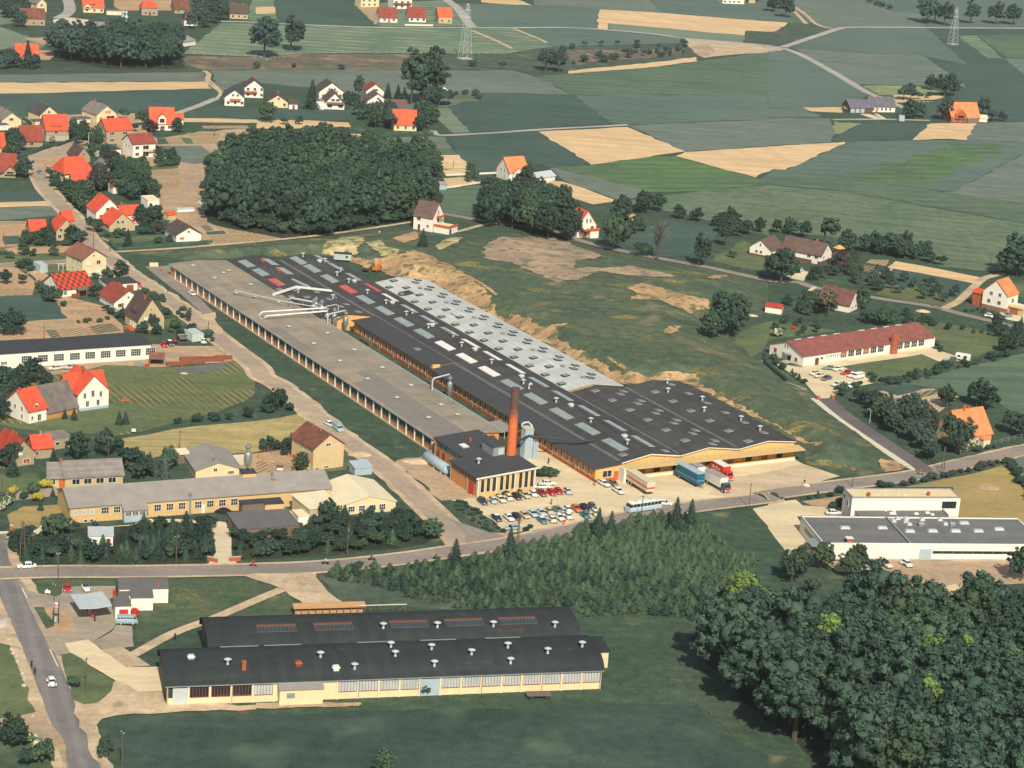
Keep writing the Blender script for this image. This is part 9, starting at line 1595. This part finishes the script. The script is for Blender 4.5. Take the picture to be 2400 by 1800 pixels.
pole("11:765,1300",7.5,'pale concrete lamp post at the village junction',MLG,0,.16,lamp=True);pole("34:878,335",3.6,'slim white street lamp beside the new asphalt street',MFW,0,.07,lamp=True)
aframe("31:170,1530","31:222,1530",9.5,'twin wooden pole at the street junction');aframe("34:1490,770","34:1522,745",7.2,'twin wooden pole at the junction of the new street');aframe("33:35,1410","33:55,1408",7.5,'twin pole at the street corner by the car park');aframe("24:1458,1025","24:1488,1028",6.5,'twin pole at the foot of the orchard')
def pylon(s,h,label):
 p=pt(s);o=root('lattice_pylon',p,.5,label,'pylon');w=h*.085;mb=MB()
 f=lambda z:w*(1-z/h)**.8+.35
 for sx,sy in((-1,-1),(1,-1),(1,1),(-1,1)):mb2=MB().tube([(sx*f(z),sy*f(z),z)for z in[h*k/8 for k in range(9)]],.09,4).mk('leg',MLG,o)
 zs=[h*(1-(1-k/10)**1.25)for k in range(11)]
 for z0,z1 in zip(zs,zs[1:]):
  a,b=f(z0),f(min(z1,h*.995))
  for(x0,y0),(x1,y1)in(((-1,-1),(1,-1)),((1,-1),(1,1)),((1,1),(-1,1)),((-1,1),(-1,-1))):mb.tube([(x0*a,y0*a,z0),(x1*b,y1*b,z1)],.05,3).tube([(x1*a,y1*a,z0),(x0*b,y0*b,z1)],.05,3)
 mb.mk('lattice',MLG,o)
 for z,l in((h*.74,.19),(h*.87,.15)):MB().prism([(-l*h*.5,z),(l*h*.5,z),(0,z+h*.03)],-.15,.15,'y').mk('crossarm',MLG,o)
 MB().box(-w-1,w+1,-w-1,w+1,-.2,.12).mk('footing',MCO,o)
pylon("12:1805,505",31,'steel lattice pylon on the slope below the three red roofed houses');pylon("14:1595,382",24,'steel lattice pylon in the far fields by the tree row')
def heap(s,rx,ry,h,m,label,seed=0,name='earth_heap',cat='heap'):
 rnd=random.Random(seed);p=_z(s);rings=[]
 for k,z in((1,-.1),(.92,.25),(.68,.62),(.4,.88),(.12,1)):
  rings.append([(rx*k*math.cos(t)*(1+.16*math.sin(3*t+seed)),ry*k*math.sin(t)*(1+.13*math.cos(2*t+seed)),h*z*rnd.uniform(.86,1.1))for t in[i*math.pi/10 for i in range(20)]])
 o=MB().loft(rings).mk(name,m,None,True,loc=p);tag(o,label,cat)
heap("44:1450,190",7.5,4,2.4,SAND,'orange sand heap at the lower edge of the dirt lot',1);heap("44:1640,150",6.5,3.4,2.2,SAND,'second sand heap joined to the orange one',2);heap("32:900,610",3.2,2.4,.8,SAND,'pale sand heap beside the diagonal street',3);heap("32:1400,675",4.,2.,.9,SAND,'pale rubble heap at the end of the grass strip',4);heap("41:20,410",1.8,3.4,.9,MCO,'white rubble heap at the road edge',5,'rubble_heap');heap("21:1590,1570",1.2,.8,.4,SAND,'tiny sand heap on the dark gravel',6);heap("24:1335,1035",2.6,1.4,.8,SAND,'sand heap at the roadside below the orchard',7);heap("23:2070,1070",2.,1.2,.6,SAND,'pale heap beside the huge rounded tree',8);heap("31:1935,1110",2.4,1.4,1.2,M_DARK,'dark coal heap at the yellow works',9,'coal_heap')
rr=random.Random(5)
for i,(x,y)in enumerate(((105,638),(115,668),(150,688),(152,740),(195,845),(208,895),(207,950),(75,555),(288,1215))):
 rings=[[(.55*k*math.cos(t)*rr.uniform(.8,1.2),.4*k*math.sin(t)*rr.uniform(.8,1.2),z)for t in[j*math.pi/4 for j in range(8)]]for k,z in((1,-.05),(.95,.2),(.5,.42))]
 tag(MB().loft(rings).mk('boulder',MCO,None,True,loc=pt("41:%d,%d"%(x,y)),rz=i),'pale boulder in the loose line beside the lower road','boulder','boulders along the lower road')
tag(MB().loft([[(1.1*k*math.cos(t),.5*k*math.sin(t),z)for t in[j*math.pi/5 for j in range(10)]]for k,z in((1,-.05),(.95,.5),(.5,.8))]).mk('boulder',CONC,None,True,loc=pt("34:328,885"),rz=-.4),'orange tinted boulder at the street edge of the works yard','boulder')
def stack(s,L,w,h,ang,m,label,n=3,name='timber_stack'):
 r=root(name,pt(s),math.radians(ang),label,'timber stack');g=random.Random(len(label))
 for k in range(n):
  mb=MB()
  for q in range(5):x=g.uniform(-.3,.3);mb.box(x,L+x+g.uniform(-.8,.3),w*q/5+.03,w*(q+1)/5-.03,.12+k*h/n,.06+(k+1)*h/n)
  mb.mk('board_layer',m,r)
 for x in(.4,L/2,L-.4):MB().box(x-.08,x+.08,0,w,0,.119).mk('bearer',MTI,r)
M_TIMR=mat('timber_red',(158,92,66),rough=.9,var=.18,scale=2)
for i,(s,L,t)in enumerate((("21:1440,1505",6,'reddish timber stack beside the open shed'),("21:1560,1490",7,'long reddish timber stack in the yard, in the middle'),("21:1700,1470",8,'long reddish timber stack by the street end of the yard'),("21:1560,1462",11,'thin reddish timber stack behind the longest ones'),("21:1860,1450",5,'short timber stack at the corner of the yard'))):stack(s,L,1.6,.9,17,M_TIMR,t)
stack("21:1160,1500",2.6,1.4,.7,5,MGR,'grey scrap stack beside the long workshop',2);stack("21:1255,1512",1.2,1,.7,5,M_RED,'small red crate stack beside the open shed',2)
def fence(s,h,label,m,sp=2.5,rails=2,name='fence',solid=False,relief=False):
 L=[(Gh(*q)if relief else G(*q))for q in P2(s)];o=root(name,L[0],0,label,'wall' if solid else 'fence');b=L[0];ps=MB();rs=MB()
 for p,q in zip(L,L[1:]):
  d=q-p;k=max(1,int(d.length/sp))
  for i in range(k):
   c=p+d*(i/k)-b;ps.box(c.x-.05,c.x+.05,c.y-.05,c.y+.05,c.z-.1,c.z+h)
  u=Vector((d.x,d.y,0)).normalized();n_=Vector((-u.y,u.x,0))*(.1 if solid else .025);a_,e_=p-b,q-b
  for z0,z1 in([(-.1,h)]if solid else[(h*(.4+.5*j/max(1,rails-1)),h*(.4+.5*j/max(1,rails-1))+.07)for j in range(rails)]):rs.hexa([tuple(v+Vector((0,0,z0)))for v in(a_-n_,e_-n_,e_+n_,a_+n_)],[tuple(v+Vector((0,0,z1)))for v in(a_-n_,e_-n_,e_+n_,a_+n_)])
 if not solid:ps.mk('post_row',m,o)
 rs.mk('rail' if not solid else 'wall',m,o)
fence("11:1590,468 2212,492 12:90,524 300,470 900,458 1500,468 2212,466",1.3,'long pasture fence above the brown scrub',MLG,5,1);fence("34:1660,600 1900,545 2300,440",1.4,'wire fence in front of the orange roofed farmhouse',MGR,3);fence("21:30,365 60,545",1.3,'garden fence at the frame edge',MTI,3);fence("21:60,480 190,475",1.2,'short fence of the garden plot',MTI,2.5);fence("21:240,715 420,705",1.1,'white post fence by the pale container',MFW,2);fence("21:440,980 780,950",1.,'garden fence below the checkered roof house',M_BRB,2);fence("23:1690,610 2000,680 2212,730",1.1,'roadside fence below the lawn',MTI,3,relief=False);fence("24:930,880 1200,935 1480,990",1.1,'dark fence along the orchard road',M_BRB,3);fence("12:1690,885 1955,876 1940,800",1.1,'fence round the far garden',MGR,3);fence("14:1110,890 1420,884",.9,'white posts in front of the fenced yard',MFW,3,1)
fence("43:1580,1100 1620,1130 1720,1200 1830,1310 1930,1400",1.,'old wire fence along the field edge by the forest',MTI,4,1)
fence("24:-60,1465 40,1545 170,1659 34:330,55",.5,'low concrete wall beside the school car park',MCO,solid=True,name='garden_wall');fence("12:1640,1520 2090,1500",.8,'white wall along the lane to the orange gable house',MFW,solid=True,name='garden_wall');fence("12:1640,1628 1940,1582",.7,'white wall below the small tan plot',MFW,solid=True,name='garden_wall');fence("12:1285,222 1530,226",1.,'white garden wall before the far bungalows',MFW,solid=True,name='garden_wall');fence("21:880,405 950,435 1010,500",.6,'low wall by the street lawn',MCO,solid=True,name='garden_wall')
M_HEDGE=LD
def hedge(s,h,w,label,m=LD,seed=0):
 L=[_z("%s:%s"%(s.split(':')[0],q))for q in s.split(':')[1].split()];b=L[0];rnd=random.Random(seed);mb=MB()
 for p,q in zip(L,L[1:]):
  d=q-p;k=max(1,int(d.length/.9));u=d.normalized();n_=Vector((-u.y,u.x,0));rings=[]
  for i in range(k+1):
   c=p+d*(i/k)-b;jj=rnd.uniform(.85,1.12);rings.append([tuple(c+n_*(w/2*x*jj)+Vector((0,0,h*z*jj)))for x,z in((-1,-.05),(-1.05,.5),(-.8,.95),(0,1.02),(.8,.95),(1.05,.5),(1,-.05))])
  mb.loft(rings)
  for _ in range(int(d.length*h*22)):
   t=rnd.random();c=p+d*t-b;a=rnd.uniform(0,3.14);leaf(mb,c+n_*(w/2*math.cos(a)*1.06)+Vector((0,0,h*(.15+.9*abs(math.sin(a))*rnd.uniform(.3,1)))),(n_*math.cos(a)+Vector((0,0,abs(math.sin(a))))+rdir(rnd)*.5).normalized(),.18,rnd)
 o=mb.mk('hedge',m,loc=b);tag(o,label,'hedge');return o
hedge("E2:120,770 400,690 585,615",1.6,1.4,'clipped hedge along the bend of the village street',seed=1);hedge("E2:590,610 700,600 920,520",1.2,1.2,'clipped hedge before the orange house with the black dormer',seed=2);hedge("E2:900,600 1440,595",1.,1.,'low hedge before the tall beige house',seed=3);hedge("21:950,440 1010,505 1830,440",1.1,1.1,'clipped hedge round the bungalow garden',seed=4);hedge("12:1080,1170 1530,1160",1.4,1.4,'hedge in front of the hamlet orange house',seed=5);hedge("21:0,545 60,540",1.2,1,'short hedge at the frame edge',seed=6);hedge("24:-30,1480 60,1560 160,1640",1.2,1.1,'hedge beside the school entrance wall',LC,seed=7);hedge("E2:280,260 400,330",1.3,1.1,'hedge between the white gable and the charcoal roof',seed=8)
for i,(s,t)in enumerate((("E1:1300,660",'pale metal churn on the garage roof wall, first of two'),("E1:1482,650",'pale metal churn near the orange boards, second of two'))):tag(MB().lathe([(.42,0),(.5,.2),(.5,1.1),(.25,1.4),(.3,1.7)],n=12).mk('milk_churn',MLG,loc=pt(s)),t,'churn')
tag(MB().box(0,2.2,0,1.2,0,.5).box(.1,2.1,.1,1.1,.5,.62).mk('brick_pile',MBK,loc=pt("E1:1565,650"),rz=.1),'orange brick pile by the street','brick pile');tag(MB().box(-1,1,-.7,.7,0,.25).box(-.9,.9,-.6,.6,.25,.3).mk('sandbox',MWO,loc=pt("31:1088,140"),rz=.1),'red framed sandbox on the lawn beside the villa','sandbox')
bx=root('notice_boxes',pt("31:1155,425"),.1,'white twin box on legs at the nursery field edge','box');MB().box(-.55,-.02,-.3,.3,.5,1.2).box(.02,.55,-.3,.3,.5,1.2).mk('box',MFW,bx)
for x in(-.45,.4):MB().box(x,x+.08,-.2,.2,0,.5).mk('leg',MST,bx)
for i,(x,y)in enumerate(((20,650),(55,690),(135,610),(172,640),(100,600))):tag(MB().tube([(0,0,0),(0,0,1.9)],.06,6).mk('post',MWO,loc=pt("32:%d,%d"%(x,y))),'red washing post in the garden of the two storey house','post','red washing posts')
hc=root('garden_hutch',pt("32:180,745"),.2,'white and brown rabbit hutch in the garden','hutch');MB().box(0,1.6,0,1,0,.7).mk('box',MFW,hc);MB().prism([(-.1,.7),(1.1,1.),(1.1,1.1),(-.1,.8)],-.1,1.7,'x').mk('roof',M_BRB,hc)
pg=root('pergola',pt("E1:755,520"),math.radians(10),'white pergola of posts beside the cream house','pergola')
for x in(0,1.5,3.):
 for y in(0,1.8):MB().box(x,x+.1,y,y+.1,0,1.9).mk('post',MFW,pg)
for y in(0,1.8):MB().box(-.2,3.3,y,y+.1,1.9,2.).mk('beam',MFW,pg)
pl=root('white_bench',pt("24:480,555"),.2,'white garden swing seat on the lawn','bench');MB().box(0,1.6,0,.6,.4,.5).mk('seat',MFW,pl);MB().box(0,1.6,.55,.62,.5,1.1).mk('backrest',MFW,pl);MB().box(-.1,1.7,-.1,.8,1.6,1.7).mk('sunshade',MFW,pl)
for x in(0,1.52):MB().box(x,x+.08,.5,.58,0,1.6).mk('leg',MFW,pl)
ln=root('red_bench',pt("24:195,1180"),-.4,'red bench below the red roofed hut','bench');MB().box(0,1.6,0,.5,.4,.5).mk('seat',M_RED,ln);MB().box(0,1.6,.45,.52,.5,.95).mk('backrest',M_RED,ln)
for x in(.1,1.4):MB().box(x,x+.1,.1,.45,0,.4).mk('leg',M_RED,ln)
tag(MB().box(-.9,.9,-.6,.6,0,.12).box(-.75,.75,-.45,.45,.12,.18).mk('cellar_hatch',M_BRB,loc=pt("41:2105,1180"),rz=bang),'brown hatch with pale rim in the grass','hatch')
tag(MB().lathe([(2.9,0),(2.6,.12),(.5,.2)],n=18).mk('rose_bed',SOIL,loc=pt("34:1905,890")),'round brown rose bed on the mustard lawn','flower bed')
for r in list(PROTO.values()):
 for k in list(r.children):bpy.data.objects.remove(k)
 bpy.data.objects.remove(r)
for o in SHRUB.values():bpy.data.objects.remove(o)
HZ=bpy.data.materials.new('haze');HZ.use_nodes=True;n=HZ.node_tree.nodes;n.clear();v=n.new("ShaderNodeVolumePrincipled");ou=n.new("ShaderNodeOutputMaterial");HZ.node_tree.links.new(v.outputs[0],ou.inputs["Volume"])
v.inputs["Color"].default_value=(.86,.92,.93,1);v.inputs["Density"].default_value=HAZE_D;v.inputs["Anisotropy"].default_value=.1
hz=MB().box(-2500,2500,-200,5000,-1.5,235).mk('haze',HZ);tag(hz,'pale summer haze over the valley',kind='stuff')
